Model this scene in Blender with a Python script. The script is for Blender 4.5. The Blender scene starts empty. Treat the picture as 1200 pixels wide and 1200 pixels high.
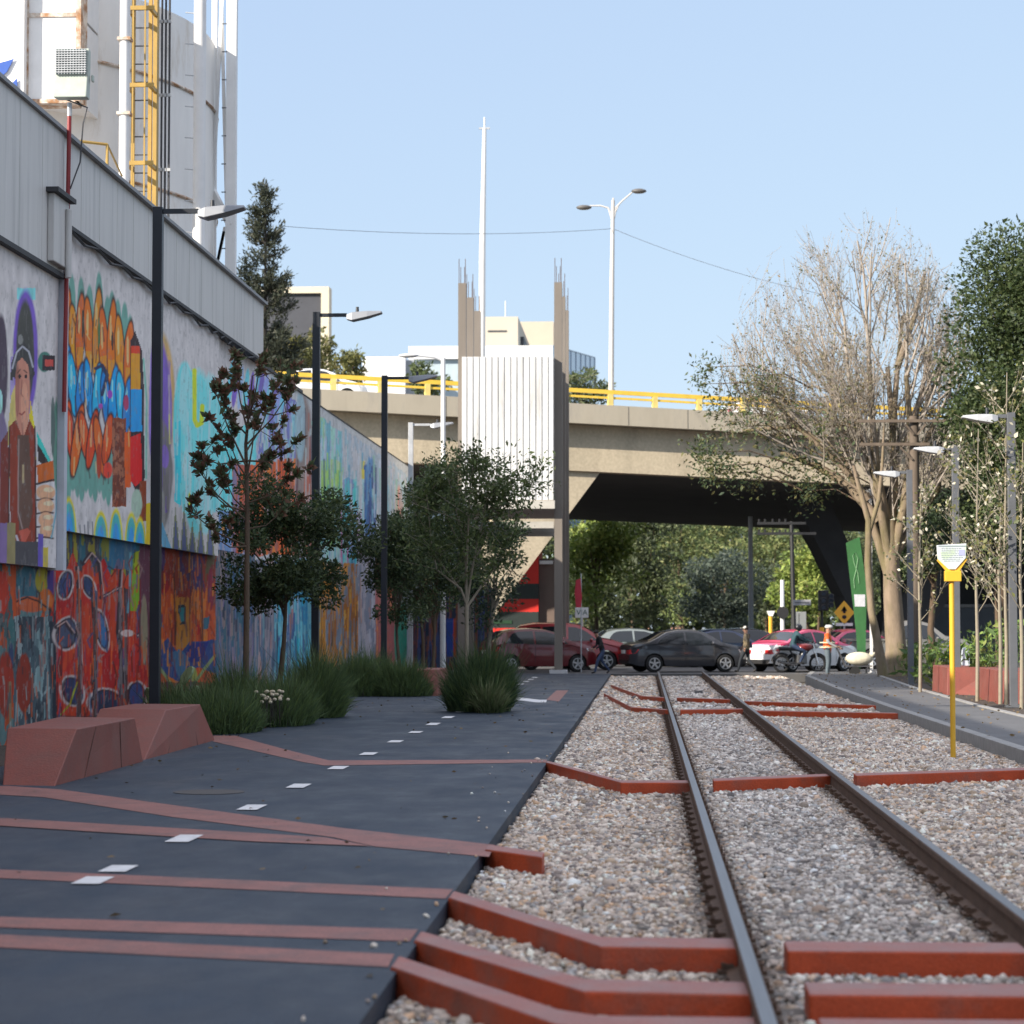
import bpy, bmesh, math, random
import numpy as np
from mathutils import Vector, Matrix, Euler

# ------------------------------------------------------------------ scene, camera
S = bpy.context.scene
COL = S.collection
F = 2800.0                       # focal length in photo pixels (1200 px frame)
H = 1.58                         # eye height above the path
TH = math.atan(135.0 / F)
PSI = math.atan(155.0 * math.cos(TH) / F)
CAM = Vector((0, 0, H))
cam_d = bpy.data.cameras.new('camera'); cam = bpy.data.objects.new('camera', cam_d); COL.objects.link(cam)
cam_d.sensor_width = 36; cam_d.sensor_fit = 'HORIZONTAL'; cam_d.lens = F / 1200 * 36
cam_d.clip_start = .1; cam_d.clip_end = 6000
cam.location = CAM; cam.rotation_euler = (math.pi / 2 + TH, 0, PSI)
cam_d.dof.use_dof = True; cam_d.dof.focus_distance = 33; cam_d.dof.aperture_fstop = 3.2
S.camera = cam
M3 = cam.rotation_euler.to_matrix()
RIGHT, UP, FWD = M3 @ Vector((1, 0, 0)), M3 @ Vector((0, 1, 0)), M3 @ Vector((0, 0, -1))

def ray(u, v): return FWD * F + RIGHT * (u - 600) - UP * (v - 600)
def gp(u, v, z=0.0):             # point of the level z seen at a photo pixel
    r = ray(u, v); return CAM + r * ((z - H) / r.z)
def yp(u, v, y):                 # point at distance y along the track
    r = ray(u, v); return CAM + r * (y / r.y)
def xat(u, y): return yp(u, 735, y).x
def zat(v, y, u=600): return yp(u, v, y).z
def proj(P):                     # (N,3) -> photo pixels
    d = P - np.array(CAM); f = d @ np.array(FWD)
    return 600 + F * (d @ np.array(RIGHT)) / f, 600 - F * (d @ np.array(UP)) / f

def lin1(c):
    c = c / 255.0
    return c / 12.92 if c <= .04045 else ((c + .055) / 1.055) ** 2.4
def L(r, g, b, k=1.0): return tuple(min(.9, lin1(x) * k) for x in (r, g, b))

# ------------------------------------------------------------------ materials
MATS = {}
def mat(name, col, rough=.6, var=.15, vscale=3.0, metal=0.0, bump=0.0, bscale=30.0, coat=0.0, spec=.5, stretch=None, col2=None, c2scale=1.2, c2w=(.45, .65), fine=None, rvar=0):
    if name in MATS: return MATS[name]
    m = bpy.data.materials.new(name); m.use_nodes = True
    nt = m.node_tree; b = nt.nodes['Principled BSDF']
    N, K = nt.nodes.new, nt.links.new
    tc = N('ShaderNodeTexCoord'); vec = tc.outputs['Object']
    if stretch:
        mp = N('ShaderNodeMapping'); mp.inputs['Scale'].default_value = stretch; K(vec, mp.inputs[0]); vec = mp.outputs[0]
    n = N('ShaderNodeTexNoise'); n.inputs['Scale'].default_value = vscale; n.inputs['Detail'].default_value = 6; n.inputs['Roughness'].default_value = .65
    K(vec, n.inputs['Vector'])
    mr = N('ShaderNodeMapRange'); mr.inputs[1].default_value = .25; mr.inputs[2].default_value = .75
    mr.inputs[3].default_value = 1 - var; mr.inputs[4].default_value = 1 + var; K(n.outputs['Fac'], mr.inputs[0])
    vm = N('ShaderNodeVectorMath'); vm.operation = 'SCALE'; K(mr.outputs[0], vm.inputs['Scale'])
    if col2:
        n2 = N('ShaderNodeTexNoise'); n2.inputs['Scale'].default_value = c2scale; n2.inputs['Detail'].default_value = 8; n2.inputs['Roughness'].default_value = .7
        K(vec, n2.inputs['Vector'])
        r2 = N('ShaderNodeMapRange'); r2.inputs[1].default_value = c2w[0]; r2.inputs[2].default_value = c2w[1]; K(n2.outputs['Fac'], r2.inputs[0])
        mx = N('ShaderNodeMix'); mx.data_type = 'RGBA'; K(r2.outputs[0], mx.inputs[0])
        mx.inputs[6].default_value = (*col, 1); mx.inputs[7].default_value = (*col2, 1); K(mx.outputs[2], vm.inputs[0])
    else: vm.inputs[0].default_value = col
    last = vm.outputs[0]
    if fine:                     # fine aggregate / paint grain
        nf = N('ShaderNodeTexNoise'); nf.inputs['Scale'].default_value = fine[0]; nf.inputs['Detail'].default_value = 3; K(tc.outputs['Object'], nf.inputs['Vector'])
        rf = N('ShaderNodeMapRange'); rf.inputs[1].default_value = .3; rf.inputs[2].default_value = .7; rf.inputs[3].default_value = 1 - fine[1]; rf.inputs[4].default_value = 1 + fine[1]; K(nf.outputs['Fac'], rf.inputs[0])
        v2 = N('ShaderNodeVectorMath'); v2.operation = 'SCALE'; K(last, v2.inputs[0]); K(rf.outputs[0], v2.inputs['Scale']); last = v2.outputs[0]
    K(last, b.inputs['Base Color'])
    if rvar:
        rr_ = N('ShaderNodeMapRange'); rr_.inputs[1].default_value = .3; rr_.inputs[2].default_value = .7; rr_.inputs[3].default_value = rough - rvar; rr_.inputs[4].default_value = rough + rvar; K(n.outputs['Fac'], rr_.inputs[0]); K(rr_.outputs[0], b.inputs['Roughness'])
    b.inputs['Roughness'].default_value = rough; b.inputs['Metallic'].default_value = metal
    b.inputs['Coat Weight'].default_value = coat; b.inputs['Coat Roughness'].default_value = .05
    b.inputs['Specular IOR Level'].default_value = spec
    if bump:
        n3 = N('ShaderNodeTexNoise'); n3.inputs['Scale'].default_value = bscale; n3.inputs['Detail'].default_value = 5; K(vec, n3.inputs['Vector'])
        bp = N('ShaderNodeBump'); bp.inputs['Strength'].default_value = bump; bp.inputs['Distance'].default_value = .02
        K(n3.outputs['Fac'], bp.inputs['Height']); K(bp.outputs[0], b.inputs['Normal'])
    MATS[name] = m; return m

def attr_mat(name, rough=.8, transl=0.0, bump=0.0, bscale=20, spec=.3, grime=0.0):
    if name in MATS: return MATS[name]
    m = bpy.data.materials.new(name); m.use_nodes = True
    nt = m.node_tree; b = nt.nodes['Principled BSDF']; N, K = nt.nodes.new, nt.links.new
    a = N('ShaderNodeAttribute'); a.attribute_name = 'Col'; out = a.outputs['Color']
    if grime:
        tc = N('ShaderNodeTexCoord'); mp = N('ShaderNodeMapping'); mp.inputs['Scale'].default_value = (1, 3.0, .35); K(tc.outputs['Object'], mp.inputs[0])
        n = N('ShaderNodeTexNoise'); n.inputs['Scale'].default_value = 1.4; n.inputs['Detail'].default_value = 8; n.inputs['Roughness'].default_value = .7; K(mp.outputs[0], n.inputs['Vector'])
        mr = N('ShaderNodeMapRange'); mr.inputs[1].default_value = .3; mr.inputs[2].default_value = .7; mr.inputs[3].default_value = 1 - grime; mr.inputs[4].default_value = 1.05; K(n.outputs['Fac'], mr.inputs[0])
        vm = N('ShaderNodeVectorMath'); vm.operation = 'SCALE'; K(out, vm.inputs[0]); K(mr.outputs[0], vm.inputs['Scale']); out = vm.outputs[0]
    K(out, b.inputs['Base Color']); b.inputs['Roughness'].default_value = rough; b.inputs['Specular IOR Level'].default_value = spec
    if bump:
        n3 = N('ShaderNodeTexNoise'); n3.inputs['Scale'].default_value = bscale; n3.inputs['Detail'].default_value = 6
        bp = N('ShaderNodeBump'); bp.inputs['Strength'].default_value = bump; bp.inputs['Distance'].default_value = .02
        K(n3.outputs['Fac'], bp.inputs['Height']); K(bp.outputs[0], b.inputs['Normal'])
    if transl:
        t = N('ShaderNodeBsdfTranslucent'); K(out, t.inputs['Color']); mix = N('ShaderNodeMixShader'); mix.inputs[0].default_value = transl
        K(b.outputs[0], mix.inputs[1]); K(t.outputs[0], mix.inputs[2]); K(mix.outputs[0], nt.nodes['Material Output'].inputs['Surface'])
    MATS[name] = m; return m

def glass_mat(name='dark_glass', col=(.012, .016, .02), rough=.06):
    return mat(name, col, rough, var=.1, spec=.6)

# ------------------------------------------------------------------ object helpers
OFF = {}
def tag(o, label=None, cat=None, group=None, kind=None):
    if label: o['label'] = label
    if cat: o['category'] = cat
    if group: o['group'] = group
    if kind: o['kind'] = kind
    return o
def thing(name, label, cat, loc=(0, 0, 0), group=None, rz=0.0):
    o = bpy.data.objects.new(name, None); COL.objects.link(o)
    o.location = loc; o.rotation_euler = (0, 0, rz); o.empty_display_size = .2
    OFF[o] = Vector(loc) if rz == 0 else Vector((0, 0, 0))
    return tag(o, label, cat, group)
def copy_thing(root, loc=None, rz=None, label=None, group=None, scale=None):
    def cp(o, par):
        c = o.copy(); COL.objects.link(c)
        if par is not None: c.parent = par
        for k in o.children: cp(k, c)
        return c
    r = cp(root, None)
    if loc is not None: r.location = loc
    if rz is not None: r.rotation_euler = (0, 0, rz)
    if scale is not None: r.scale = scale if hasattr(scale, '__len__') else (scale,) * 3
    if label: r['label'] = label
    if group: r['group'] = group
    return r

class MB:
    """collects shapes in ONE mesh; build() links it as an object"""
    def __init__(s): s.v = []; s.f = []; s.m = []
    def add(s, vs, fs, mi=0):
        o = len(s.v); s.v += [tuple(p) for p in vs]; s.f += [[i + o for i in f] for f in fs]; s.m += [mi] * len(fs); return s
    def bx(s, x0, x1, y0, y1, z0, z1, mi=0):
        return s.add([(x0, y0, z0), (x1, y0, z0), (x1, y1, z0), (x0, y1, z0), (x0, y0, z1), (x1, y0, z1), (x1, y1, z1), (x0, y1, z1)],
                     [(3, 2, 1, 0), (4, 5, 6, 7), (0, 1, 5, 4), (1, 2, 6, 5), (2, 3, 7, 6), (3, 0, 4, 7)], mi)
    def hexa(s, P, mi=0):        # 8 corners: bottom ring then top ring (counter-clockwise)
        return s.add(P, [(3, 2, 1, 0), (4, 5, 6, 7), (0, 1, 5, 4), (1, 2, 6, 5), (2, 3, 7, 6), (3, 0, 4, 7)], mi)
    def bar(s, a, b, w, h, mi=0, up=(0, 0, 1)):   # box beam from a to b
        a, b = Vector(a), Vector(b); d = (b - a).normalized(); u = Vector(up)
        if abs(d.dot(u)) > .95: u = Vector((0, 1, 0))
        r = d.cross(u).normalized() * (w / 2); t = r.cross(d).normalized() * (h / 2)
        return s.hexa([a - r - t, a + r - t, b + r - t, b - r - t, a - r + t, a + r + t, b + r + t, b - r + t], mi)
    def tube(s, pts, rad, n=8, mi=0, cap=True):
        pts = [Vector(p) for p in pts]
        if not hasattr(rad, '__len__'): rad = [rad] * len(pts)
        o = len(s.v); ref = None
        for i, p in enumerate(pts):
            d = (pts[min(i + 1, len(pts) - 1)] - pts[max(i - 1, 0)]).normalized()
            if ref is None:
                ref = Vector((1, 0, 0)) if abs(d.x) < .8 else Vector((0, 1, 0))
            x = (ref - d * ref.dot(d)).normalized(); y = d.cross(x); ref = x
            for k in range(n):
                a = 2 * math.pi * k / n; s.v.append(tuple(p + (x * math.cos(a) + y * math.sin(a)) * rad[i]))
        for i in range(len(pts) - 1):
            for k in range(n):
                a, b = o + i * n + k, o + i * n + (k + 1) % n; s.f.append([a, b, b + n, a + n]); s.m.append(mi)
        if cap:
            s.f.append([o + k for k in range(n)][::-1]); s.m.append(mi)
            e = o + (len(pts) - 1) * n; s.f.append([e + k for k in range(n)]); s.m.append(mi)
        return s
    def prism(s, poly, ext, mi=0):   # closed polygon of 3-D points swept by a vector
        n = len(poly); e = Vector(ext); A = [Vector(p) for p in poly]
        return s.add(A + [p + e for p in A], [list(range(n))[::-1], [i + n for i in range(n)]] + [[i, (i + 1) % n, (i + 1) % n + n, i + n] for i in range(n)], mi)
    def disc_stack(s, axis_pts, rads, n=16, mi=0): return s.tube(axis_pts, rads, n, mi)
    def ball(s, c, r, n=10, m=6, mi=0):
        rx, ry, rz = r if hasattr(r, '__len__') else (r, r, r); o = len(s.v)
        for i in range(m + 1):
            t = math.pi * i / m
            for k in range(n):
                a = 2 * math.pi * k / n; s.v.append((c[0] + rx * math.sin(t) * math.cos(a), c[1] + ry * math.sin(t) * math.sin(a), c[2] + rz * math.cos(t)))
        for i in range(m):
            for k in range(n):
                a, b = o + i * n + k, o + i * n + (k + 1) % n; s.f.append([a, a + n, b + n, b]); s.m.append(mi)
        return s
    def build(s, name, mats, parent=None, smooth=False, bevel=0.0, local=False, fix=False):
        me = bpy.data.meshes.new(name)
        off = Vector((0, 0, 0))
        if parent is not None and not local: off = OFF.get(parent, off)
        me.from_pydata([(x - off.x, y - off.y, z - off.z) for x, y, z in s.v], [], s.f)
        mats = mats if isinstance(mats, (list, tuple)) else [mats]
        for m in mats: me.materials.append(m)
        if len(mats) > 1: me.polygons.foreach_set('material_index', s.m)
        if smooth: me.polygons.foreach_set('use_smooth', [True] * len(s.f))
        bm = bmesh.new(); bm.from_mesh(me); bmesh.ops.recalc_face_normals(bm, faces=bm.faces); bm.to_mesh(me); bm.free()
        o = bpy.data.objects.new(name, me); COL.objects.link(o)
        if parent is not None: o.parent = parent
        OFF[o] = off
        if smooth == 'auto':
            for p in me.polygons: p.use_smooth = True
            me.set_sharp_from_angle(angle=math.radians(40))
        if bevel:
            md = o.modifiers.new('bevel', 'BEVEL'); md.width = bevel; md.segments = 2; md.limit_method = 'ANGLE'; md.angle_limit = math.radians(35)
        return o

def np_mesh(name, V, Fa, material, cols=None, parent=None, smooth=False):
    """big mesh from arrays (faces all of one size), colours per vertex"""
    V = np.asarray(V, dtype=np.float32); Fa = np.asarray(Fa, dtype=np.int32); k = Fa.shape[1]
    if parent is not None: V = V - np.array(OFF.get(parent, Vector((0, 0, 0))), dtype=np.float32)
    me = bpy.data.meshes.new(name)
    me.vertices.add(len(V)); me.vertices.foreach_set('co', V.ravel())
    me.loops.add(Fa.size); me.loops.foreach_set('vertex_index', Fa.ravel())
    me.polygons.add(len(Fa)); me.polygons.foreach_set('loop_start', np.arange(0, Fa.size, k, dtype=np.int32))
    try: me.polygons.foreach_set('loop_total', np.full(len(Fa), k, dtype=np.int32))
    except Exception: pass
    if smooth: me.polygons.foreach_set('use_smooth', np.ones(len(Fa), dtype=bool))
    me.update(calc_edges=True)
    if cols is not None:
        a = me.color_attributes.new('Col', 'FLOAT_COLOR', 'POINT')
        c = np.ones((len(V), 4), dtype=np.float32); c[:, :3] = cols; a.data.foreach_set('color', c.ravel())
    me.materials.append(material)
    o = bpy.data.objects.new(name, me); COL.objects.link(o)
    if parent is not None: o.parent = parent; OFF[o] = OFF.get(parent, Vector((0, 0, 0)))
    return o

def text_obj(name, body, size, loc, rot, material, parent=None, extrude=.002):
    cu = bpy.data.curves.new(name, 'FONT'); cu.body = body; cu.size = size; cu.align_x = 'CENTER'; cu.align_y = 'CENTER'; cu.extrude = extrude
    cu.materials.append(material)
    tmp = bpy.data.objects.new('tmp', cu); COL.objects.link(tmp); bpy.context.view_layer.update()
    me = bpy.data.meshes.new_from_object(tmp.evaluated_get(bpy.context.evaluated_depsgraph_get())); bpy.data.objects.remove(tmp)
    o = bpy.data.objects.new(name, me); COL.objects.link(o)
    o.rotation_euler = rot; loc = Vector(loc)
    if parent is not None: loc = loc - OFF.get(parent, Vector((0, 0, 0))); o.parent = parent
    o.location = loc; return o

# ------------------------------------------------------------------ value noise (numpy)
def vnoise(x, y, seed=0):
    rs = np.random.RandomState(seed); T = rs.rand(256, 256)
    xi, yi = np.floor(x).astype(int), np.floor(y).astype(int); fx, fy = x - xi, y - yi
    fx = fx * fx * (3 - 2 * fx); fy = fy * fy * (3 - 2 * fy)
    g = lambda a, b: T[a % 256, b % 256]
    return (g(xi, yi) * (1 - fx) + g(xi + 1, yi) * fx) * (1 - fy) + (g(xi, yi + 1) * (1 - fx) + g(xi + 1, yi + 1) * fx) * fy
def fbm(x, y, seed=0): return (vnoise(x, y, seed) + .5 * vnoise(x * 2.1, y * 2.1, seed + 1) + .25 * vnoise(x * 4.3, y * 4.3, seed + 2)) / 1.75

# ------------------------------------------------------------------ vegetation helpers
LEAF = attr_mat('leaf', rough=.55, transl=.25, spec=.35)
NEEDLE = attr_mat('needle', rough=.7, transl=.1)
def leaves(name, P, size, cols, parent, rng, aspect=.45, D=None, spread=.9, stuff=None, jitter=.35, material=None):
    """small folded rhombic leaves at points P, pointing roughly along D"""
    P = np.asarray(P, float); n = len(P)
    R = rng.randn(n, 3)
    D = R if D is None else np.asarray(D, float) + R * spread
    D /= np.linalg.norm(D, axis=1, keepdims=True) + 1e-9
    Q = np.cross(D, rng.randn(n, 3)); Q /= np.linalg.norm(Q, axis=1, keepdims=True) + 1e-9
    Nn = np.cross(D, Q)
    l = (size * (1 + jitter * rng.randn(n)).clip(.4, 1.8))[:, None]; w = l * aspect
    a = P; b = P + D * l * .5 + Q * w * .5 + Nn * w * .12; c = P + D * l; d = P + D * l * .5 - Q * w * .5 + Nn * w * .12
    V = np.stack([a, b, c, d], 1).reshape(-1, 3)
    i = np.arange(n)[:, None] * 4
    Fa = np.concatenate([i + np.array([[0, 1, 2]]), i + np.array([[0, 2, 3]])], 0)
    cols = np.asarray(cols); cc = cols[rng.randint(0, len(cols), n)] * (.75 + .5 * rng.rand(n))[:, None]
    return np_mesh(name, V, Fa, material or LEAF, np.repeat(cc, 4, 0), parent)

def clump_points(rng, c, r, n, clumps=30, cr=.3, shell=.55, gap=.0):
    """leaf points gathered in clumps spread through an ellipsoid"""
    c, r = np.array(c, float), np.array(r, float)
    d = rng.randn(clumps, 3); d /= np.linalg.norm(d, axis=1, keepdims=True)
    k = (shell + (1 - shell) * rng.rand(clumps)) ** 1.0
    cc = c + d * r * k[:, None]
    sz = cr * r.mean() * (.6 + .8 * rng.rand(clumps))
    w = sz ** 2; idx = rng.choice(clumps, n, p=w / w.sum())
    e = rng.randn(n, 3); e /= np.linalg.norm(e, axis=1, keepdims=True)
    P = cc[idx] + e * (sz[idx] * (rng.rand(n) ** .4))[:, None] * np.array([1.1, 1.1, .75])
    D = (P - cc[idx]); D /= np.linalg.norm(D, axis=1, keepdims=True) + 1e-9
    D[:, 2] += .15
    return P, D, cc

def tubes(name, lines, material, parent, sides=5, smooth=True):
    V, Fq = [], []
    o = 0
    for pts, rad in lines:
        n = len(pts); ref = None
        for i, p in enumerate(pts):
            d = (pts[min(i + 1, n - 1)] - pts[max(i - 1, 0)]); d = d / (np.linalg.norm(d) + 1e-9)
            if ref is None: ref = np.array([1., 0, 0]) if abs(d[0]) < .8 else np.array([0, 1., 0])
            x = ref - d * ref.dot(d); x /= np.linalg.norm(x) + 1e-9; y = np.cross(d, x); ref = x
            for k in range(sides):
                a = 2 * math.pi * k / sides; V.append(p + (x * math.cos(a) + y * math.sin(a)) * rad[i])
        for i in range(n - 1):
            for k in range(sides):
                a, b = o + i * sides + k, o + i * sides + (k + 1) % sides; Fq.append((a, b, b + sides, a + sides))
        o += n * sides
    return np_mesh(name, np.array(V), np.array(Fq), material, None, parent, smooth)

def grow(rng, p, d, length, r, level, maxlevel, lines, tips, kids=(3, 5), up=.1, wob=.18, shrink=.62, spread=.6, steps=4, start=.35, rshrink=.5, tipr=.004):
    d = d / np.linalg.norm(d); pts = [p.copy()]; rads = [r]; dirs = [d]
    re = max(tipr, r * (.45 if level < maxlevel else .3))
    for i in range(steps):
        d = d + rng.randn(3) * wob * .5; d[2] += up; d /= np.linalg.norm(d)
        p = p + d * length / steps; pts.append(p.copy()); rads.append(r + (re - r) * (i + 1) / steps); dirs.append(d)
    lines.append((pts, rads))
    tips.append((p, d, level))
    if level >= maxlevel: return
    nk = rng.randint(kids[0], kids[1] + 1)
    for k in range(nk):
        t = start + (1 - start) * (k + rng.rand() * .8) / nk; t = min(t, .99); i = int(t * steps); f = t * steps - i
        q = pts[i] + (pts[i + 1] - pts[i]) * f; dd = dirs[i]
        s = np.cross(dd, rng.randn(3)); s /= np.linalg.norm(s)
        nd = dd * (1 - spread * .5) + s * spread
        grow(rng, q, nd, length * shrink * (.7 + .6 * rng.rand()) * (1.15 - .45 * t), max(tipr, (r + (re - r) * t) * rshrink * 1.1), level + 1, maxlevel, lines, tips, kids, up, wob, shrink, spread, steps, start, rshrink, tipr)

BARK = mat('bark', L(120, 100, 80, .55), .9, .35, 6, bump=.6, bscale=25, stretch=(1, 1, .3))
BARK_PALE = mat('bark_pale', L(150, 132, 112, .75), .9, .3, 5, bump=.5, bscale=25, stretch=(1, 1, .3), col2=L(135, 125, 85, .6), c2scale=1.5)
BARK_DARK = mat('bark_dark', (.03, .025, .02), .9, .3, 6, bump=.5)
BARK_GREY = mat('bark_grey', (.2, .17, .13), .9, .3, 8, bump=.3)

def leafy_tree(name, label, cat, base, h, rad, cols, seed, nleaf=5000, size=.2, trunk_h=None, clumps=34, group=None, bark=None, cr=.3, rz=None, tr=.12, shell=.5, lean=(0, 0), limbs=9, aspect=.5):
    rng = np.random.RandomState(seed); b = np.array(base, float)
    t = thing(name, label, cat, base, group)
    rz = rz or (h * .36); c = b + np.array([lean[0], lean[1], h - rz * .95])
    th = trunk_h or (h - 1.7 * rz)
    P, D, cc = clump_points(rng, c, (rad, rad, rz), nleaf, clumps, cr, shell)
    P[:, 2] = np.maximum(P[:, 2], b[2] + .4)
    lines = []
    top = b + np.array([lean[0] * .6, lean[1] * .6, max(th, .6)]); mid = (b + top) / 2 + rng.randn(3) * .06 * np.array([1, 1, 0])
    lines.append(([b - np.array([0, 0, .15]), mid, top, c], [tr * 1.25, tr, tr * .8, tr * .3]))
    for k in range(min(limbs, len(cc))):
        q = cc[k]; s = top + (c - top) * rng.rand() * .6; m = (s + q) / 2 + np.array([0, 0, .12 * rad])
        lines.append(([s, m, q], [tr * .5, tr * .3, .012]))
    tubes('trunk', lines, bark or BARK, t, 7)
    leaves('crown', P, size, cols, t, rng, D=D, aspect=aspect)
    return t

def blade_clump(name, label, cat, base, rx, ry, h, n, cols, seed, group=None, width=.02, flare=.5, extra=None, dome=.5, material=None):
    """shrub of many thin upright sprigs"""
    rng = np.random.RandomState(seed); t = thing(name, label, cat, base, group); b = np.array(base, float)
    a = rng.rand(n) * 2 * math.pi; q = np.sqrt(rng.rand(n)); x, y = q * np.cos(a) * rx, q * np.sin(a) * ry
    hh = h * (1 - dome * q ** 2) * (.55 + .55 * rng.rand(n)) * (.75 + .5 * vnoise(x / .35 + 50, y / .35 + 50, seed))
    lift = rng.rand(n) * .55
    P0 = b + np.stack([x * .9, y * .9, lift * hh], 1); hh = hh * (1 - lift * .75)
    dx = np.stack([x / rx, y / ry, np.zeros(n)], 1) * flare * hh[:, None] + rng.randn(n, 3) * .34 * hh[:, None]
    P1 = P0 + np.array([0, 0, .55]) * hh[:, None] + dx * .4; P2 = P0 + np.array([0, 0, 1.]) * hh[:, None] + dx
    w = np.cross(P2 - P0, rng.randn(n, 3)); w = w / np.linalg.norm(w, axis=1, keepdims=True) * width * .5
    V = np.stack([P0 - w, P0 + w, P1 + w, P2, P1 - w], 1).reshape(-1, 3); i = np.arange(n)[:, None] * 5
    Fa = np.concatenate([i + np.array([[0, 1, 2]]), i + np.array([[0, 2, 4]]), i + np.array([[4, 2, 3]])], 0)
    cols = np.asarray(cols); cc = cols[rng.randint(0, len(cols), n)] * (.7 + .6 * rng.rand(n))[:, None]
    np_mesh('foliage', V, Fa, material or LEAF, np.repeat(cc, 5, 0), t)
    lines = []
    for k in range(6):
        j = rng.randint(n); lines.append(([P0[j], P1[j] * .5 + P0[j] * .5, P1[j]], [.012, .01, .006]))
    tubes('stem', lines, BARK_DARK, t, 4)
    return t
# ================================================================== GROUND
ASPH = mat('path_asphalt', (.0175, .029, .046), .58, .3, 1.6, bump=.5, bscale=140, col2=(.034, .049, .069), c2scale=.7, c2w=(.42, .72), stretch=(1, .45, 1), fine=(85, .6), rvar=.16, spec=.28)
ROADM = mat('road_asphalt', (.085, .083, .082), .85, .2, .8, bump=.2, bscale=90)
WALKM = mat('sidewalk_asphalt', (.10, .10, .102), .8, .18, 1.2, bump=.2, bscale=120)
CONC = mat('kerb_concrete', (.25, .245, .235), .85, .22, 5, bump=.3, bscale=40)
SOIL = mat('soil', (.05, .037, .027), .95, .4, 5, bump=.8, bscale=25)
EARTH = mat('earth', (.10, .085, .06), .95, .3, .4)
REDTOP = mat('red_paint', (.44, .068, .022), .55, .2, 4, bump=.25, bscale=60, col2=(.27, .085, .055), c2scale=1.8, c2w=(.48, .66), fine=(70, .12), rvar=.12, spec=.3)
REDSKY = mat('sky_greyed_red_top', (.27, .10, .08), .6, .2, 4, bump=.25, bscale=60, col2=(.24, .15, .135), c2scale=2.5, c2w=(.45, .7), fine=(70, .18), rvar=.1)  # tops greyed by sky reflection painted into the colour, plus worn patches
BANDM = mat('worn_red_paint', (.22, .085, .068), .65, .25, 3, col2=(.10, .065, .06), c2scale=2.5, c2w=(.5, .75), fine=(80, .4))
WHITEP = mat('white_road_paint', (.62, .62, .62), .7, .2, 9, col2=(.4, .4, .41), c2scale=5, c2w=(.55, .75))

def slab(name, x0, x1, y0, y1, z0, z1, m, kind='structure'):
    o = MB().bx(x0, x1, y0, y1, z0, z1).build(name, m); tag(o, kind=kind); return o
MB().add([(-3000, -300, -.3), (3000, -300, -.3), (3000, 3000, -.3), (-3000, 3000, -.3)], [(0, 1, 2, 3)]).build('ground', EARTH)
bpy.data.objects['ground']['kind'] = 'structure'
PATHX = -1.14
path = slab('path', -7.3, PATHX, 3, 81.5, -.28, 0, ASPH)
slab('road', -90, 90, 81.5, 128, -.28, -.004, ROADM)
slab('far_pavement', -90, 90, 128, 600, -.28, -.02, mat('far_ground', (.11, .1, .085), .9, .2, .3))
# dark planting soil along the wall and along the right-hand pavement
def rough_sheet(name, x0, x1, y0, y1, z, amp, m, nx, ny, kind='structure'):
    xs = np.linspace(x0, x1, nx); ys = np.linspace(y0, y1, ny); X, Y = np.meshgrid(xs, ys)
    Z = z + amp * (fbm(X * 1.7 + 90, Y * 1.7 + 40, 5) - .5) * 2
    V = np.stack([X, Y, Z], 2).reshape(-1, 3); i = (np.arange(ny - 1)[:, None] * nx + np.arange(nx - 1)).ravel()
    o = np_mesh(name, V, np.stack([i, i + 1, i + nx + 1, i + nx], 1), m, None, None, True); tag(o, kind=kind); return o
rough_sheet('planting_soil', -8.6, -7.25, 3, 81, .0, .03, SOIL, 12, 160)
rough_sheet('roadside_soil', 6.42, 40, 3, 81, .06, .05, SOIL, 60, 120)

def flat(name, px, z, m, parent):
    P = [gp(u, v, z) for u, v in px]; mb = MB(); mb.add(P, [tuple(range(len(P)))]); return mb.build(name, m, parent)
BANDS = [
    [(-40, 1093), (462, 1118), (455, 1133), (-40, 1108)],
    [(-40, 1073), (490, 1089), (480, 1103), (-40, 1085)],
    [(-40, 1017), (531, 1042), (522, 1053), (-40, 1027)],
    [(-40, 921), (10, 921), (70, 925), (200, 943), (400, 970), (580, 990), (573, 1004), (440, 992), (390, 981), (200, 957), (50, 934), (-40, 929)],
    [(-40, 956), (200, 970), (380, 981), (436, 991.5), (300, 986), (150, 977), (-40, 965)],
    [(250, 862), (275, 862), (330, 877), (385, 891), (641, 890), (640, 893.5), (380, 897), (355, 893), (290, 878), (250, 869)],
    [(640, 820), (652, 809), (666, 809), (655, 822)],
]
for i, b in enumerate(BANDS): flat('painted_band', b, .004 if i != 4 else .0065, BANDM, path)
dash_v = [1034, 1020, 984, 947, 921.5, 900, 883.5, 869, 858, 848.5, 840.5, 833.5, 822, 817, 812.5, 808.5, 805, 801.5, 798.5, 796, 793.8]
for v in dash_v:
    g = gp(300, v, 0); x = -3.43 + (.0 if g.y < 40 else .0)
    ln = .21 if v > 1015 else (.3 if v > 850 else .45)
    mb = MB(); mb.add([(x - .09, g.y - ln, .009), (x + .09, g.y - ln, .009), (x + .09, g.y + ln, .009), (x - .09, g.y + ln, .009)], [(0, 1, 2, 3)]); mb.build('lane_dash', WHITEP, path)
flat('white_stripe', [(598, 816), (632, 820), (641, 820), (640, 823), (628, 823), (598, 819)], .004, WHITEP, path)

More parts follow.
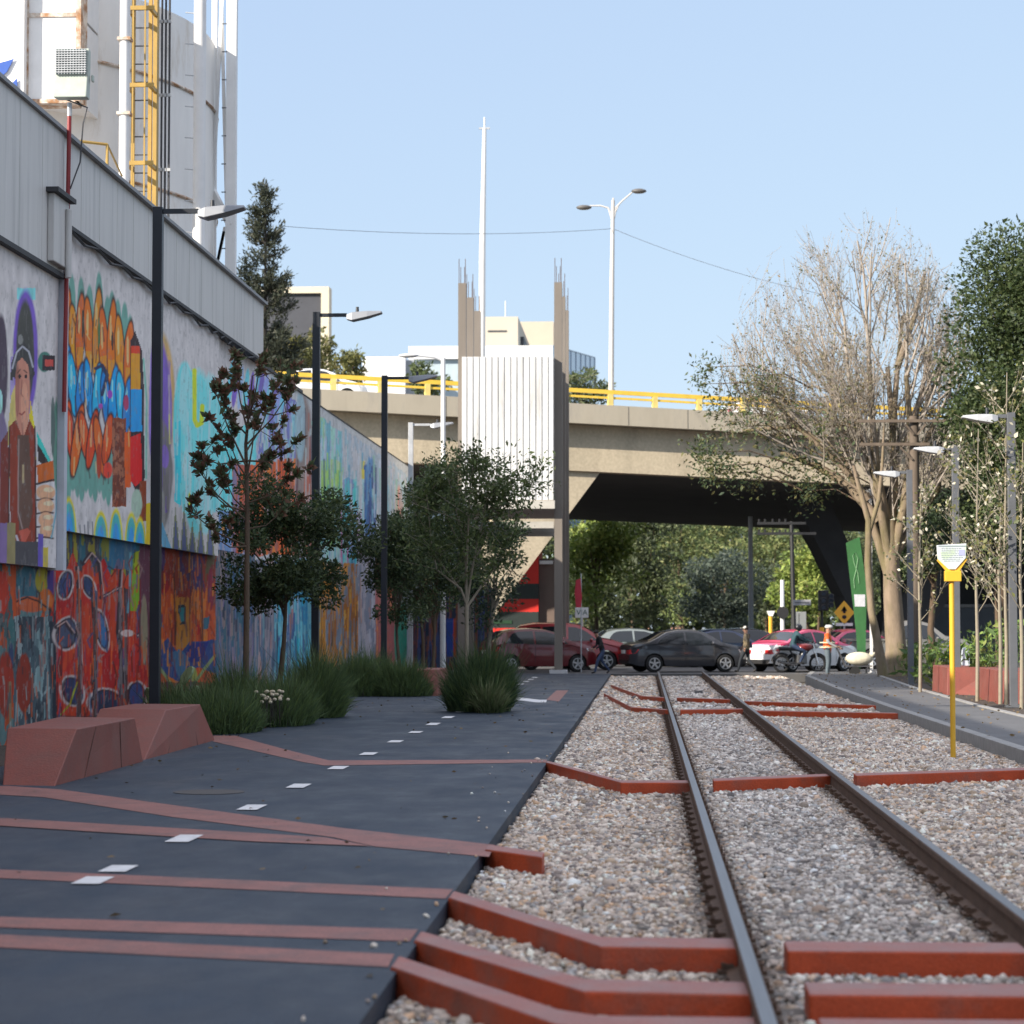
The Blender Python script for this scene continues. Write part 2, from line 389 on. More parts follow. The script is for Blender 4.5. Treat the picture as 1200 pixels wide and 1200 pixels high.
# ballast bed
BALM = mat('ballast_bed', (.16, .14, .12), .95, .35, 22, bump=1, bscale=40)
rough_sheet('ballast_ground', PATHX, 4.62, 3, 81.4, -.135, .008, BALM, 24, 200)
ICO_V = []
_b = bmesh.new(); bmesh.ops.create_icosphere(_b, subdivisions=1, radius=1.0)
ICO_V = np.array([v.co for v in _b.verts]); ICO_F = np.array([[v.index for v in f.verts] for f in _b.faces]); _b.free()
RAILX = (.47, 1.97)
BEAMS = {}
def stones(name, N, xr, yr, size, seed):
    rng = np.random.RandomState(seed)
    x = xr[0] + (xr[1] - xr[0]) * rng.rand(N); y = yr[0] + (yr[1] - yr[0]) * rng.rand(N)
    dr = np.minimum(abs(x - RAILX[0]), abs(x - RAILX[1])); keep = dr > .06
    # sleepers show faintly: fewer, smaller stones over them
    onsl = (np.abs(((y - 4) / .6) % 1 - .5) > .33) & (x > -.15) & (x < 2.6)
    keep &= ~(onsl & (rng.rand(N) < .38))
    for pl in BEAM_POLYS:
        xs = [p[0] for p in pl]; yb = np.interp(x, xs, [p[1] for p in pl])
        keep &= ~((x > xs[0] - .02) & (x < xs[-1] + .02) & (y < yb + .02) & (y > yb - BW - .02))
    x, y, dr, onsl = x[keep], y[keep], dr[keep], onsl[keep]; n = len(x)
    T = []
    for k in range(24):
        j = 1 + .28 * rng.randn(12)[:, None]; T.append(ICO_V * j.clip(.6, 1.45) * np.array([1, .62 + .5 * rng.rand(), .5 + .4 * rng.rand()]))
    T = np.array(T)[rng.randint(0, 24, n)]
    a = rng.rand(n) * 6.283; tl = rng.randn(n) * .5
    ca, sa, ct, st = np.cos(a)[:, None], np.sin(a)[:, None], np.cos(tl)[:, None], np.sin(tl)[:, None]
    X, Y, Z = T[..., 0], T[..., 1] * ct - T[..., 2] * st, T[..., 1] * st + T[..., 2] * ct
    X, Y = X * ca - Y * sa, X * sa + Y * ca
    s = (size * np.exp(rng.randn(n) * .28))[:, None]; s = np.where((dr < .17)[:, None], s * .8, s)
    hump = .02 * (fbm(x * 1.3 + 30, y * 1.3 + 30, 9) - .5)
    z = -.118 + hump + rng.rand(n) * size * .7 - np.where(dr < .12, .012, 0)
    V = np.stack([X * s + x[:, None], Y * s + y[:, None], Z * s + z[:, None]], 2).reshape(-1, 3)
    Fa = (ICO_F[None] + (np.arange(n) * 12)[:, None, None]).reshape(-1, 3)
    pal = np.array([L(170, 158, 150), L(188, 178, 170), L(146, 130, 114), L(128, 118, 114), L(205, 196, 188), L(150, 142, 136), L(112, 106, 106), L(176, 148, 124), L(150, 150, 152)]) * np.array([1.40, 1.35, 1.25])
    pr = np.array([.2, .17, .11, .13, .1, .09, .07, .06, .07])
    c = pal[rng.choice(len(pal), n, p=pr)] * (.7 + .5 * rng.rand(n))[:, None] * (.82 + .36 * fbm(x * .8 + 10, y * .5 + 10, 3))[:, None]
    mid = np.exp(-(np.abs(x - 1.22) / .6) ** 4)[:, None] * .4; gy = c.mean(1, keepdims=True); c = c * (1 - mid) + gy * np.array([.97, .97, .96]) * mid * .92   # grey dust between the rails
    c = c.clip(0, .78)
    # grease and rust right beside the rails
    g = np.exp(-((dr - .05) / .1).clip(0) ** 2)[:, None] * .85 * (.5 + .5 * rng.rand(n))[:, None]
    c = c * (1 - g) + np.array([.05, .032, .024]) * g
    # dry leaf litter and dust near the far end
    return V, Fa, np.repeat(c, 12, 0)
BW = .36
def track_beam(px, right=False, x0=None, x1=None): pass
BEAM_PX = [
    ('a', [(531, 1043), (705, 1097), (862, 1099)]), ('a', [(918, 1102), (1120, 1103)]), ('a', [(1262, 1103), (1420, 1103), (1720, 1103)]),
    ('b', [(493, 1090), (685, 1146), (878, 1150)]), ('b', [(942, 1150), (1180, 1150)]), ('b', [(1330, 1150), (1560, 1150), (1800, 1150)]),
    ('c', [(467, 1119), (655, 1182), (700, 1189), (885, 1191)]), ('c', [(958, 1192), (1240, 1192)]), ('c', [(1395, 1192), (1600, 1192), (1860, 1192)]),
    ('d', [(641, 891), (728, 914), (810, 914)]), ('d', [(835, 912), (978, 906)]), ('d', [(1000, 906), (1120, 902), (1240, 898)]),
    ('e', [(708, 812), (740, 828), (783, 831)]), ('e', [(797, 831), (870, 830)]), ('e', [(885, 832), (1045, 835)]),
    ('f', [(716, 802), (752, 815), (780, 817)]), ('f', [(793, 817), (855, 819)]), ('f', [(872, 821), (1015, 826)]),
    ('g', [(572, 989), (638, 998)]),
]
BLAB = {
 'a': ('red kerb beam bending down from the path, third row from the front', 'short red beam between the rails, third row from the front', 'red beam outside the right rail, third row from the front'),
 'b': ('red kerb beam bending from the path, second row from the front', 'red beam between the rails, second row from the front', 'red beam outside the right rail, second row from the front'),
 'c': ('red kerb beam bending from the path in the very front row', 'red beam between the rails in the very front row', 'red beam outside the right rail in the very front row'),
 'd': ('red beam from path to left rail, level with the foot of the yellow post', 'red beam between the rails, level with the foot of the yellow post', 'long red beam right of the rails beside the yellow post'),
 'e': ('thin red beam left of the rails, nearer of the far pair', 'red beam between the rails, nearer of the far pair', 'long red beam right of the rails, nearer of the far pair'),
 'f': ('thin red beam left of the rails, farther of the far pair', 'red beam between the rails, farther of the far pair', 'long red beam right of the rails, farther of the far pair'),
 'g': ('short red beam stub ending alone in the gravel beside the path',)}
BEAM_POLYS = []; _cnt = {}
for row, px in BEAM_PX:
    P = [gp(u, v, .02) for u, v in px]
    if row in 'abc' and px[0][0] > 1200: P = [Vector((2.1, P[0].y, .02)), Vector((3.3, P[0].y, .02)), Vector((4.55, P[0].y, .02))]
    elif row in 'abc' and px[0][0] > 900: P = [P[0], Vector((1.85, P[0].y, .02))]
    if row in 'ef' and px[0][0] > 860: P[-1].x = 4.6 + .1
    BEAM_POLYS.append([(p.x, p.y) for p in P])
    k = _cnt.get(row, 0); _cnt[row] = k + 1
    ZB, ZT = -.2, .018
    mb = MB(); n = len(P); V = []
    for p in P:
        V += [(p.x, p.y, ZB), (p.x, p.y, ZT), (p.x, p.y - BW, ZT), (p.x, p.y - BW, ZB)]
    fs = [(0, 3, 2, 1), tuple(4 * (n - 1) + q for q in range(4))]
    for i in range(n - 1):
        for q in range(4): fs.append((4 * i + q, 4 * i + (q + 1) % 4, 4 * i + 4 + (q + 1) % 4, 4 * i + 4 + q))
    mb.add(V, fs); mb.m = [0, 0] + [1 if (k_ % 4) == 1 else 0 for k_ in range(len(fs) - 2)]; o = mb.build('red_beam', [REDTOP, REDSKY], bevel=.012)
    tag(o, BLAB[row][k], 'kerb beam', 'red beams laid across the track')

SV, SF, SC = [], [], []; base = 0
for args in ((84000, (PATHX + .02, 4.6), (8.0, 22), .02, 1), (100000, (PATHX + .02, 4.6), (22, 45), .0255, 2), (64000, (PATHX + .02, 4.6), (45, 81), .038, 3)):
    v, f, c = stones('gravel', *args); SV.append(v); SF.append(f + base); SC.append(c); base += len(v)
STONE = attr_mat('ballast_stone', rough=.85, bump=.3, bscale=60)
# a few stones kicked onto the path edge
BEAM_SAVE, BEAM_POLYS = BEAM_POLYS, []
rngk = np.random.RandomState(6); v, f, c = stones('gravel', 260, (PATHX - .9, PATHX), (8.5, 30), .015, 7)
nk = len(v) // 12; vv = v.reshape(nk, 12, 3); kk_ = (PATHX - vv[:, :, 0].mean(1)) < .03 + .75 * rngk.rand(nk) ** 7
vv[:, :, 2] += (.009 - vv[:, :, 2].mean(1))[:, None]; vv = vv[kk_]; c = c.reshape(nk, 12, 3)[kk_].reshape(-1, 3); nk = len(vv)
SV.append(vv.reshape(-1, 3)); SF.append((ICO_F[None] + (np.arange(nk) * 12)[:, None, None]).reshape(-1, 3) + base); SC.append(c); base += nk * 12
BEAM_POLYS = BEAM_SAVE
gr = np_mesh('gravel', np.concatenate(SV), np.concatenate(SF), STONE, np.concatenate(SC)); tag(gr, 'crushed grey and tan ballast stones around the rails', 'gravel', kind='stuff')

# ------------------------------------------------------------------ track
RUST = mat('rail_rust', (.105, .062, .04), .8, .35, 8, metal=.2, bump=.3, bscale=40)
RAILTOP = mat('rail_steel', (.17, .175, .185), .38, .2, 6, metal=.75, stretch=(8, .15, 1))
SLP = mat('sleeper_wood', (.13, .115, .1), .95, .35, 6, bump=.5, stretch=(.3, 3, 1))
trk = thing('railway_track', 'rusty railway track with polished rail tops running through pale gravel', 'railway track', (1.22, 8, -.1))
prof = [(-.075, -.1), (.075, -.1), (.075, -.088), (.02, -.07), (.012, .02), (.036, .036), (.036, .07), (.03, .08), (-.03, .08), (-.036, .07), (-.036, .036), (-.012, .02), (-.02, -.07), (-.075, -.088)]
plate0 = None
for X in RAILX:
    mb = MB(); ys = np.linspace(3.0, 81.3, 40); n = len(prof)
    for y in ys: mb.v += [(X + a, y, b) for a, b in prof]
    for i in range(len(ys) - 1):
        for k in range(n):
            mb.f.append([i * n + k, i * n + (k + 1) % n, (i + 1) * n + (k + 1) % n, (i + 1) * n + k]); mb.m.append(1 if k in (7,) else 0)
    mb.f.append(list(range(n))); mb.m.append(0); mb.f.append([(len(ys) - 1) * n + k for k in range(n)][::-1]); mb.m.append(0)
    mb.build('rail', [RUST, RAILTOP], trk)
sl0 = None
def sleeper_mb(y): return MB().bx(-.05, 2.49, y - .11, y + .11, -.26, -.105)
def plate_mb(y, X):
    m = MB()
    m.bx(X - .12, X + .12, y - .085, y + .085, -.105, -.085)
    for s in (-1, 1):
        for q in (-1, 1): m.bx(X + s * .09 - .012, X + s * .09 + .012, y + q * .05 - .014, y + q * .05 + .014, -.085, -.05)
        m.hexa([(X + s * .06 - .03, y - .04, -.088), (X + s * .06 + .03, y - .04, -.088), (X + s * .06 + .03, y + .04, -.088), (X + s * .06 - .03, y + .04, -.088),
                (X + s * .06 - .02, y - .03, -.06), (X + s * .06 + .02, y - .03, -.06), (X + s * .06 + .02, y + .03, -.06), (X + s * .06 - .02, y + .03, -.06)])
    return m
sy = [4.0 + .6 * k for k in range(128)]
vis = [y for y in sy if y > 8.6]; first, rest = vis[:100], vis[100:] + [y for y in sy if y <= 8.6]
s0 = sleeper_mb(first[0]).build('sleeper', SLP, trk); P0 = [plate_mb(first[0], X).build('tie_plate', RUST, s0) for X in RAILX]
for y in first[1:]:
    c = s0.copy(); COL.objects.link(c); c.parent = trk; c.location = (0, y - first[0], 0)
    for p0 in P0: q = p0.copy(); COL.objects.link(q); q.parent = c
m1, m2 = MB(), MB()
for y in rest:
    a = sleeper_mb(y); m1.add(a.v, a.f)
    for X in RAILX: a = plate_mb(y, X); m2.add(a.v, a.f)
r1 = m1.build('distant_sleepers', SLP, trk); tag(r1, kind='stuff'); m2.build('tie_plates', RUST, r1)['kind'] = 'stuff'

# ------------------------------------------------------------------ right pavement
def ribbon(name, L1, R1, z0, z1, m):
    mb = MB(); n = len(L1)
    for (x, y), (xx, yy) in zip(L1, R1): mb.v += [(x, y, z0), (x, y, z1), (xx, yy, z1), (xx, yy, z0)]
    for i in range(n - 1):
        for q in range(4): mb.f.append([4 * i + q, 4 * i + (q + 1) % 4, 4 * i + 4 + (q + 1) % 4, 4 * i + 4 + q]); mb.m.append(0)
    mb.f += [[0, 3, 2, 1], [4 * (n - 1) + q for q in range(4)]]; mb.m += [0, 0]
    o = mb.build(name, m, bevel=.01); tag(o, kind='structure'); return o
KX = [(4.62, 3), (4.6, 30), (4.6, 46), (4.72, 60), (5.0, 75), (5.6, 81.4)]
ribbon('kerb', KX, [(x + .17, y) for x, y in KX], -.25, .085, CONC)
ribbon('pavement', [(x + .172, y) for x, y in KX], [(6.28, 3), (6.28, 30), (6.3, 46), (6.6, 60), (7.2, 75), (7.8, 81.4)], -.25, .08, WALKM)
ribbon('edging', [(6.282, 3), (6.282, 30), (6.302, 46), (6.602, 60), (7.202, 75), (7.802, 81.4)], [(6.42, 3), (6.42, 30), (6.44, 46), (6.74, 60), (7.34, 75), (7.94, 81.4)], -.25, .1, CONC)
# ================================================================== MURAL WALLS
WX = -8.6
def uy(u, x=WX):
    r = ray(u, 735); return x / r.x * r.y
class Canvas:
    def __init__(s, V, K):
        s.U, s.V = proj(V); s.C = np.zeros((len(V), 3)); s.K = K; s.P = V
        s.n1 = fbm(s.P[:, 1] * 1.3 + 60, s.P[:, 2] * 1.6 + 60, 11) - .5; s.n2 = fbm(s.P[:, 1] * 1.1 + 160, s.P[:, 2] * 1.3 + 20, 21) - .5
        s.fine = fbm(s.P[:, 1] * 7, s.P[:, 2] * 5 + 90, 31)
    def col(s, c):
        k = s.K; return np.array([min(.82, lin1(x) * k) for x in c])
    def put(s, m, c, a=1.0):
        m = np.clip(m, 0, 1)[:, None] * a; s.C = s.C * (1 - m) + s.col(c) * m
    def ell(s, cx, cy, rx, ry, c, rot=0.0, w=.35, a=1.0, soft=.12):
        x, y = s.U - cx, s.V - cy; cr, sr = math.cos(rot), math.sin(rot)
        d = np.sqrt(((x * cr + y * sr) / rx) ** 2 + ((-x * sr + y * cr) / ry) ** 2) * (1 + w * s.n1)
        s.put((1 - d) / soft + .5, c, a)
    def ring(s, cx, cy, rx, ry, c, c2, rot=0.0, t=.22):
        s.ell(cx, cy, rx * (1 + t), ry * (1 + t * .5), c2, rot); s.ell(cx, cy, rx, ry, c, rot)
    def poly(s, pts, c, a=1.0, w=2.0):
        x, y = s.U + s.n1 * w, s.V + s.n2 * w * 1.5; ins = np.zeros(len(x), bool); n = len(pts)
        for i in range(n):
            (x0, y0), (x1, y1) = pts[i], pts[(i + 1) % n]
            if y0 == y1: continue
            cnd = ((y0 > y) != (y1 > y)) & (x < (x1 - x0) * (y - y0) / (y1 - y0) + x0); ins ^= cnd
        s.put(ins.astype(float), c, a)
    def line(s, pts, wd, c, a=1.0, w=1.5):
        x, y = s.U + s.n2 * w, s.V + s.n1 * w * 2; d = np.full(len(x), 1e9)
        for (x0, y0), (x1, y1) in zip(pts[:-1], pts[1:]):
            dx, dy = x1 - x0, y1 - y0; t = np.clip(((x - x0) * dx + (y - y0) * dy) / (dx * dx + dy * dy + 1e-9), 0, 1)
            d = np.minimum(d, np.hypot(x - x0 - t * dx, y - y0 - t * dy))
        s.put((wd * .5 - d) + .5, c, a)
    def zone(s, u0, u1, v0, v1, c, a=1.0, e=1.5):
        """rectangle with top/bottom given as values or functions of u"""
        t = v0(s.U) if callable(v0) else v0; b = v1(s.U) if callable(v1) else v1; x = s.U + s.n1 * e
        s.put(((x > u0) & (x < u1) & (s.V + s.n2 * 6 > t) & (s.V + s.n2 * 6 < b)).astype(float), c, a)
    def streaks(s, u0, u1, v0, v1, pal, seed, fu=.5, fv=.02, a=1.0):
        t = v0(s.U) if callable(v0) else v0; b = v1(s.U) if callable(v1) else v1
        q = fbm(s.U * fu + seed * 7.3 + s.n1 * 2, s.V * fv + seed * 3.1 + s.n2, seed) ; q2 = vnoise(s.U * fu * .6 + 99, s.V * fv * .7 + seed, seed + 5)
        idx = ((q * .65 + q2 * .55 - .15).clip(0, .999) * len(pal) * 1.0).astype(int).clip(0, len(pal) - 1)
        m = ((s.U + s.n1 * 3 > u0) & (s.U + s.n2 * 3 < u1) & (s.V + s.n2 * 8 > t) & (s.V + s.n1 * 8 < b)).astype(float) * a
        P = np.array([s.col(c) for c in pal])[idx]; s.C = s.C * (1 - m[:, None]) + P * m[:, None]
    def strokes(s, u0, u1, v0, v1, pal, n, seed, ln=(10, 50), wd=(.6, 2.0), a=.85):
        r = np.random.RandomState(seed); f = lambda q, u: q(np.array([u]))[0] if callable(q) else q
        for k in range(n):
            u = u0 + (u1 - u0) * r.rand(); t, b = f(v0, u), f(v1, u); v = t + (b - t) * r.rand(); l = ln[0] + (ln[1] - ln[0]) * r.rand() ** 2
            s.line([(u, v), (u + r.randn() * .8, min(v + l, b))], wd[0] + (wd[1] - wd[0]) * r.rand() ** 2, pal[r.randint(len(pal))], a, .8)
    def finish(s):
        Y, Z = s.P[:, 1] + s.P[:, 0] * .0, s.P[:, 2]
        dust = fbm(Y * 2.2 + 300, Z * .5 + 50, 41); scuff = fbm(Y * 12 + 10, Z * 9 + 10, 43); mott = fbm(Y * 4.5 + 7, Z * 4 + 70, 45)
        lum = s.C.mean(1, keepdims=True); s.C = (lum + (s.C - lum) * getattr(s, 'sat', 1.35)).clip(.006, .85)      # fresh saturated spray paint
        C = s.C * (.83 + .34 * s.fine)[:, None] * (.90 + .20 * mott)[:, None]
        g = C.mean(1, keepdims=True); w = (.08 * dust)[:, None]; C = C * (1 - w) + g * w          # weathered pigment
        ch = np.clip((scuff - .66) * 5, 0, .3)[:, None]; C = C * (1 - ch) + np.array([.30, .29, .28]) * .8 * ch   # chips showing render
        return C.clip(.004, .8)

MURAL = attr_mat('wall_paint', rough=.75, grime=.09, bump=.08, bscale=14)
def wall_grid(name, x, us, z0, z1, nz, paint, K, parent):
    ys = np.array([uy(u, x) for u in us]); zs = np.linspace(z0, z1, nz); Y, Z = np.meshgrid(ys, zs)
    V = np.stack([np.full_like(Y, x), Y, Z], 2).reshape(-1, 3)
    c = Canvas(V, K); paint(c); ny = len(ys)
    i = (np.arange(nz - 1)[:, None] * ny + np.arange(ny - 1)).ravel()
    return np_mesh(name, V, np.stack([i, i + 1, i + ny + 1, i + ny], 1), MURAL, c.finish(), parent, True)

WHITE = (178, 174, 172)
def speckle(c, u0, u1, v0, v1, pal, n, seed, rx=(2, 6), ry=(8, 30), out=(35, 30, 35)):
    r = np.random.RandomState(seed)
    for k in range(n):
        u, v = u0 + (u1 - u0) * r.rand(), v0 + (v1 - v0) * r.rand(); a, b = rx[0] + (rx[1] - rx[0]) * r.rand(), ry[0] + (ry[1] - ry[0]) * r.rand()
        c.ring(u, v, a, b, pal[r.randint(len(pal))], out, r.randn() * .12, .3)

def paint_a_upper(c):
    c.put(np.ones(len(c.U)), WHITE)
    c.streaks(-1400, -6, 380, 900, [(120, 60, 45), (150, 90, 60), (80, 75, 80), WHITE, (90, 80, 120), WHITE, (180, 140, 115), (60, 60, 60)], 3, .03, .01)
    c.ell(1, 430, 8, 60, (70, 62, 70)); c.ell(-2, 520, 10, 40, (110, 100, 120)); c.ell(0, 470, 3, 14, (150, 190, 180))
    c.zone(20, 42, 338, 352, (120, 190, 190), .8)
    c.ell(30, 415, 14.5, 74, (108, 90, 152), 0, .15); c.zone(12, 24, 420, 520, (128, 112, 165), .7)
    c.ell(29.5, 415, 10.5, 62, (66, 66, 62), 0, .1)                       # tall cap
    c.poly([(14, 440), (18, 418), (26, 408), (36, 416), (40, 438), (36, 446), (17, 444)], (58, 57, 56))
    c.poly([(10, 560), (9, 500), (13, 462), (18, 450), (20, 505), (18, 560)], (172, 160, 110)); c.poly([(36, 470), (41, 500), (42, 545), (38, 545), (34, 500)], (188, 170, 80))
    c.ell(26.5, 462, 8.8, 52, (165, 122, 108), 0, .1); c.ell(29, 478, 4.5, 30, (182, 140, 122), 0, .1); c.ell(20.5, 458, 2.5, 30, (138, 98, 88), 0, .1)
    c.poly([(12, 446), (14, 424), (20, 408), (28, 402), (36, 410), (41, 440), (38, 444), (33, 428), (26, 420), (18, 428), (15, 446)], (58, 57, 56)); c.line([(15, 432), (20, 413), (27, 406), (34, 412), (39, 430)], 1.8, (165, 165, 170)); c.ell(24, 398, 3, 6, (120, 120, 116))
    c.line([(21, 437), (24, 433)], 1.2, (60, 45, 42)); c.line([(28.5, 434), (32, 437)], 1.2, (60, 45, 42)); c.ell(23, 441, 1.6, 2.6, (45, 38, 38)); c.ell(30.5, 441, 1.6, 2.6, (45, 38, 38))
    c.line([(26, 446), (25, 462), (27, 465)], 1.1, (135, 92, 82)); c.line([(23, 484), (26, 486), (29, 483)], 1.6, (120, 62, 60)); c.line([(26, 496), (27, 512)], 1.2, (135, 95, 85))
    c.poly([(10, 500), (18, 492), (27, 515), (35, 492), (41, 505), (42, 560), (42, 640), (12, 632)], (112, 58, 48))
    c.poly([(0, 520), (9, 505), (11, 632), (0, 628)], (98, 52, 46)); c.poly([(20, 510), (34, 510), (38, 600), (31, 632), (22, 625)], (84, 66, 58))
    c.line([(22, 515), (21, 560), (21, 600), (26, 620)], 1.2, (140, 125, 120)); c.line([(27, 545), (27, 565)], 2, (165, 150, 120))
    c.line([(11, 500), (10, 620)], 1.4, (40, 30, 30)); c.line([(41, 500), (42, 635)], 1.6, (40, 30, 30))
    c.poly([(22, 622), (28, 640), (36, 622), (33, 618)], (150, 85, 75)); c.line([(19, 628), (24, 644), (31, 648), (38, 636)], 2.2, (170, 168, 172))
    c.poly([(43, 505), (60, 540), (57, 545), (45, 530)], (85, 165, 155)); c.poly([(44, 520), (57, 541), (56, 548), (44, 540)], (48, 40, 38))
    c.poly([(42, 545), (60, 540), (68, 541), (68, 563), (44, 566)], (160, 92, 60)); c.line([(43, 566), (68, 562)], 2.5, (45, 32, 30))
    for k, v in enumerate((577, 593, 609, 622)):
        c.ell(54, v, 11 - k * 1.2, 9, (182, 146, 122), .1, .1); c.ell(57, v - 3, 6, 3, (205, 175, 150)); c.line([(43, v + 8), (52, v + 7), (62, v + 9)], 2.0, (55, 40, 38))
    c.line([(66, 560), (66, 600), (60, 630)], 1.8, (110, 150, 160))
    c.zone(18, 46, 634, 700, (64, 62, 64)); c.zone(-3, 8, 612, 700, (110, 95, 125)); c.zone(8, 18, 612, 700, (120, 112, 85)); c.zone(44, 50, 625, 700, (92, 82, 140)); c.zone(50, 56, 640, 700, (165, 150, 85))
    c.ell(52, 424, 8, 12, (70, 105, 95)); c.zone(50, 64, 416, 434, (48, 44, 46)); c.zone(53, 62, 421, 429, (165, 85, 80))
    c.ell(66, 520, 4, 55, (92, 120, 108)); c.ell(62, 500, 2.6, 38, (84, 96, 92))

def lower_pal(c, seed=1):
    c.put(np.ones(len(c.U)), (70, 60, 66))

def paint_lower(c):
    # lower wall of the tall building, all of it
    c.put(np.ones(len(c.U)), (96, 60, 52))
    c.streaks(-1400, 66, 600, 1200, [(130, 60, 45), (70, 84, 84), (165, 85, 60), (95, 118, 118), (60, 55, 62), (150, 55, 45), (128, 105, 90)], 14, .16, .02)
    c.poly([(-10, 668), (8, 672), (12, 700), (6, 720), (-10, 716)], (165, 70, 50)); c.ell(30, 690, 12, 26, (62, 92, 102)); c.ell(50, 680, 8, 16, (150, 140, 70)); c.ell(60, 680, 5, 20, (72, 60, 110))
    c.ell(34, 708, 16, 9, (178, 100, 75), .1); c.ell(54, 703, 9, 13, (180, 105, 60)); c.line([(20, 705), (32, 700), (45, 704), (60, 716)], 2, (45, 34, 34))
    c.streaks(16, 62, 722, 850, [(100, 122, 124), (128, 146, 146), (72, 84, 90), (52, 60, 66), (140, 150, 150), (86, 112, 110)], 8, .22, .03)
    c.ell(13, 755, 5.5, 34, (70, 100, 100)); c.ell(13, 770, 3, 18, (55, 66, 90)); c.ell(6, 800, 10, 40, (140, 60, 40)); c.ell(28, 800, 9, 36, (125, 55, 38)); c.line([(12, 800), (12, 850)], 3, (125, 110, 90))
    c.line([(42, 800), (50, 815), (58, 806)], 2.5, (140, 155, 155)); c.line([(60, 730), (63, 760), (64, 840)], 5, (40, 44, 52))
    # big red lettering
    c.zone(66, 173, 600, 1200, (165, 60, 42))
    c.streaks(66, 173, 610, 900, [(150, 48, 38), (172, 66, 44), (178, 80, 52), (160, 55, 40), (140, 45, 40)], 21, .12, .02)
    top = lambda u: 625 + (u - 66) * .15
    c.streaks(66, 173, 600, lambda u: 655 + 10 * np.sin(u * .35) + (u - 66) * .15, [(92, 92, 62), (120, 120, 70), (62, 96, 106), (70, 70, 74), (140, 130, 70), (110, 60, 50), (56, 84, 104)], 23, .22, .02)
    c.zone(128, 160, 628, 668, (66, 104, 130), .8)
    for (u, v, a, b, r, cc) in [(76, 686, 6, 14, .2, (62, 72, 104)), (104, 688, 5, 12, -.35, (56, 66, 92)), (78, 742, 9, 15, .25, (74, 80, 98)), (119, 738, 5, 20, -.2, (72, 104, 140)), (85, 810, 9, 16, -.3, (52, 58, 86)), (124, 824, 14, 14, 0, (50, 56, 76)), (160, 815, 8, 14, 0, (62, 70, 110))]:
        c.ell(u, v, a * 1.7, b * 1.25, (190, 180, 178), r); c.ell(u, v, a * 1.35, b * 1.12, (45, 36, 44), r); c.ell(u, v, a, b, cc, r)
    for pts in ([(66, 735), (76, 728), (86, 742)], [(90, 665), (92, 700), (95, 790), (92, 830)], [(108, 690), (112, 760), (108, 800)], [(142, 670), (138, 740), (146, 800)], [(98, 660), (106, 648), (116, 660), (120, 700)], [(118, 700), (132, 693), (140, 690)], [(150, 742), (160, 746), (170, 738)]):
        c.line(pts, 4.5, (52, 40, 46)); c.line([(u + 1.8, v - 1) for u, v in pts], 1.3, (190, 165, 160))
    for u in (92, 111, 141, 147): c.streaks(u - 2, u + 3, 690, 850, [(62, 60, 70), (110, 100, 100), (80, 60, 60), (100, 50, 46)], u, .5, .03)
    c.line([(70, 838), (82, 826), (90, 800)], 2, (150, 150, 50))
    c.poly([(156, 648), (163, 646), (164, 700), (160, 716), (152, 716), (154, 690)], (128, 160, 50)); c.poly([(157, 648), (163, 646), (163, 672), (157, 672)], (160, 165, 50)); c.line([(153, 648), (152, 700), (150, 718)], 2.5, (110, 150, 160))
    c.zone(163, 175, 640, 780, (96, 62, 72)); c.ell(169, 740, 4, 40, (140, 130, 110)); c.ell(157, 770, 6, 30, (182, 70, 40)); c.ell(150, 742, 8, 4, (205, 190, 185)); c.zone(66, 173, 838, 1000, (70, 64, 64), .7)
    # orange house piece
    c.streaks(178, 254, 640, 1000, [(190, 95, 40), (172, 84, 42), (200, 120, 50), (150, 66, 48), (182, 104, 46), (120, 52, 50)], 41, .12, .015)
    c.streaks(178, 256, 630, lambda u: 690 - (u - 180) * .1 + 12 * np.sin(u * .4), [(110, 50, 52), (72, 52, 84), (130, 62, 50), (92, 84, 62), (140, 48, 56)], 43, .16, .03)
    c.ell(192, 682, 8, 14, (140, 52, 54)); c.ell(231, 672, 6, 22, (58, 50, 92)); c.ell(247, 690, 4, 26, (130, 52, 66))
    c.zone(206, 222, 700, 760, (186, 128, 52)); c.zone(209, 217, 709, 731, (40, 52, 56)); c.zone(210, 216, 712, 728, (66, 128, 132)); c.zone(183, 191, 720, 736, (62, 92, 116)); c.zone(238, 245, 722, 736, (70, 104, 120)); c.ell(231, 738, 4, 6, (170, 50, 46))
    for u in (204, 222, 236): c.line([(u, 660), (u + 1, 755)], 1.5, (60, 36, 34))
    c.poly([(180, 765), (196, 748), (210, 768), (222, 752), (254, 750), (254, 790), (232, 782), (212, 800), (190, 790), (180, 780)], (58, 74, 118)); c.poly([(214, 770), (224, 754), (244, 752), (238, 772), (226, 778)], (48, 52, 112))
    c.poly([(196, 768), (214, 800), (222, 772), (210, 760)], (82, 112, 140)); c.line([(182, 775), (200, 800), (213, 822), (228, 800), (252, 768)], 3.5, (140, 150, 110)); c.zone(180, 256, 800, 1000, (48, 50, 44), .8); c.ell(226, 790, 5, 9, (160, 162, 100))
    # bluish stretch behind the trees
    r = np.random.RandomState(9)
    for k in range(70):      # spray-can outlines, highlights and drips
        u, v = 66 + 106 * r.rand(), 650 + 185 * r.rand(); l = 8 + 26 * r.rand(); b_ = r.randn() * 4; cc = [(46, 34, 40), (46, 34, 40), (150, 120, 116), (190, 90, 60), (70, 74, 110), (120, 40, 36)][r.randint(6)]
        c.line([(u, v), (u + b_, v + l * .5), (u + b_ * .4, v + l)], .9 + 1.6 * r.rand(), cc, .8)
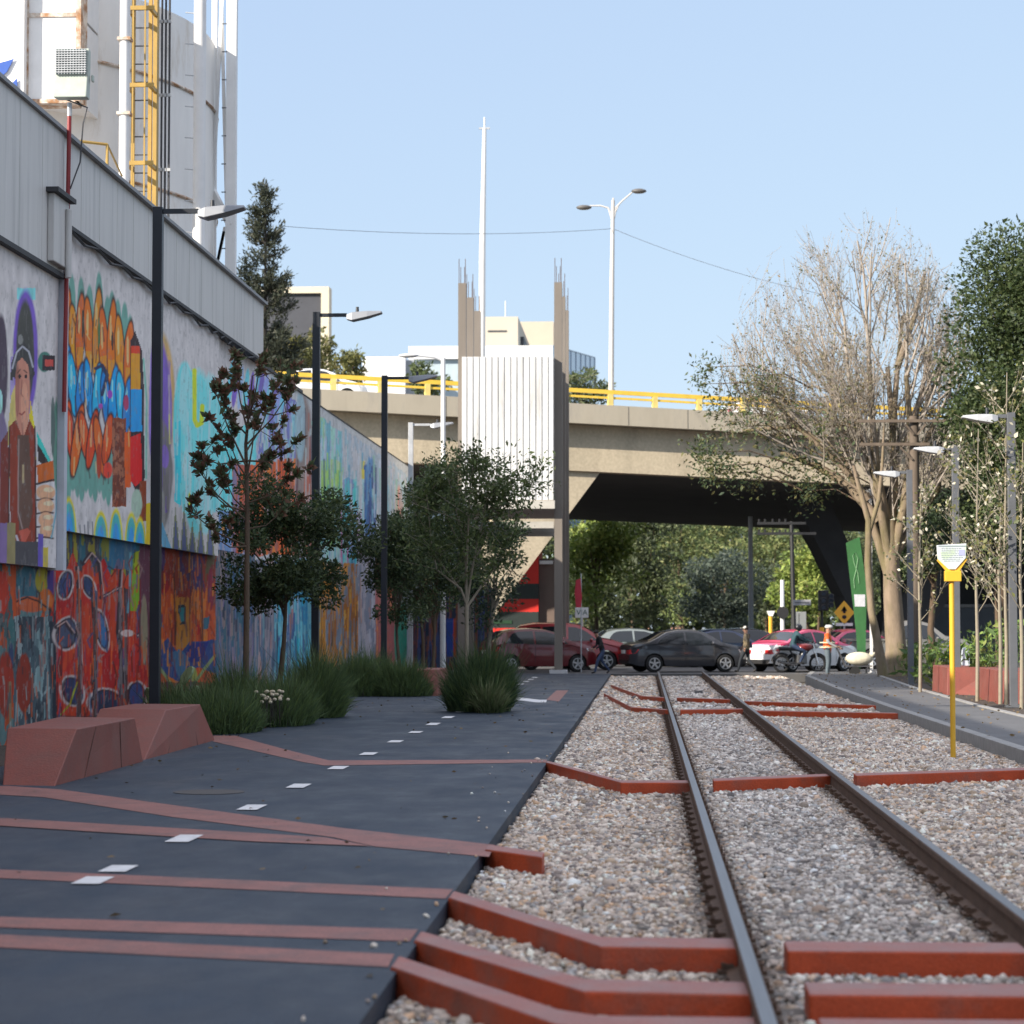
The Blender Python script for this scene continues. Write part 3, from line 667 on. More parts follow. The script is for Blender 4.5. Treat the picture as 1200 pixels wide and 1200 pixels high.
    for k in range(46):
        u, v = 178 + 76 * r.rand(), 650 + 140 * r.rand(); l = 6 + 22 * r.rand(); c.line([(u, v), (u + r.randn() * 2, v + l)], .8 + 1.4 * r.rand(), [(60, 36, 34), (210, 140, 70), (120, 50, 48), (80, 70, 90)][r.randint(4)], .75)
    for k in range(60):
        u, v = -20 + 84 * r.rand(), 670 + 190 * r.rand(); l = 6 + 26 * r.rand(); c.line([(u, v), (u + r.randn() * 2.5, v + l)], .8 + 1.6 * r.rand(), [(44, 40, 46), (150, 160, 160), (130, 60, 48), (70, 90, 94), (40, 36, 40)][r.randint(5)], .7)
    c.strokes(66, 172, 640, 845, [(140, 40, 34), (190, 84, 50), (60, 40, 50), (206, 110, 66), (70, 90, 120), (110, 36, 36)], 170, 214, (8, 46), (.5, 1.6)); c.strokes(178, 254, 640, 780, [(206, 120, 50), (150, 60, 44), (70, 50, 70), (220, 150, 70), (96, 40, 40)], 110, 215, (8, 40), (.5, 1.6)); c.strokes(-20, 64, 660, 850, [(150, 66, 48), (60, 80, 84), (140, 160, 160), (50, 46, 54), (180, 100, 70)], 110, 216, (8, 46), (.5, 1.6))
    c.streaks(253, 303, 600, 1000, [(70, 88, 106), (92, 104, 118), (120, 116, 122), (62, 96, 110), (140, 126, 124), (56, 64, 76), (96, 90, 112)], 51, .35, .02); c.strokes(253, 303, 650, 850, [(70, 84, 120), (130, 120, 150), (56, 66, 96), (150, 130, 140), (80, 120, 140), (40, 46, 66)], 130, 219, (14, 90))

def paint_b_upper(c):
    c.put(np.ones(len(c.U)), WHITE)
    G = (104, 138, 128)
    for k, (u, t) in enumerate([(78, 338), (84, 325), (95, 328), (105, 333), (116, 322), (126, 348), (131, 343), (138, 352), (146, 356), (152, 372)]): c.ell(u, t + 42, 5.0, 44, G, 0, .2)
    for k in range(12): c.ell(75 + k * 5.2, 548 + 7 * math.sin(k * 2.1) + k * .6, 4.0, 32, G, 0, .3)
    O = [(196, 112, 66), (204, 128, 74), (188, 104, 72)]
    for k, (u, t) in enumerate([(78, 350), (86, 366), (94, 353), (104, 357), (114, 348), (121, 372), (131, 362), (140, 378), (151, 388)]):
        b = 418 + (u - 78) * .42; c.ring(u, (t + b) / 2, 5.0, (b - t) / 2 + 8, O[k % 3], (52, 40, 36), 0.04 * (-1) ** k, .24); c.ell(u - 1.3, t + 22, 1.4, 16, (226, 160, 120)); 
        c.zone(u - 4, u + 4, b - 18, b + 4, (196, 146, 72), .55)
    c.ell(97, 380, 1.4, 18, (60, 60, 50)); c.ell(116, 390, 1.5, 18, (70, 100, 70)); c.ell(132, 400, 1.5, 12, (60, 45, 40))
    for k, u in enumerate((77, 85, 95, 104, 114, 124, 133, 142, 150)):
        t, b = 414 + (u - 77) * .35 + (k % 3) * 5, 474 + (u - 77) * .42; c.ring(u, (t + b) / 2, 4.9, (b - t) / 2 + 5, [(64, 138, 186), (82, 156, 198), (58, 120, 172)][k % 3], (40, 44, 62), .08 * (-1) ** k, .24); c.ell(u - 1.4, (t + b) / 2 - 8, 1.2, 14, (140, 190, 216))
    c.line([(112, 432), (120, 428), (126, 440), (120, 462)], 4, (44, 50, 72)); c.ell(129, 462, 3, 5, (130, 80, 150)); c.ell(118, 476, 2.5, 3, (150, 90, 150)); c.ell(148, 472, 3, 9, (140, 70, 90))
    for k, u in enumerate((76, 83, 91, 99, 108, 117, 126)):
        t, b = 476 + (u - 76) * .3 + (k % 2) * 6, 530 + (u - 76) * .2 + (k % 3) * 8; c.ring(u, (t + b) / 2, 4.9, (b - t) / 2 + 4, [(190, 92, 66), (176, 80, 58), (200, 104, 72)][k % 3], (56, 34, 34), .14 * (-1) ** k, .26); c.ell(u - 1, (t + b) / 2 - 5, 1.1, 14, (216, 140, 110))
    c.ell(126, 551, 5, 9, (190, 84, 76)); c.ell(116, 540, 3, 22, (150, 70, 56))
    c.zone(131, 148, 490, 594, (112, 66, 52)); c.streaks(131, 148, 495, 592, [(120, 70, 56), (96, 56, 46), (134, 92, 76), (88, 50, 44)], 61, .4, .15)
    c.poly([(152, 400), (158, 388), (166, 410), (169, 460), (169, 560), (160, 578), (152, 560)], (48, 36, 38))
    c.poly([(153, 412), (163, 406), (165, 456), (153, 456)], (214, 136, 42)); c.poly([(153, 456), (166, 456), (167, 506), (153, 506)], (48, 136, 186)); c.poly([(153, 512), (165, 508), (166, 562), (158, 570), (150, 560)], (206, 58, 36)); c.zone(146, 153, 506, 572, (204, 96, 50)); c.zone(153, 164, 405, 414, (200, 80, 36))
    c.zone(163, 171, 562, 610, (116, 62, 46)); c.ell(160, 590, 6, 16, (150, 165, 150)); c.line([(168, 420), (172, 470), (171, 560)], 2, (120, 165, 150))
    for k, u in enumerate((81, 118, 136, 154, 164)):
        v = 632 + (u - 80) * .15; h = (40, 30, 36, 34, 30)[k]
        c.ell(u, v, 9 - k * .4, h + 8, (190, 175, 70), 0, .1); c.ell(u, v, 7.4 - k * .4, h + 3, (88, 150, 150), 0, .1); c.ell(u, v + 6, 5.2 - k * .3, h - 3, (84, 136, 180), 0, .1); c.ell(u, v + 14, 2.5, h - 14, (96, 96, 140), 0, .1)
    for u in (94, 99, 103, 108): c.line([(u, 600 + (u % 5) * 4), (u + 1, 634)], 1.2, (90, 92, 96))
    c.zone(70, 75, 598, 640, (110, 190, 180)); c.zone(171, 176, 590, 640, (186, 160, 60)); c.ell(190, 470, 15, 78, (176, 150, 110), 0, .1); c.ell(188, 490, 13.5, 88, (116, 98, 156), 0, .15); c.ell(180, 470, 5, 70, (142, 122, 178), 0, .2); c.ell(190, 555, 12, 62, (116, 112, 110), 0, .3); c.ell(193, 535, 5, 14, (132, 112, 168)); c.ell(186, 600, 8, 34, (140, 138, 134), 0, .2)
    c.line([(198, 440), (199, 520)], 1.8, (206, 190, 130))
    r = np.random.RandomState(12)
    for k in range(60):
        u, v = 74 + 78 * r.rand(), 0; v = 360 + (u - 76) * .4 + 180 * r.rand(); l = 6 + 16 * r.rand()
        c.line([(u, v), (u + r.randn() * 1.5, v + l)], .7 + 1.0 * r.rand(), [(56, 40, 40), (56, 40, 40), (220, 170, 130), (90, 60, 60)][r.randint(4)], .7)
    c.ell(216, 500, 13, 75, (120, 198, 208), 0, .25); c.ell(232, 530, 26, 92, (126, 204, 212), 0, .3); c.ell(250, 520, 20, 80, (132, 206, 206), 0, .3); c.ell(217, 470, 7, 42, (150, 212, 220), 0, .3); c.zone(205, 212, 495, 590, (92, 176, 192)); c.ell(219, 560, 5, 40, (168, 206, 190)); c.ell(238, 580, 10, 44, (150, 212, 204)); c.ell(222, 520, 3, 24, (146, 190, 210))
    c.strokes(206, 256, 440, 600, [(150, 216, 222), (100, 186, 200), (170, 220, 216), (120, 200, 196), (180, 190, 200)], 90, 217, (14, 70), (.6, 2.2), .6); c.strokes(180, 200, 420, 600, [(130, 110, 170), (100, 86, 140), (150, 140, 150)], 36, 218, (14, 70), (.6, 2), .6)
    c.line([(228, 434), (228, 492), (231, 499), (236, 496), (237, 476)], 5.2, (178, 198, 72), 1, .8); c.ell(222, 585, 1.5, 8, (180, 190, 80))
    for u, hh in ((184, 25), (196, 30), (206, 60), (216, 66), (225, 44), (235, 50), (246, 60)):
        b = 655; c.poly([(u - 6, b + 4), (u, b - hh), (u + 6, b + 4)], (112, 116, 92)); c.poly([(u - 4, b + 4), (u, b - hh + 12), (u + 4, b + 4)], (86, 92, 118))
    c.poly([(178, 606), (190, 612), (204, 650), (178, 650)], (110, 150, 170)); c.poly([(178, 618), (186, 622), (192, 650), (178, 650)], (180, 140, 120))
    c.streaks(256, 300, 590, 700, [(120, 110, 130), (150, 150, 165), (110, 130, 160), (176, 130, 90)], 66, .3, .03)
    for k in range(6): c.ell(270 + k * 6, 448 + k * 3.5, 3, 26, [(120, 180, 196), (116, 98, 160), (150, 168, 196)][k % 3], .1, .3)
    c.streaks(256, 300, 500, 600, [(132, 204, 206), (150, 210, 208), (120, 190, 200), (160, 200, 200)], 67, .2, .02)
    c.zone(272, 300, 545, 640, (176, 100, 66)); c.streaks(272, 300, 545, 650, [(186, 96, 56), (150, 90, 80), (120, 110, 130), (196, 116, 66)], 68, .4, .02)

def paint_c(c):
    tp = lambda u: 422 + (u - 300) * .72
    c.sat = 1.2; c.put(np.ones(len(c.U)), (178, 179, 178))
    c.streaks(296, 350, lambda u: tp(u) + 14, 640, [(130, 196, 200), (150, 160, 190), (116, 120, 170), (168, 168, 180), (120, 180, 190), (160, 140, 130)], 71, .3, .02)
    for k in range(8): c.ell(300 + k * 5, tp(300 + k * 5) + 34, 3.2, 24, [(120, 180, 200), (112, 100, 160), (146, 156, 200)][k % 3], .15, .3)
    c.streaks(298, 348, 538, 650, [(196, 100, 58), (186, 92, 56), (150, 96, 84), (206, 116, 70), (130, 112, 128)], 73, .3, .015); c.zone(328, 338, 545, 600, (216, 90, 44))
    c.ell(357, 555, 11, 92, (140, 126, 120), 0, .2); c.ell(352, 500, 6, 40, (150, 170, 176)); c.ell(360, 600, 4, 60, (176, 110, 92))
    c.streaks(366, 402, lambda u: tp(u) + 12, 660, [(140, 186, 178), (156, 196, 182), (168, 180, 190), (128, 178, 180), (150, 186, 150), (172, 180, 186)], 75, .35, .02)
    c.streaks(376, 400, 540, 600, [(150, 186, 110), (160, 190, 120), (140, 180, 150)], 76, .4, .03); c.ell(408, 550, 3, 26, (176, 196, 96)); 
    c.streaks(404, 484, lambda u: tp(u) + 6, 700, [(176, 178, 182), (160, 172, 180), (182, 182, 184), (148, 172, 180), (180, 176, 176)], 77, .3, .012)
    c.zone(422, 428, 540, 562, (198, 186, 90)); c.ell(434, 585, 7, 48, (92, 130, 168)); c.streaks(427, 441, 545, 640, [(86, 126, 166), (60, 84, 128), (110, 150, 180)], 78, .6, .06); c.streaks(402, 418, 560, 660, [(80, 176, 180), (120, 130, 170), (100, 180, 176), (190, 120, 150)], 79, .5, .04)
    c.ell(468, 610, 6, 40, (196, 146, 136), 0, .3); c.ell(452, 600, 3, 50, (130, 170, 190)); c.zone(418, 424, 600, 660, (176, 160, 186))
    WL = [(176, 180, 192), (150, 190, 190), (130, 178, 182), (186, 188, 186), (190, 196, 204), (140, 180, 160), (96, 150, 170)]
    c.strokes(366, 482, lambda u: tp(u) + 8, 680, WL, 230, 201, (14, 90), (.6, 2.2)); c.strokes(300, 350, lambda u: tp(u) + 8, 540, WL, 70, 202, (10, 50))
    c.strokes(300, 350, 530, 650, [(206, 100, 50), (220, 120, 66), (150, 70, 50), (90, 60, 70), (186, 180, 186)], 90, 203, (14, 70)); c.strokes(350, 372, 470, 680, [(160, 90, 76), (120, 100, 100), (176, 190, 190), (90, 80, 90)], 50, 204, (20, 90))
    c.strokes(372, 404, 530, 640, [(160, 200, 90), (120, 180, 110), (90, 160, 150), (186, 200, 120), (60, 90, 110)], 70, 205, (8, 50)); c.strokes(400, 420, 560, 680, [(60, 180, 180), (60, 130, 160), (180, 90, 140), (30, 110, 120)], 36, 206, (20, 80)); c.strokes(427, 442, 540, 640, [(50, 80, 130), (70, 120, 170), (40, 60, 100)], 40, 207, (10, 40))
    # lower part
    c.streaks(290, 335, 655, 1000, [(96, 104, 118), (124, 120, 126), (76, 96, 112), (146, 126, 122), (88, 116, 124)], 81, .4, .02)
    c.streaks(322, 372, 655, 1000, [(86, 150, 166), (70, 128, 156), (110, 160, 170), (66, 96, 130), (120, 120, 140), (70, 140, 140)], 82, .4, .03)
    c.streaks(370, 422, 660, 1000, [(170, 112, 58), (184, 130, 70), (120, 128, 140), (150, 96, 52), (196, 150, 80), (110, 120, 130)], 83, .4, .03); c.ell(386, 690, 8, 12, (196, 132, 56))
    c.streaks(420, 448, 650, 1000, [(130, 132, 144), (150, 146, 154), (110, 116, 130), (140, 120, 124)], 84, .4, .03)
    c.strokes(290, 345, 650, 850, [(70, 86, 112), (150, 136, 140), (60, 76, 96), (176, 120, 100), (90, 136, 144), (44, 52, 70)], 130, 210, (14, 90)); c.strokes(325, 374, 650, 850, [(60, 160, 180), (40, 110, 150), (120, 190, 200), (50, 70, 110), (40, 140, 140), (160, 170, 180)], 130, 211, (14, 80)); c.strokes(370, 424, 660, 850, [(190, 120, 50), (150, 90, 40), (210, 150, 80), (110, 120, 140), (90, 60, 40), (80, 100, 110)], 150, 212, (14, 90)); c.strokes(420, 450, 650, 850, [(160, 160, 170), (110, 116, 130), (90, 90, 110)], 60, 213, (14, 80))
    c.streaks(440, 464, 650, 1000, [(160, 92, 82), (140, 84, 84), (176, 112, 80), (120, 90, 100)], 85, .4, .03); c.ell(470, 745, 8, 40, (52, 122, 104)); c.zone(477, 482, 700, 800, (170, 170, 180))

CLAD = mat('grey_cladding', L(172, 170, 166, 1.3), .55, .07, 1.2, stretch=(1, 4, .25), col2=L(150, 149, 146, 1.2), c2scale=1.0, c2w=(.5, .75))
DRIP = mat('dark_flashing', (.035, .035, .038), .7, .2, 4)
WBODY = mat('wall_body', (.4, .4, .42), .85, .15, 2)
W = thing('warehouse', 'tall white warehouse wall with grey metal parapet and spray painted murals', 'building', (WX, 35, 0))
YA, YB, YC, YE = uy(66), uy(255), uy(298.5), uy(480)
MB().bx(-24, WX - .02, -45, YC, -.2, 7.4).build('wall', WBODY, W)
usA = list(np.linspace(-2600, -30, 60)) + list(np.linspace(-28, 66, 100))
wall_grid('lower_mural', WX, usA[:-1] + list(np.linspace(66, 298.5, 235)), -.1, 3.15, 240, paint_lower, .95, W)
XP = WX + .13
usA2 = list(np.linspace(-2600, -30, 40)) + list(np.linspace(-28, 65, 95))
wall_grid('mural_panel', XP, usA2, 2.43, 6.7, 330, paint_a_upper, 1.5, W)
yA0, yA1 = uy(-2600, XP), uy(65, XP)
MB().bx(WX - .01, XP - .004, yA0, yA1, 2.43, 6.7).build('panel_backing', WBODY, W)
usB = list(np.linspace(68.5, 298.5, 250))
wall_grid('mural_panel', XP - .03, list(np.linspace(69, 255, 215)), 3.0, 7.5, 330, paint_b_upper, 1.5, W)
MB().bx(WX - .01, XP - .034, uy(69, XP), uy(255, XP), 3.0, 7.5).build('panel_backing', WBODY, W)
wall_grid('upper_mural', WX, list(np.linspace(253, 298.5, 50)), 3.14, 7.5, 260, paint_b_upper, 1.5, W)
# parapet: long grey metal cladding with vertical seams, coping and drip edge
mb = MB(); mb.bx(-9.5, XP + .06, -45, yA1, 6.7, 8.74); mb.bx(-9.5, XP + .03, yA1, YC, 7.5, 8.74)
y = -5.0
while y < YC - .3:
    xx = XP + .06 if y < yA1 else XP + .03
    mb.bx(xx, xx + .004, y, y + .014, 6.72 if y < yA1 else 7.52, 8.72); y += 1.22
mb.build('parapet_cladding', CLAD, W)
MB().bx(-9.55, XP + .12, -45, YC + .04, 8.742, 8.80).build('coping', mat('coping_metal', L(120, 120, 122), .5, .2, 3), W)
mb = MB(); mb.bx(XP - .02, XP + .10, 5, yA1, 6.62, 6.69); mb.bx(WX, XP + .07, yA1 + .35, YC, 7.43, 7.49)
rr = np.random.RandomState(4); y = yA1 + .5
while y < YC - .5:       # sagging cable clipped under the edge
    y2 = y + .8 + rr.rand(); mb.tube([(XP + .05, y, 7.42), (XP + .05, (y + y2) / 2, 7.36 - .05 * rr.rand()), (XP + .05, y2, 7.42)], .022, 5); y = y2
mb.build('drip_edge', DRIP, W)
mb = MB(); mb.bx(WX, XP + .1, yA1 + .02, yA1 + .2, 2.4, 7.5); mb.build('downpipe', mat('pale_pipe', L(165, 168, 175, 1.3), .5, .1, 3), W)
mb = MB(); mb.bx(XP + .062, XP + .16, uy(46, XP), uy(64, XP), 6.75, 7.72); mb.tube([(XP + .2, uy(60, XP), 6.6), (XP + .2, uy(60, XP), 7.6)], .05, 10); v_ = mb.build('vent_box', CLAD, W, bevel=.02)
MB().bx(XP + .062, XP + .24, uy(44, XP), uy(66, XP), 7.722, 7.79).build('vent_hood', DRIP, v_)

GW = thing('graffiti_wall', 'lower boundary wall covered in faded pastel and orange graffiti streaks', 'wall', (WX, 70, 0))
MB().bx(WX - .35, WX - .02, YC, YE, -.2, 7.45).build('wall_body', WBODY, GW)
wall_grid('mural', WX, list(np.linspace(298.5, 480, 210)), -.1, 7.47, 330, paint_c, 1.3, GW)
mb = MB(); mb.bx(WX - .37, WX + .04, YC, uy(352), 7.452, 7.53); mb.bx(WX - .37, WX + .02, uy(352), YE, 7.452, 7.48); mb.build('coping', DRIP, GW)
# low return wall where the long wall stops
RW = thing('return_wall', 'low dark striped wall closing the end of the graffiti wall behind the young trees', 'wall', (-7.2, YE, 0))
MB().bx(WX - .2, -5.55, YE + .02, YE + .3, -.2, 3.0).build('wall_body', WBODY, RW)
def ret_paint(V):
    c = Canvas(V, 1.3); c.put(np.ones(len(V)), (70, 62, 70)); c.streaks(400, 700, 600, 900, [(60, 56, 66), (92, 62, 62), (48, 52, 66), (110, 76, 66), (66, 72, 100), (40, 40, 48), (130, 90, 80)], 91, .4, .01); c.zone(523, 531, 725, 770, (60, 74, 130)); c.zone(531, 534, 725, 770, (150, 80, 70)); return c.finish()
xs = np.linspace(WX, -5.55, 110); zs = np.linspace(-.1, 3.0, 50); X, Z = np.meshgrid(xs, zs); V = np.stack([X, np.full_like(X, YE), Z], 2).reshape(-1, 3); i = (np.arange(49)[:, None] * 110 + np.arange(109)).ravel()
np_mesh('mural', V, np.stack([i, i + 1, i + 111, i + 110], 1), MURAL, ret_paint(V), RW)
# ================================================================== STRUCTURES
def frange(a, b, s):
    while a < b: yield a; a += s
WHITEM = mat('white_metal', (.72, .71, .69), .5, .08, 2)
SILOM = mat('silo_paint', (.76, .74, .70), .6, .1, 1.2, stretch=(1, 1, .3), col2=(.50, .42, .32), c2scale=1.1, c2w=(.55, .75))
RUSTY = mat('rusty_edge', (.33, .17, .08), .85, .4, 5, col2=(.6, .55, .48), c2scale=4, c2w=(.4, .6))
YEL = mat('yellow_paint', (.40, .255, .06), .5, .15, 3, col2=(.4, .22, .05), c2scale=4, c2w=(.6, .75))
YEL2 = mat('yellow_rail_paint', (.75, .5, .06), .5, .12, 3)
DARKM = mat('dark_pole_paint', (.018, .021, .027), .45, .2, 3, metal=.2)
GREYM = mat('lamp_grey', (.32, .33, .35), .45, .1, 3, metal=.3)
GALV = mat('galvanised_steel', (.45, .46, .47), .45, .15, 5, metal=.4)
PIPE = mat('dark_pipe', (.05, .05, .055), .6, .2, 3)
LENS = mat('lamp_glass', (.55, .6, .58), .25, .1, 8)

def cyl_z(mb, x, y, r, z0, z1, n=24, mi=0, r2=None): mb.tube([(x, y, z0), (x, y, z1)], [r, r if r2 is None else r2], n, mi)

silo = thing('silo', 'big white cylindrical silo with rusty seams rising behind the warehouse parapet', 'silo', (-16.4, 51.2, 0))
mb = MB(); cyl_z(mb, -16.4, 51.2, 7.0, 0, 14.4, 96); o = mb.build('shell', SILOM, silo, smooth='auto')
mb = MB()
for z in (10.6, 12.9): mb.tube([(-16.4 + 7.02 * math.cos(a), 51.2 + 7.02 * math.sin(a), z) for a in np.linspace(0, 2 * math.pi, 73)], .035, 5, cap=False)
mb.build('seam', RUSTY, silo)
pw = -math.pi / 2
def on_silo(u, y0=46.3): return yp(u, 300, y0)
# rusty framed hatch on the lit side
hx0, hx1, hy = xat(24, 45.2), xat(86, 45.2), 45.2
mb = MB(); z0, z1, z2 = zat(112, hy), zat(10, hy), zat(-60, hy)
mb.bx(hx0, hx1, hy, hy + 2.2, z0, z1 - .03); mb.bx(hx0, hx1, hy, hy + 2.2, z1 + .03, z2); hat = mb.build('hatch', WHITEM, silo)
mb = MB()
for x in (hx0, hx1): mb.bx(x - .05, x + .05, hy - .03, hy + .5, z0, z2)
for z in (z0, z1, z2): mb.bx(hx0 + .05, hx1 - .05, hy - .03, hy + .5, z - .04, z + .04)
mb.build('hatch_frame', RUSTY, hat)
mb = MB(); x = xat(128, 47.5)
for v in (18, 107): mb.tube([(x + .1 * math.cos(a), 47.45, zat(v, 47.5) + .13 * math.sin(a)) for a in np.linspace(0, 6.28, 13)], .03, 5, cap=False)
mb.tube([(x, 47.5, zat(107, 47.5)), (x, 47.5, zat(-30, 47.5))], .015, 5); mb.build('lifting_ring', RUSTY, silo)
mb = MB(); P = [(0, 72), (16, 68), (7, 92), (0, 82)]; y = 44.9
mb.prism([yp(u, v, y) for u, v in [(-8, 76), (16, 69), (8, 84), (-8, 98)]], (0, .02, 0)); mb.prism([yp(u, v, y) for u, v in [(11, 100), (20, 92), (20, 112), (11, 112)]], (0, .02, 0))
mb.build('blue_emblem', mat('emblem_blue', L(45, 85, 165), .5, .1, 3), silo)
MB().bx(xat(-30, 45), xat(22, 45), 44.95, 46.5, zat(125, 45), zat(-60, 45)).build('side_plate', WHITEM, silo)
# narrow second bin, in shade
sil2 = thing('grain_bin', 'narrower pale grey bin beside the yellow ladder, above the parapet', 'silo', (-10.9, 49.6, 0))
MB().tube([(-10.9, 49.6, 7), (-10.9, 49.6, 14.6)], .75, 28).build('shell', SILOM, sil2, smooth='auto')
pp = thing('downpipe', 'thick white vertical pipe left of the yellow caged ladder', 'pipe', (xat(141, 45), 45, 7.4))
MB().tube([(xat(141, 45), 45, 7.4), (xat(141, 45), 45, 14.6)], .10, 14).build('pipe', WHITEM, pp, smooth='auto')
mb = MB()
for v in (40, 128, 215): z = zat(v, 45); mb.bx(xat(141, 45) - .13, xat(141, 45) + .13, 44.88, 45.13, z - .03, z + .03)
mb.build('clamp', RUSTY, pp)
# yellow caged ladder
ly = 46.0; lad = thing('ladder', 'yellow caged access ladder climbing the silo', 'ladder', (xat(165, ly), ly, 7.4))
xa, xb, xc = xat(151, ly), xat(171, ly), xat(178, ly); mb = MB(); zt = 14.4
for x in (xa, xb): mb.bx(x - .035, x + .035, ly, ly + .06, 7.4, zt)
mb.bx(xc - .05, xc + .03, ly - .05, ly + .15, 7.4, zt); mb.build('side_rail', YEL, lad)
mb = MB()
for z in frange(7.6, zt, .36): mb.tube([(xa, ly + .03, z), (xb, ly + .03, z)], .014, 5)
mb.build('rungs', PIPE, lad)
mb = MB()
for v in (193, 102, 12, -80):
    z = zat(v, ly); mb.bx(xa - .02, xc + .08, ly - .6, ly - .55, z - .04, z + .04)
    for x in (xa, xc): mb.bx(x - .03, x + .03, ly - .55, ly, z - .04, z + .04)
for x in (xa + .12, xb + .02): mb.bx(x - .014, x + .014, ly - .59, ly - .56, 7.7, zt)
mb.build('cage', YEL, lad)
for k, u in enumerate((185, 189.5, 194)):
    p = thing('conduit', ('slim dark vertical conduit nearest the yellow ladder', 'slim dark vertical conduit, middle of the three', 'slim dark vertical conduit farthest from the yellow ladder')[k], 'pipe', (xat(u, 46.5), 46.5, 7.4), 'dark conduits beside the ladder')
    MB().tube([(xat(u, 46.5), 46.5, 7.4), (xat(u, 46.5), 46.5, 14.6)], .022, 6).build('tube', PIPE, p)
    for v in (20, 107, 195): z = zat(v, 46.5); MB().bx(xat(u, 46.5) - .045, xat(u, 46.5) + .045, 46.44, 46.48, z - .03, z + .03).build('clip', GALV, p)
# white columns and the braced frame standing at the end of the roof
colm = thing('roof_column', 'stout white tubular column with small side pegs on the roof edge', 'column', (xat(230, 47.5), 47.5, 7))
x = xat(230, 47.5); MB().tube([(x, 47.5, 7), (x, 47.5, 15)], .125, 16).build('shaft', WHITEM, colm, smooth='auto')
mb = MB()
for z in frange(8.9, 15, .64): mb.tube([(x - .12, 47.5, z), (x - .3, 47.5, z + .02)], .012, 5)
mb.build('peg', GALV, colm)
fr = thing('steel_frame', 'white braced steel frame tower standing at the end of the warehouse roof', 'steel frame', (xat(258, 51.5), 51.5, 7))
xl, xr = xat(243, 51.5), xat(268, 51.5); mb = MB()
mb.bx(xr - .11, xr + .11, 51.4, 51.6, 7, 15.6); mb.bx(xl - .06, xl + .06, 51.9, 52.0, 7, 15.6); MBp = mb.build('post', WHITEM, fr)
mb = MB(); zs = [zat(v, 51.5) for v in (318, 262, 235, -20)]
mb.bar((xl, 51.6, zs[0] - .2), (xr - .05, 51.6, zs[0]), .08, .12); mb.bar((xl, 51.7, zs[2] + .35), (xr, 51.45, zs[1]), .1, .14); mb.bar((xl - .5, 52.6, zs[2] + .75), (xl, 51.7, zs[2] + .35), .1, .14)
mb.bar((xl, 51.7, zs[1]), (xl + .25, 51.5, zs[3]), .07, .07); mb.bar((xr - .1, 51.6, zs[1]), (xl + .2, 51.6, zs[3]), .07, .07); mb.bar((xl + .1, 51.6, zs[0]), (xr - .15, 51.6, zs[1]), .06, .06); mb.bar((xl + .3, 51.6, zs[1] - .1), (xl + .1, 51.6, zs[0]), .06, .06)
mb.build('brace', WHITEM, fr)
mb = MB()
for z in frange(8.6, 15, .62): mb.tube([(xr - .2, 51.4, z), (xr - .1, 51.4, z)], .013, 5)
mb.build('peg', PIPE, fr)
gr_ = thing('guard_rail', 'short yellow guard rail on the roof edge below the white hatch', 'railing', (xat(103, 42), 42, 8.8))
mb = MB(); z = zat(164, 42); mb.tube([(xat(85, 42), 41.6, z), (xat(121, 42), 42, z)], .028, 6); mb.tube([(xat(121, 42), 42, 8.5), (xat(121, 42), 42, z)], .028, 6); mb.tube([(xat(121, 42), 42, z), (xat(133, 43), 43.4, z - .3)], .02, 6); mb.build('bar', YEL, gr_)
vb = thing('valve', 'small rusty valve stub on the silo foot', 'valve', (xat(65, 43.5), 43.5, 9)); mb = MB(); cyl_z(mb, xat(65, 43.5), 43.5, .09, 8.4, 9.75, 10); cyl_z(mb, xat(65, 43.5), 43.5, .13, 9.4, 9.5, 10); mb.build('stub', RUSTY, vb)
MB().ball((xat(65, 43.5), 43.5, 9.82), .09).build('wheel', RUSTY, vb)

# floodlight on its red pole
fy = 34.0; fx = xat(76, fy); fl = thing('floodlight', 'weathered square floodlight on a thin red pole fixed to the wall', 'floodlight', (fx, fy, zat(470, fy)))
REDP = mat('dark_red_paint', L(120, 30, 32, 1.2), .5, .2, 4)
mb = MB(); mb.tube([(fx - .04, fy, zat(480, fy)), (fx, fy, zat(128, fy))], .032, 8); mb.build('pole', REDP, fl)
MB().tube([(fx, fy, zat(130, fy)), (fx, fy, zat(114, fy))], .035, 8).build('collar', GALV, fl)
x0, x1 = xat(60, fy), xat(102, fy); za, zb, zc = zat(111, fy), zat(86, fy), zat(53, fy)
mb = MB(); mb.hexa([(x0, fy - .2, za), (x1 - .03, fy - .2, za), (x1 - .03, fy + .02, za), (x0 + .03, fy + .02, za), (x0 + .02, fy - .16, zc), (x1, fy - .16, zc), (x1 - .02, fy + .02, zc), (x0 + .03, fy + .02, zc)])
mb.bx(x0 - .03, x0, fy - .05, fy + .05, zb - .05, zb + .05); mb.bx(x1, x1 + .03, fy - .05, fy + .05, zb - .05, zb + .05); body = mb.build('housing', mat('lamp_housing', L(168, 176, 165, 1.1), .6, .15, 6, col2=L(120, 110, 90), c2scale=5, c2w=(.6, .75)), fl, bevel=.015)
mb = MB(); mb.bx(x0 + .05, x1 - .04, fy - .215, fy - .17, zb + .02, zc - .02); mb.build('lens', mat('lens_dark', (.16, .2, .19), .3, .3, 20), fl)
mb = MB()
for k in range(10): z = zb + .05 + k * (zc - zb - .1) / 9; mb.bx(x0 + .04, x1 - .03, fy - .235, fy - .218, z - .006, z + .006)
for k in range(11): x = x0 + .05 + k * (x1 - x0 - .1) / 10; mb.bx(x - .005, x + .005, fy - .228, fy - .219, zb + .02, zc - .02)
mb.build('guard_mesh', GALV, fl)
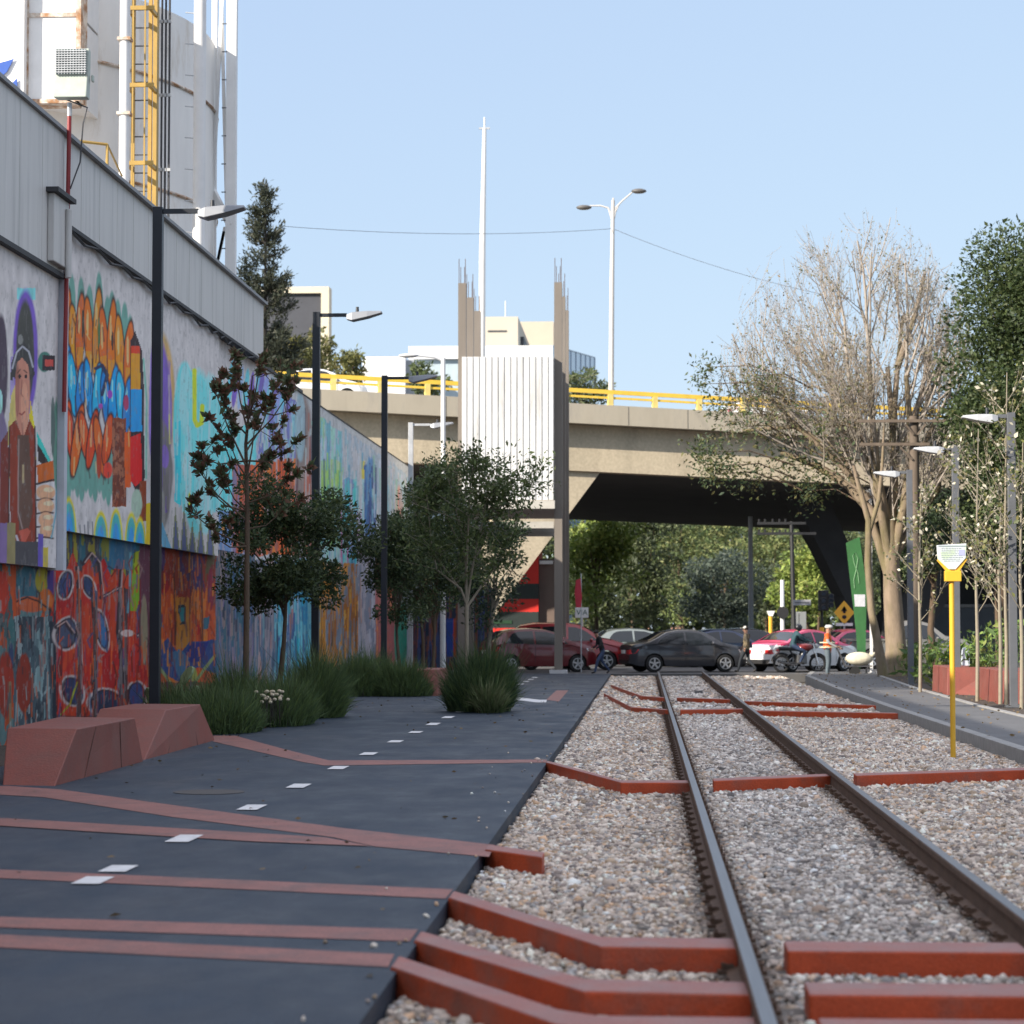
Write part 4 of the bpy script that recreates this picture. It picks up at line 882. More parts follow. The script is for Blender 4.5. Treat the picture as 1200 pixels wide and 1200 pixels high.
mb = MB(); mb.tube([(fx - .1, fy, za + .03), (fx + .25, fy + .05, za - .1), (fx + .2, fy, za - .35), (fx + .15, fy + .05, za - .9), (fx + .02, fy, za - 1.3)], .012, 5); mb.build('cable', PIPE, fl)

# ------------------------------------------------------------------ path lamps
def lamp(name, label, group, loc, h, arm, head, m_pole, m_head, square=True, tilt=0.06):
    t = thing(name, label, 'street lamp', (0, 0, 0), group)
    mb = MB()
    if square: mb.bx(-.075, .075, -.075, .075, 0, h)
    else: mb.tube([(0, 0, 0), (0, 0, h)], [.075, .055], 10)
    mb.build('pole', m_pole, t, bevel=.008)
    MB().bx(-.16, .16, -.16, .16, -.02, .025).build('base_plate', m_pole, t)
    s = 1 if arm > 0 else -1
    MB().bx(min(.076 * s, arm), max(.076 * s, arm), -.03, .03, h - .1, h - .03).build('arm', m_pole, t)
    a = arm; b = arm + s * head
    mb = MB(); P = []
    for x, z0, z1, w in ((a, -.10, -.0, .10), (a + s * .12, -.14, .03, .17), (a + s * head * .6, -.09, .035, .18), (b, -.02, .02, .14)):
        P.append([(x, -w, h - .06 + z0 + abs(x - a) * tilt), (x, w, h - .06 + z0 + abs(x - a) * tilt), (x, w * .8, h - .06 + z1 + abs(x - a) * tilt), (x, -w * .8, h - .06 + z1 + abs(x - a) * tilt)])
    mb.v = [p for q in P for p in q]; mb.f = [[0, 1, 2, 3], [12, 13, 14, 15]] + [[4 * i + k, 4 * i + (k + 1) % 4, 4 * i + 4 + (k + 1) % 4, 4 * i + 4 + k] for i in range(3) for k in range(4)]; mb.m = [0] * len(mb.f)
    hd = mb.build('lamp_head', m_head, t, bevel=.012)
    MB().tube([(a + s * head * .3, 0, h - .02), (a + s * head * .3, 0, h + .1)], [.035, .03], 8).build('photocell', DARKM, hd)
    t.location = loc; return t
LHEAD = mat('lamp_head_grey', (.24, .25, .27), .4, .08, 3, metal=.2)
lt = [(182, 235, 'dark lamp post with flat grey head in front of the murals, tallest in view'), (369.5, 362, 'dark lamp post with flat grey head beside the red-leaved tree'), (450, 438, 'dark lamp post with flat head rising from the low shrubs'), (481, 494, 'grey lamp post standing behind the dense young trees'), (545, 527, 'farthest lamp post of the path, head against the white corrugated box')]
L0 = None
for k, (u, v, lab) in enumerate(lt):
    y = F * (8 - H) / (735 - v); x = xat(u, y)
    if L0 is None: L0 = lamp('street_lamp', lab, 'lamps along the path', (x, y, 0), 8.0, .62, .72, DARKM, LHEAD)
    else:
        c = copy_thing(L0, (x, y, 0), label=lab)
        if k >= 3:
            for ch in c.children:
                if ch.name.startswith(('pole', 'arm', 'base')): ch.data = ch.data.copy(); ch.data.materials[0] = GALV if k == 3 else mat('grey_paint', (.16, .165, .17), .5)
rl = [(1187, 490, 'grey lamp post among the white-budded saplings, nearest on the right'), (1121, 527, 'lamp post partly behind the yellow sign post'), (1067, 555, 'grey lamp post beside the thick pale tree trunk'), (1021, 575, 'farthest right-hand lamp post, in front of the green banner')]
R0 = None
for k, (u, v, lab) in enumerate(rl):
    y = F * 4.05 / (735 - v); x = xat(u, y)
    if R0 is None: R0 = lamp('street_lamp', lab, 'lamps along the right pavement', (x, y, .07), 5.63, -.25, .68, mat('mid_grey_pole', (.10, .105, .115), .5), mat('white_lamp_head', (.42, .43, .44), .45), True, -.02)
    else:
        if u == 1021: y = 79.; x = xat(u, y)
        c = copy_thing(R0, (x, y, .07), label=lab, scale=(.6, .6, 1.075) if u == 1021 else None)
        if u == 1021:
            for ch in c.children: ch.data = ch.data.copy(); ch.data.materials[0] = WHITEM
# white lamp in front of the tower
wy = 74; wl = thing('street_lamp', 'slim white lamp post with curved arm left of the white corrugated box', 'street lamp', (xat(519, wy), wy, 0))
x = xat(519, wy); zt = zat(419, wy); MB().tube([(x, wy, 0), (x, wy, zt)], [.09, .07], 10).build('pole', WHITEM, wl, smooth='auto')
mb = MB(); mb.tube([(x, wy, zt - .1), (x - .3, wy, zt + .02), (xat(487, wy), wy, zat(416, wy))], [.035, .03, .028], 7); mb.build('arm', GALV, wl)
mb = MB(); mb.ball((xat(478, wy), wy, zat(416, wy)), (.33, .14, .07), 12, 6); mb.build('lamp_head', mat('head_light', (.5, .5, .5), .4), wl, smooth=True)

# ------------------------------------------------------------------ unfinished tower with corrugated box
TY = [82.0, 85.6, 89.3]; TXL, TXR = xat(541.5, 82), xat(654.5, 82); THT = zat(332, 82)
COLM = mat('column_steel', (.175, .15, .125), .6, .12, 1.5, stretch=(1, 1, .3))
tw = thing('tower', 'unfinished tower of brown steel columns holding a white corrugated box', 'tower', ((TXL + TXR) / 2, 85, 0))
for X in (TXL, TXR):
    for j, yy in enumerate(TY):
        mb = MB(); hw = .135
        for a in (-1, 1): mb.bx(X - hw, X + hw, yy + a * .15 - .012, yy + a * .15 + .012, 0, THT)
        mb.bx(X - .01, X + .01, yy - .137, yy + .137, 0, THT); 
        mb.bx(X - hw, X - hw + .012, yy - .138, yy + .138, 0, THT); mb.bx(X + hw - .012, X + hw, yy - .138, yy + .138, 0, THT)
        c = mb.build('column', COLM, tw)
        mb = MB()
        for sx in (-.11, .11): mb.tube([(X + sx, yy - .1, THT), (X + sx, yy - .1, THT + .85)], .012, 5); mb.tube([(X + sx * .6, yy + .1, THT), (X + sx * .6, yy + .1, THT + .6)], .012, 5)
        mb.build('rebar', RUST, c)
        MB().bx(X - .3, X + .3, yy - .3, yy + .3, -.1, .12).build('base_plinth', mat('plinth', (.5, .5, .5), .8), c)
zb0, zb1 = zat(586, 81.5), zat(418, 81.5); bx0, bx1 = xat(541, 81.45), xat(648.5, 81.45)
COR = mat('corrugated_white', (.60, .60, .59), .5, .06, 2, stretch=(2, 1, .2), col2=(.36, .35, .33), c2scale=1.8, c2w=(.52, .74))
mb = MB(); xs, prof2 = bx0, []
while xs < bx1 - .2: prof2 += [(xs, 0), (xs + .15, 0), (xs + .17, .045), (xs + .195, .045), (xs + .215, 0)]; xs += .215
prof2.append((bx1, 0))
V = []
for a, d in prof2: V += [(a, 81.45 + d, zb0), (a, 81.45 + d, zb1)]
mb.add(V, [(2 * i, 2 * i + 2, 2 * i + 3, 2 * i + 1) for i in range(len(prof2) - 1)])
mb.add([(bx0, 81.45, zb0), (bx0, 89, zb0), (bx0, 89, zb1), (bx0, 81.45, zb1)], [(0, 1, 2, 3)]); mb.add([(bx1, 81.45, zb0), (bx1, 89, zb0), (bx1, 89, zb1), (bx1, 81.45, zb1)], [(0, 1, 2, 3)]); mb.add([(bx0, 81.5, zb1 - .02), (bx1, 81.5, zb1 - .02), (bx1, 89, zb1 - .02), (bx0, 89, zb1 - .02)], [(0, 1, 2, 3)])
mb.build('corrugated_box', COR, tw)
mb = MB(); mb.bx(bx0 - .05, bx1 + .05, 81.4, 89.1, zb0 - .3, zb0 - .02); mb.build('floor_slab', mat('slab_conc', (.42, .4, .36), .8), tw)
for q in (81.9, 85.5, 89.2): MB().bx(bx0, bx1, q, q + .2, zb0 - .95, zb0 - .72).build('floor_beam', mat('beam_conc', (.4, .38, .34), .8), tw)

# ------------------------------------------------------------------ overpass
def OP(u, v=None, t=0.0, z=None):
    """point on the vertical plane of the bridge front, pushed t metres back, seen at pixel column u"""
    d = 98 / (1 - 1.1e-4 * (u - 600)); P = yp(u, 735, d); return P
E1, E2 = OP(330), OP(1110); ED = (E2 - E1); ED.z = 0; ED.normalize(); EN = Vector((-ED.y, ED.x, 0))
O0 = OP(600); O0.z = 0
def hit(u, v, t):               # pixel -> point on bridge plane at depth t
    r = ray(u, v); A = O0 + EN * t; k = (A - CAM).dot(EN) / r.dot(EN); return CAM + r * k
def bp(s, t, z): p = O0 + ED * s + EN * t; return (p.x, p.y, z - .03 * (s - 4.3))     # the road falls gently to the right
def bbox(mb, s0, s1, t0, t1, z0, z1, mi=0): mb.hexa([bp(s0, t0, z0), bp(s1, t0, z0), bp(s1, t1, z0), bp(s0, t1, z0), bp(s0, t0, z1), bp(s1, t0, z1), bp(s1, t1, z1), bp(s0, t1, z1)], mi)
def s_of(u, t=0): p = hit(u, 735, t); return (p - O0).dot(ED)
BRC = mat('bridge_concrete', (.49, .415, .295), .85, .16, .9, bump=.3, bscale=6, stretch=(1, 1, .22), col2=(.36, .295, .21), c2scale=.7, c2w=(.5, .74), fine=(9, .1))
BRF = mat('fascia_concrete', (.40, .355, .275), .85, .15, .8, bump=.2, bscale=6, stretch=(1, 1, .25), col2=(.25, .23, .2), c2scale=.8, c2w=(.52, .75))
SOFF = mat('shaded_soffit_concrete', (.06, .057, .054), .9, .2, .5)  # near-black: shade of the underside is painted into this concrete
ov = thing('overpass', 'wide tan concrete road overpass with yellow railing crossing behind the trees', 'bridge', (O0.x, O0.y, 0))
zf1 = hit(720, 475, 0).z; zf0 = hit(720, 498, 0).z; zw0 = hit(720, 553.5, .8).z
mb = MB(); bbox(mb, -70, 90, 0, .35, zf0, zf1); bbox(mb, -70, 90, .352, 34, zf0 + .02, zf1 - .25); 
for s in frange(-60, 80, 2.6): bbox(mb, s, s + .02, -.012, -.001, zf0 + .02, zf1 - .02, 1)
mb.build('deck', [BRF, mat('joint', (.16, .15, .13), .9)], ov)
 
mb = MB(); bbox(mb, -70, 90, .8, 1.6, zw0, zf0 + .01); mb.build('girder', BRC, ov)
zfar = hit(800, 606, 30).z
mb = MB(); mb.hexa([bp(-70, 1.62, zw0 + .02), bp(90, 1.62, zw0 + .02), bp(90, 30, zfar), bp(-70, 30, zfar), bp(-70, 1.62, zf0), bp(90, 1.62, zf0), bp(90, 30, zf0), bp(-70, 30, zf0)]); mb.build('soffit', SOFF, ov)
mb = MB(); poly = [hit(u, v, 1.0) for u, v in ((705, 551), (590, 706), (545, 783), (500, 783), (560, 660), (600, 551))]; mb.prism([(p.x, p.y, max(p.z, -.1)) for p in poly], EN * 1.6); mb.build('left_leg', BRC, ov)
# raking piers on the right, deck shade painted into their dark concrete
for q in (0,):
    mb = MB(); sh = EN * q
    p1 = [hit(u, v, 6) for u, v in ((922, 572), (966, 572), (998, 645), (1016, 715), (1032, 785), (1004, 785), (998, 735), (989, 700), (961, 643))]
    mb.prism([tuple(Vector((p.x, p.y, max(p.z, -.1))) + sh) for p in p1], EN * 1.3)
    p2 = [hit(u, v, 6) for u, v in ((1190, 570), (1150, 570), (1034, 730), (1034, 785), (1066, 785))]
    mb.prism([tuple(Vector((p.x, p.y, max(p.z, -.1))) + sh) for p in p2], EN * 1.3); mb.build('raking_pier', mat('shaded_concrete', (.035, .034, .034), .9, .25, .8), ov)
# yellow railing
zr = hit(720, 457, 0).z - zf1
mb = MB(); bbox(mb, -70, 90, .06, .2, zf1 + zr - .17, zf1 + zr); bbox(mb, -70, 90, .09, .17, zf1 + zr * .42, zf1 + zr * .42 + .09); rl_ = mb.build('railing', YEL2, ov)
for s in frange(-68, 88, 1.95):
    if -42 < s < 46: mb = MB(); bbox(mb, s, s + .22, .04, .24, zf1, zf1 + zr - .172); mb.build('post', mat('post_cream', (.7, .55, .18), .6, .2, 3), rl_)
# striped building below the bridge
sb = thing('striped_kiosk', 'red and black horizontally striped wall under the left end of the overpass', 'building', (-6, 101, 0))
REDW = mat('bright_red_paint', L(205, 45, 35, 1.0), .55, .12, 1); BLKW = mat('black_paint', (.02, .03, .028), .5, .2, 2); BRNW = mat('brown_paint', (.14, .10, .08), .7, .15, 1)
y = 104; xk0, xk1, xk2 = xat(540, y), xat(631, y), xat(654, y)
lv = [(640, 684, 0), (684, 702, 1), (702, 717, 0), (717, 736, 1), (736, 790, 0)]
for k, (a, b, m) in enumerate(lv): MB().bx(xk0, xk1, y, y + 4, max(zat(b, y), -.1), zat(a, y) - .0, 0).build('stripe_wall', (REDW, BLKW)[m], sb)
MB().bx(xk1 + .01, xk2, y + .3, y + 4, -.1, zat(655, y)).build('brown_wall', BRNW, sb)
mb = MB(); mb.bx(xat(632, y), xat(648, y), y + .1, y + .28, zat(661, y), zat(657, y)); mb.build('lamp_tube', WHITEM, sb)
mb = MB(); mb.bx(xat(560, y), xat(600, y), y - .03, y - .005, zat(731, y), zat(727, y)); mb.build('green_strip', mat('dull_green', L(25, 60, 35), .6), sb)
mb = MB(); s1 = s_of(1042, 13); bbox(mb, s1, s1 + 45, 13, 14, -.1 + .03 * (s1 - 4.3), zw0 - .05); mb.build('abutment_face', mat('shaded_concrete', (.035, .034, .034)), ov)  # deep shade under the deck painted in as a near-black colour
# dark abutment wall far right under the deck
ab = thing('abutment', 'plain grey retaining wall under the right end of the overpass', 'wall', (16, 112, 0)); MB().bx(xat(1070, 116), 60, 116, 120, -.1, zat(712, 116)).build('wall', mat('abut', (.10, .11, .12), .8, .15, .6), ab); MB().bx(xat(1070, 116) - .1, 60, 115.9, 120.1, zat(712, 116) + .003, zat(712, 116) + .15).build('coping', CONC, ab)

# ------------------------------------------------------------------ buildings beyond
GLB = mat('blue_glass', (.20, .30, .42), .15, .15, .6, spec=.6)
def bld(name, label, loc): return thing(name, label, 'building', loc)
y = 330; b = bld('office_block', 'cream framed building with dark window wall beyond the conifer', (xat(350, y), y, 0)); CRM = mat('cream_render', (.62, .55, .42), .8, .08, .2)
x0, x1 = xat(300, y), xat(384, y); z1 = zat(334, y); z0 = 0
mb = MB(); mb.bx(x0, x1, y, y + 3, z1 - .9, z1); mb.bx(x1 - 1.1, x1, y, y + 3, z0, z1 - .9); mb.bx(x0, x1 - 1.1, y + .5, y + 3, 0, zat(398, y)); mb.build('frame', CRM, b)
MB().bx(x0, x1 - 1.11, y + .6, y + 2.9, zat(398, y), z1 - .91).build('window_wall', mat('tinted_glass', (.075, .078, .09), .6, .1, .5, spec=.2), b)
y = 230; b = bld('white_building', 'low bright white flat-roofed building above the overpass railing', (xat(460, y), y, 0)); x0, x1 = xat(424, y), xat(474, y)
MB().bx(x0, x1, y, y + 14, 0, zat(417, y)).build('wall', mat('white_render', (.8, .8, .8), .8, .04, .2), b); mb = MB()
for u in (432, 440, 452, 462): mb.bx(xat(u, y), xat(u + 5, y), y + 2, y + 3, zat(417, y), zat(414, y))
mb.build('roof_plant', PIPE, b); mb = MB(); mb.bx(xat(473, y) + .01, xat(484, y), y + 1, y + 14, 0, zat(420, y)); mb.build('grey_wing', mat('grey_render', (.3, .32, .34), .8), b)
y = 240; b = bld('glass_building', 'long pale office building with white roof edge and blue glass side', (xat(560, y), y, 0)); x0, x1 = xat(478, y), xat(648, y); WH2 = mat('roof_white', (.68, .68, .67), .7, .05, .2)
MB().bx(x0, x1, y, y + 1, zat(420, y), zat(405, y)).build('roof_edge', WH2, b)
MB().bx(x0 + .5, x1, y + .6, y + 30, 0, zat(420, y) - .01).build('curtain_wall', mat('pale_glass', (.42, .50, .54), .2, .1, .5, stretch=(3, 1, .5)), b)
pB = yp(697, 419, 268); mb = MB(); zb = zat(405, y)
mb.hexa([(x1 + .01, y, 0), (pB.x, pB.y, 0), (pB.x - .5, pB.y + .3, 0), (x1 + .01, y + 1, 0), (x1 + .01, y, zb), (pB.x, pB.y, pB.z), (pB.x - .5, pB.y + .3, pB.z), (x1 + .01, y + 1, zb)]); sw = mb.build('side_wall', GLB, b)
mb = MB()
for f in np.linspace(0.05, 1, 9): px = x1 + (pB.x - x1) * f; py = y + (pB.y - y) * f; zz = zb + (pB.z - zb) * f; mb.bx(px - .06, px + .06, py - .12, py - .02, 0, zz)
for fz in np.linspace(.1, 1, 9): mb.bar((x1 + .05, y - .05, zb * fz), (pB.x, pB.y - .05, pB.z * fz), .06, .1)
mb.build('mullion', mat('mullion', (.3, .36, .44), .4), sw)
y = 255; b = bld('concrete_block', 'square beige concrete block with shaded side rising behind the glass building', (xat(590, y), y, 0)); BEI = mat('beige_concrete', (.50, .44, .35), .85, .06, .3)
x0, x1 = xat(555, y), xat(607, y); zt = zat(371, y); MB().bx(x0, x1, y, y + 62, zat(420, y), zt).build('wall', BEI, b); 
MB().bx(x1 - 3, xat(649, 317), 317.01, 330, zat(420, y), zat(377, 317)).build('rear_wing', BEI, b)
mb = MB(); mb.bx(x0 + 1.5, x1 - 1.2, y - .06, y - .01, zat(389, y), zat(387, y)); mb.build('louvre', PIPE, b)
mb = MB(); mb.bx(x1 - .02, x1 + .4, y + 5, y + 22, zat(402, y), zat(388, y)); mb.build('stair_window', PIPE, b)
mb = MB(); mb.tube([(xat(589, y), y + 5, zt), (xat(589, y), y + 5, zat(345, y))], .05, 5); mb.build('aerial', WHITEM, b)

# ------------------------------------------------------------------ mast, double street light, cables
y = 150; m_ = thing('mast', 'very tall thin white mast rising behind the tower', 'mast', (xat(564, y), y, 0)); x = xat(565, y); xt = xat(567.5, y)
MB().tube([(xat(563, y), y, 0), (x, y, zat(300, y)), (xt, y, zat(150, y))], [.26, .2, .12], 10).build('shaft', WHITEM, m_, smooth='auto')
mb = MB(); mb.bx(xt - .35, xt + .35, y - .05, y + .05, zat(151, y), zat(149, y)); mb.tube([(xt, y, zat(150, y)), (xt, y, zat(137, y))], .05, 5); mb.build('crossbar', GALV, m_)
p = OP(718); p = Vector(bp(s_of(717.5, 1.2), 1.2, zf1)); ds = thing('double_street_lamp', 'tall pale street lamp with two curved arms on the overpass', 'street lamp', (p.x, p.y, zf1))
kk = p.y; X = lambda u: xat(u, kk); Z = lambda v: zat(v, kk); PG = mat('pale_grey_pole', (.55, .53, .5), .5, .08, 2)
MB().tube([(X(716.5), kk, zf1 - .3), (X(718), kk, Z(330)), (X(719.5), kk, Z(236))], [.12, .1, .075], 10).build('pole', PG, ds, smooth='auto')
mb = MB(); mb.tube([(X(719.5), kk, Z(262)), (X(714), kk, Z(245)), (X(705), kk, Z(242)), (X(692), kk, Z(242))], [.05, .04, .035, .03], 6); mb.tube([(X(719.5), kk, Z(262)), (X(723), kk, Z(244)), (X(731), kk, Z(236)), (X(742), kk, Z(227))], [.05, .04, .035, .03], 6); mb.tube([(X(719.5), kk, Z(238)), (X(719.8), kk, Z(233))], .04, 6)
mb.tube([(X(719.5), kk, Z(256)), (X(712), kk, Z(243))], .025, 5); mb.tube([(X(719.5), kk, Z(256)), (X(727), kk, Z(240))], .025, 5); mb.build('arm', PG, ds)
HB = mat('lamp_head_brown', (.10, .095, .09), .5)
for (u, v, r) in ((685, 244, .05), (750, 225.5, -.1)):
    mb = MB(); c = Vector((X(u), kk, Z(v))); mb.ball(c, (.33, .18, .11), 12, 6); mb.build('lamp_head', HB, ds, smooth=True)
pt = Vector((X(719), kk, Z(269)))
for k, (a, lab) in enumerate(((yp(330, 265, 85), 'thin sagging cable from the conifer to the double street lamp'), (yp(1000, 352, 100), 'thin cable running down from the double street lamp to the bare tree'))):
    pts = [a + (pt - a) * t - Vector((0, 0, (.25, .3)[k] * 4 * t * (1 - t))) for t in np.linspace(0, 1, 14)]
    o = MB().tube(pts, .009, 5, cap=False).build('power_cable', PIPE); tag(o, lab, 'cable')
# ================================================================== BENCHES AND PLANTERS
BENCH = mat('bench_red', (.20, .052, .036), .65, .22, 2.5, bump=.2, bscale=40, col2=(.145, .065, .05), c2scale=1.3, c2w=(.45, .75), fine=(60, .12), rvar=.1)
def frustum(name, label, bot, top, z0, z1, cat='bench', group=None, m=None):
    c = sum((Vector((x, y, 0)) for x, y in bot), Vector()) / 4
    t = thing(name, label, cat, (c.x, c.y, z0), group)
    P = [(x, y, z0) for x, y in bot] + [(x, y, z1) for x, y in top]
    MB().hexa(P).build('block', m or BENCH, t, bevel=.012)
    # faint casting joints on the long face
    mb = MB(); (ax, ay), (bx_, by) = bot[1], bot[2]; (cx, cy), (dx, dy) = top[1], top[2]
    for f in (.3, .72):
        a = Vector((ax + (bx_ - ax) * f, ay + (by - ay) * f, z0 + .01)); b = Vector((cx + (dx - cx) * f, cy + (dy - cy) * f, z1 - .02))
        mb.bar(a + Vector((.002, 0, 0)), b + Vector((.002, 0, 0)), .014, .006, up=(1, 0, 0))
    mb.build('casting_joint', mat('joint_dark', (.10, .04, .03), .8), t); return t
frustum('block_bench', 'long red concrete block bench, nearer of the two under the murals', [(-6.42, 23.7), (-5.87, 23.6), (-5.9, 28.0), (-6.75, 28.2)], [(-6.62, 24.6), (-5.86, 24.5), (-5.9, 27.5), (-6.85, 27.8)], -.02, .53)
frustum('block_bench', 'red concrete block bench with steep front, farther of the two under the murals', [(-6.8, 28.4), (-5.95, 28.25), (-6.0, 33.3), (-6.9, 33.5)], [(-7.0, 30.5), (-6.08, 30.2), (-6.05, 32.4), (-7.0, 32.6)], -.02, .53)
frustum('planter_block', 'small red concrete block among the far shrubs beside the path', [(-5.5, 55.0), (-4.75, 55.0), (-4.7, 58.0), (-5.5, 58.0)], [(-5.45, 55.3), (-4.8, 55.3), (-4.75, 57.8), (-5.45, 57.8)], -.02, .6)
frustum('planter_block', 'long red concrete block behind the yellow post with plants above it', [(6.75, 54), (7.9, 53.8), (8.6, 58), (6.9, 58)], [(6.8, 54.2), (7.9, 54.2), (8.6, 57.8), (6.9, 57.8)], .0, .68, 'planter')
frustum('planter_block', 'darker red concrete block at the right edge behind the saplings', [(7.0, 47.5), (8.6, 47.3), (8.7, 51.6), (7.1, 51.8)], [(7.05, 47.7), (8.55, 47.6), (8.6, 51.4), (7.15, 51.6)], .0, .72, 'planter')

# ================================================================== YELLOW NOTICE POST
sx, sy_ = gp(1117, 889, -.1).x, gp(1117, 889, -.1).y
YP = mat('yellow_post_paint', (.72, .40, .03), .4, .08, 3)
sg = thing('notice_post', 'slim yellow post holding a small tilted information panel in the gravel', 'sign post', (sx, sy_, -.12))
Zs = lambda v: zat(v, sy_); Xs = lambda u: xat(u, sy_)
MB().tube([(sx, sy_, -.2), (sx, sy_, Zs(682))], .034, 14).build('post', YP, sg, smooth='auto')
MB().bx(Xs(1107.5), Xs(1126.5), sy_ - .07, sy_ + .07, Zs(682), Zs(669.5)).build('bracket', YP, sg, bevel=.008)
mb = MB()
for a, b in (((1100, 656), (1113, 671)), ((1132, 655), (1121, 671))): mb.bar((Xs(a[0]), sy_ - .0, Zs(a[1])), (Xs(b[0]), sy_ - .0, Zs(b[1])), .05, .05)
mb.prism([(Xs(u), sy_ + .03, Zs(v)) for u, v in ((1101, 656), (1112, 670), (1122, 670), (1133, 655), (1128, 664), (1122, 669))], (0, .02, 0)); mb.build('fork', YP, sg)
mb = MB(); mb.prism([(Xs(u), sy_ - .04, Zs(v)) for u, v in ((1098, 640), (1133, 638), (1132, 655), (1120, 668), (1112, 668), (1099, 656))], (0, .02, 0)); pn = mb.build('panel', mat('panel_face', (.60, .64, .66), .4, .12, 12, col2=(.5, .6, .42), c2scale=6, c2w=(.5, .6)), sg, bevel=.004)
mb = MB(); rr = np.random.RandomState(2)
for k in range(8):
    v = 643.5 + k * 2.1; w = 12.5 if v < 655 else 12.5 - (v - 655) * .9; u = 1116 - w
    while u < 1116 + w - 1.5: l = 1 + 3.5 * rr.rand(); mb.bx(Xs(u), Xs(min(u + l, 1116 + w)), sy_ - .043, sy_ - .0405, Zs(v + .5), Zs(v - .35)); u += l + .7
mb.bx(Xs(1100), Xs(1132), sy_ - .043, sy_ - .0405, Zs(641.8), Zs(640.3)); mb.build('print_lines', mat('print_grey', (.22, .27, .28), .6), pn)
mb = MB(); mb.bx(Xs(1124), Xs(1131), sy_ - .044, sy_ - .041, Zs(652), Zs(645)); mb.build('print_picture', mat('print_violet', (.36, .38, .55), .6), pn)

# ================================================================== SHRUBS
G1 = [(0.073, 0.11, 0.042), (0.097, 0.143, 0.049), (0.058, 0.09, 0.038), (0.121, 0.171, 0.054), (0.082, 0.131, 0.056)]
G2 = [(.05, .085, .03), (.035, .07, .03), (.07, .10, .04), (.03, .06, .03)]
for k, (x, y, rx, ry, h, n, lab) in enumerate([
    (-6.4, 36.0, .65, 1.2, .62, 7400, 'dark feathery shrub just beyond the second red bench'), (-5.95, 38.8, .62, 1.4, .72, 9000, 'tall feathery dark shrub at the foot of the red-leaved tree, jutting into the path'),
    (-6.9, 40.5, .6, 1.5, .8, 7400, 'dark feathery shrub at the wall behind the red-leaved tree'), (-5.75, 42.0, .5, 1.0, .9, 7400, 'feathery shrub ending the first planted bed, nearest the dashes'), (-7.2, 37.2, .6, 1.4, .6, 6000, 'low dark shrub against the orange mural')]):
    blade_clump('shrub', lab, 'shrub', (x, y, -.02), rx, ry, h, n, G1, 100 + k, 'shrubs along the wall', .012, .38, dome=.65)
for k, (x, y, rx, ry, h, n, lab) in enumerate([(-6.6, 55.5, .9, 1.5, .75, 8000, 'dark low shrub between the second lamp post and the third'), (-5.6, 55.2, .8, 1.2, .7, 7000, 'dark shrub around the foot of the third lamp post'), (-6.9, 60, .9, 2.2, .8, 6000, 'shrub at the wall behind the third lamp post')]):
    blade_clump('shrub', lab, 'shrub', (x, y, -.02), rx, ry, h, n, G1, 120 + k, 'shrubs along the wall', .014, .38, dome=.65)
for k, (x, y, rx, ry, h, n, lab) in enumerate([(-3.1, 45.0, .66, .8, .98, 11000, 'rounded grassy green shrub standing in the path around the slim tree')]):
    blade_clump('shrub', lab, 'shrub', (x, y, -.02), rx, ry, h, n, G1 + G2, 130 + k, None, .012, .3, dome=.45)
blade_clump('grass_tuft', 'tuft of paler long grass at the front of the rounded shrub', 'grass', (-2.85, 44.1, -.01), .3, .25, .62, 900, [(.13, .16, .07), (.10, .14, .05), (.17, .18, .09)], 140, None, .016, .6)
fl_ = thing('flower_clump', 'cream seed heads on stems among the dark shrubs by the path', 'flowers', (-6.2, 38, 0))
rng = np.random.RandomState(5); P = np.stack([-6.0 + .4 * rng.rand(26), 36.6 + rng.rand(26) * 1.2, .42 + .18 * rng.rand(26)], 1)
for p_ in P: MB().ball(tuple(p_), (.035, .035, .025), 6, 4).build('flower_head', mat('seed_cream', (.5, .43, .3), .8, .3, 20), fl_)
tubes('stem', [([p - np.array([0, 0, .4]), p], [.006, .004]) for p in P], BARK_DARK, fl_, 4)
# prickly pear by the orange mural
ca = thing('cactus', 'pale green prickly pear cactus against the orange mural', 'cactus', (-7.7, 38.5, 0)); CAC = mat('cactus_green', (.17, .24, .12), .6, .15, 8)
def pad(mb, p, d, l, w): 
    p, d = Vector(p), Vector(d).normalized(); s = Vector((.8, -.6, 0)); nrm = d.cross(s).normalized(); s = nrm.cross(d)
    c = p + d * l * .5; ring = [c + d * (math.cos(a) * l * .5) + s * (math.sin(a) * w * .5) for a in np.linspace(0, 2 * math.pi, 13)[:-1]]; mb.prism([r - nrm * .025 for r in ring], nrm * .05); return p + d * l * .93
for p0, ch in (((-7.7, 38.5, -.05), [(.1, .4), (.35, .38), (.6, .36)]), ((-7.8, 38.4, -.05), [(-.25, .38), (-.5, .36)]), ((-7.55, 38.6, -.05), [(.55, .4), (.2, .38)])):
    p = Vector(p0)
    for lx, l in ch: mb = MB(); p = pad(mb, p, (lx, .1, .9), l, l * .6); mb.build('pad', CAC, ca, bevel=.02)

# ================================================================== TREES BY THE PATH
DK = [(0.055, 0.082, 0.034), (0.074, 0.107, 0.04), (0.041, 0.066, 0.03), (0.102, 0.127, 0.044), (0.07, 0.091, 0.044)]
MAG = [(0.17, 0.095, 0.06), (0.12, 0.12, 0.06), (0.095, 0.13, 0.06), (0.21, 0.1, 0.062), (0.11, 0.145, 0.065)]
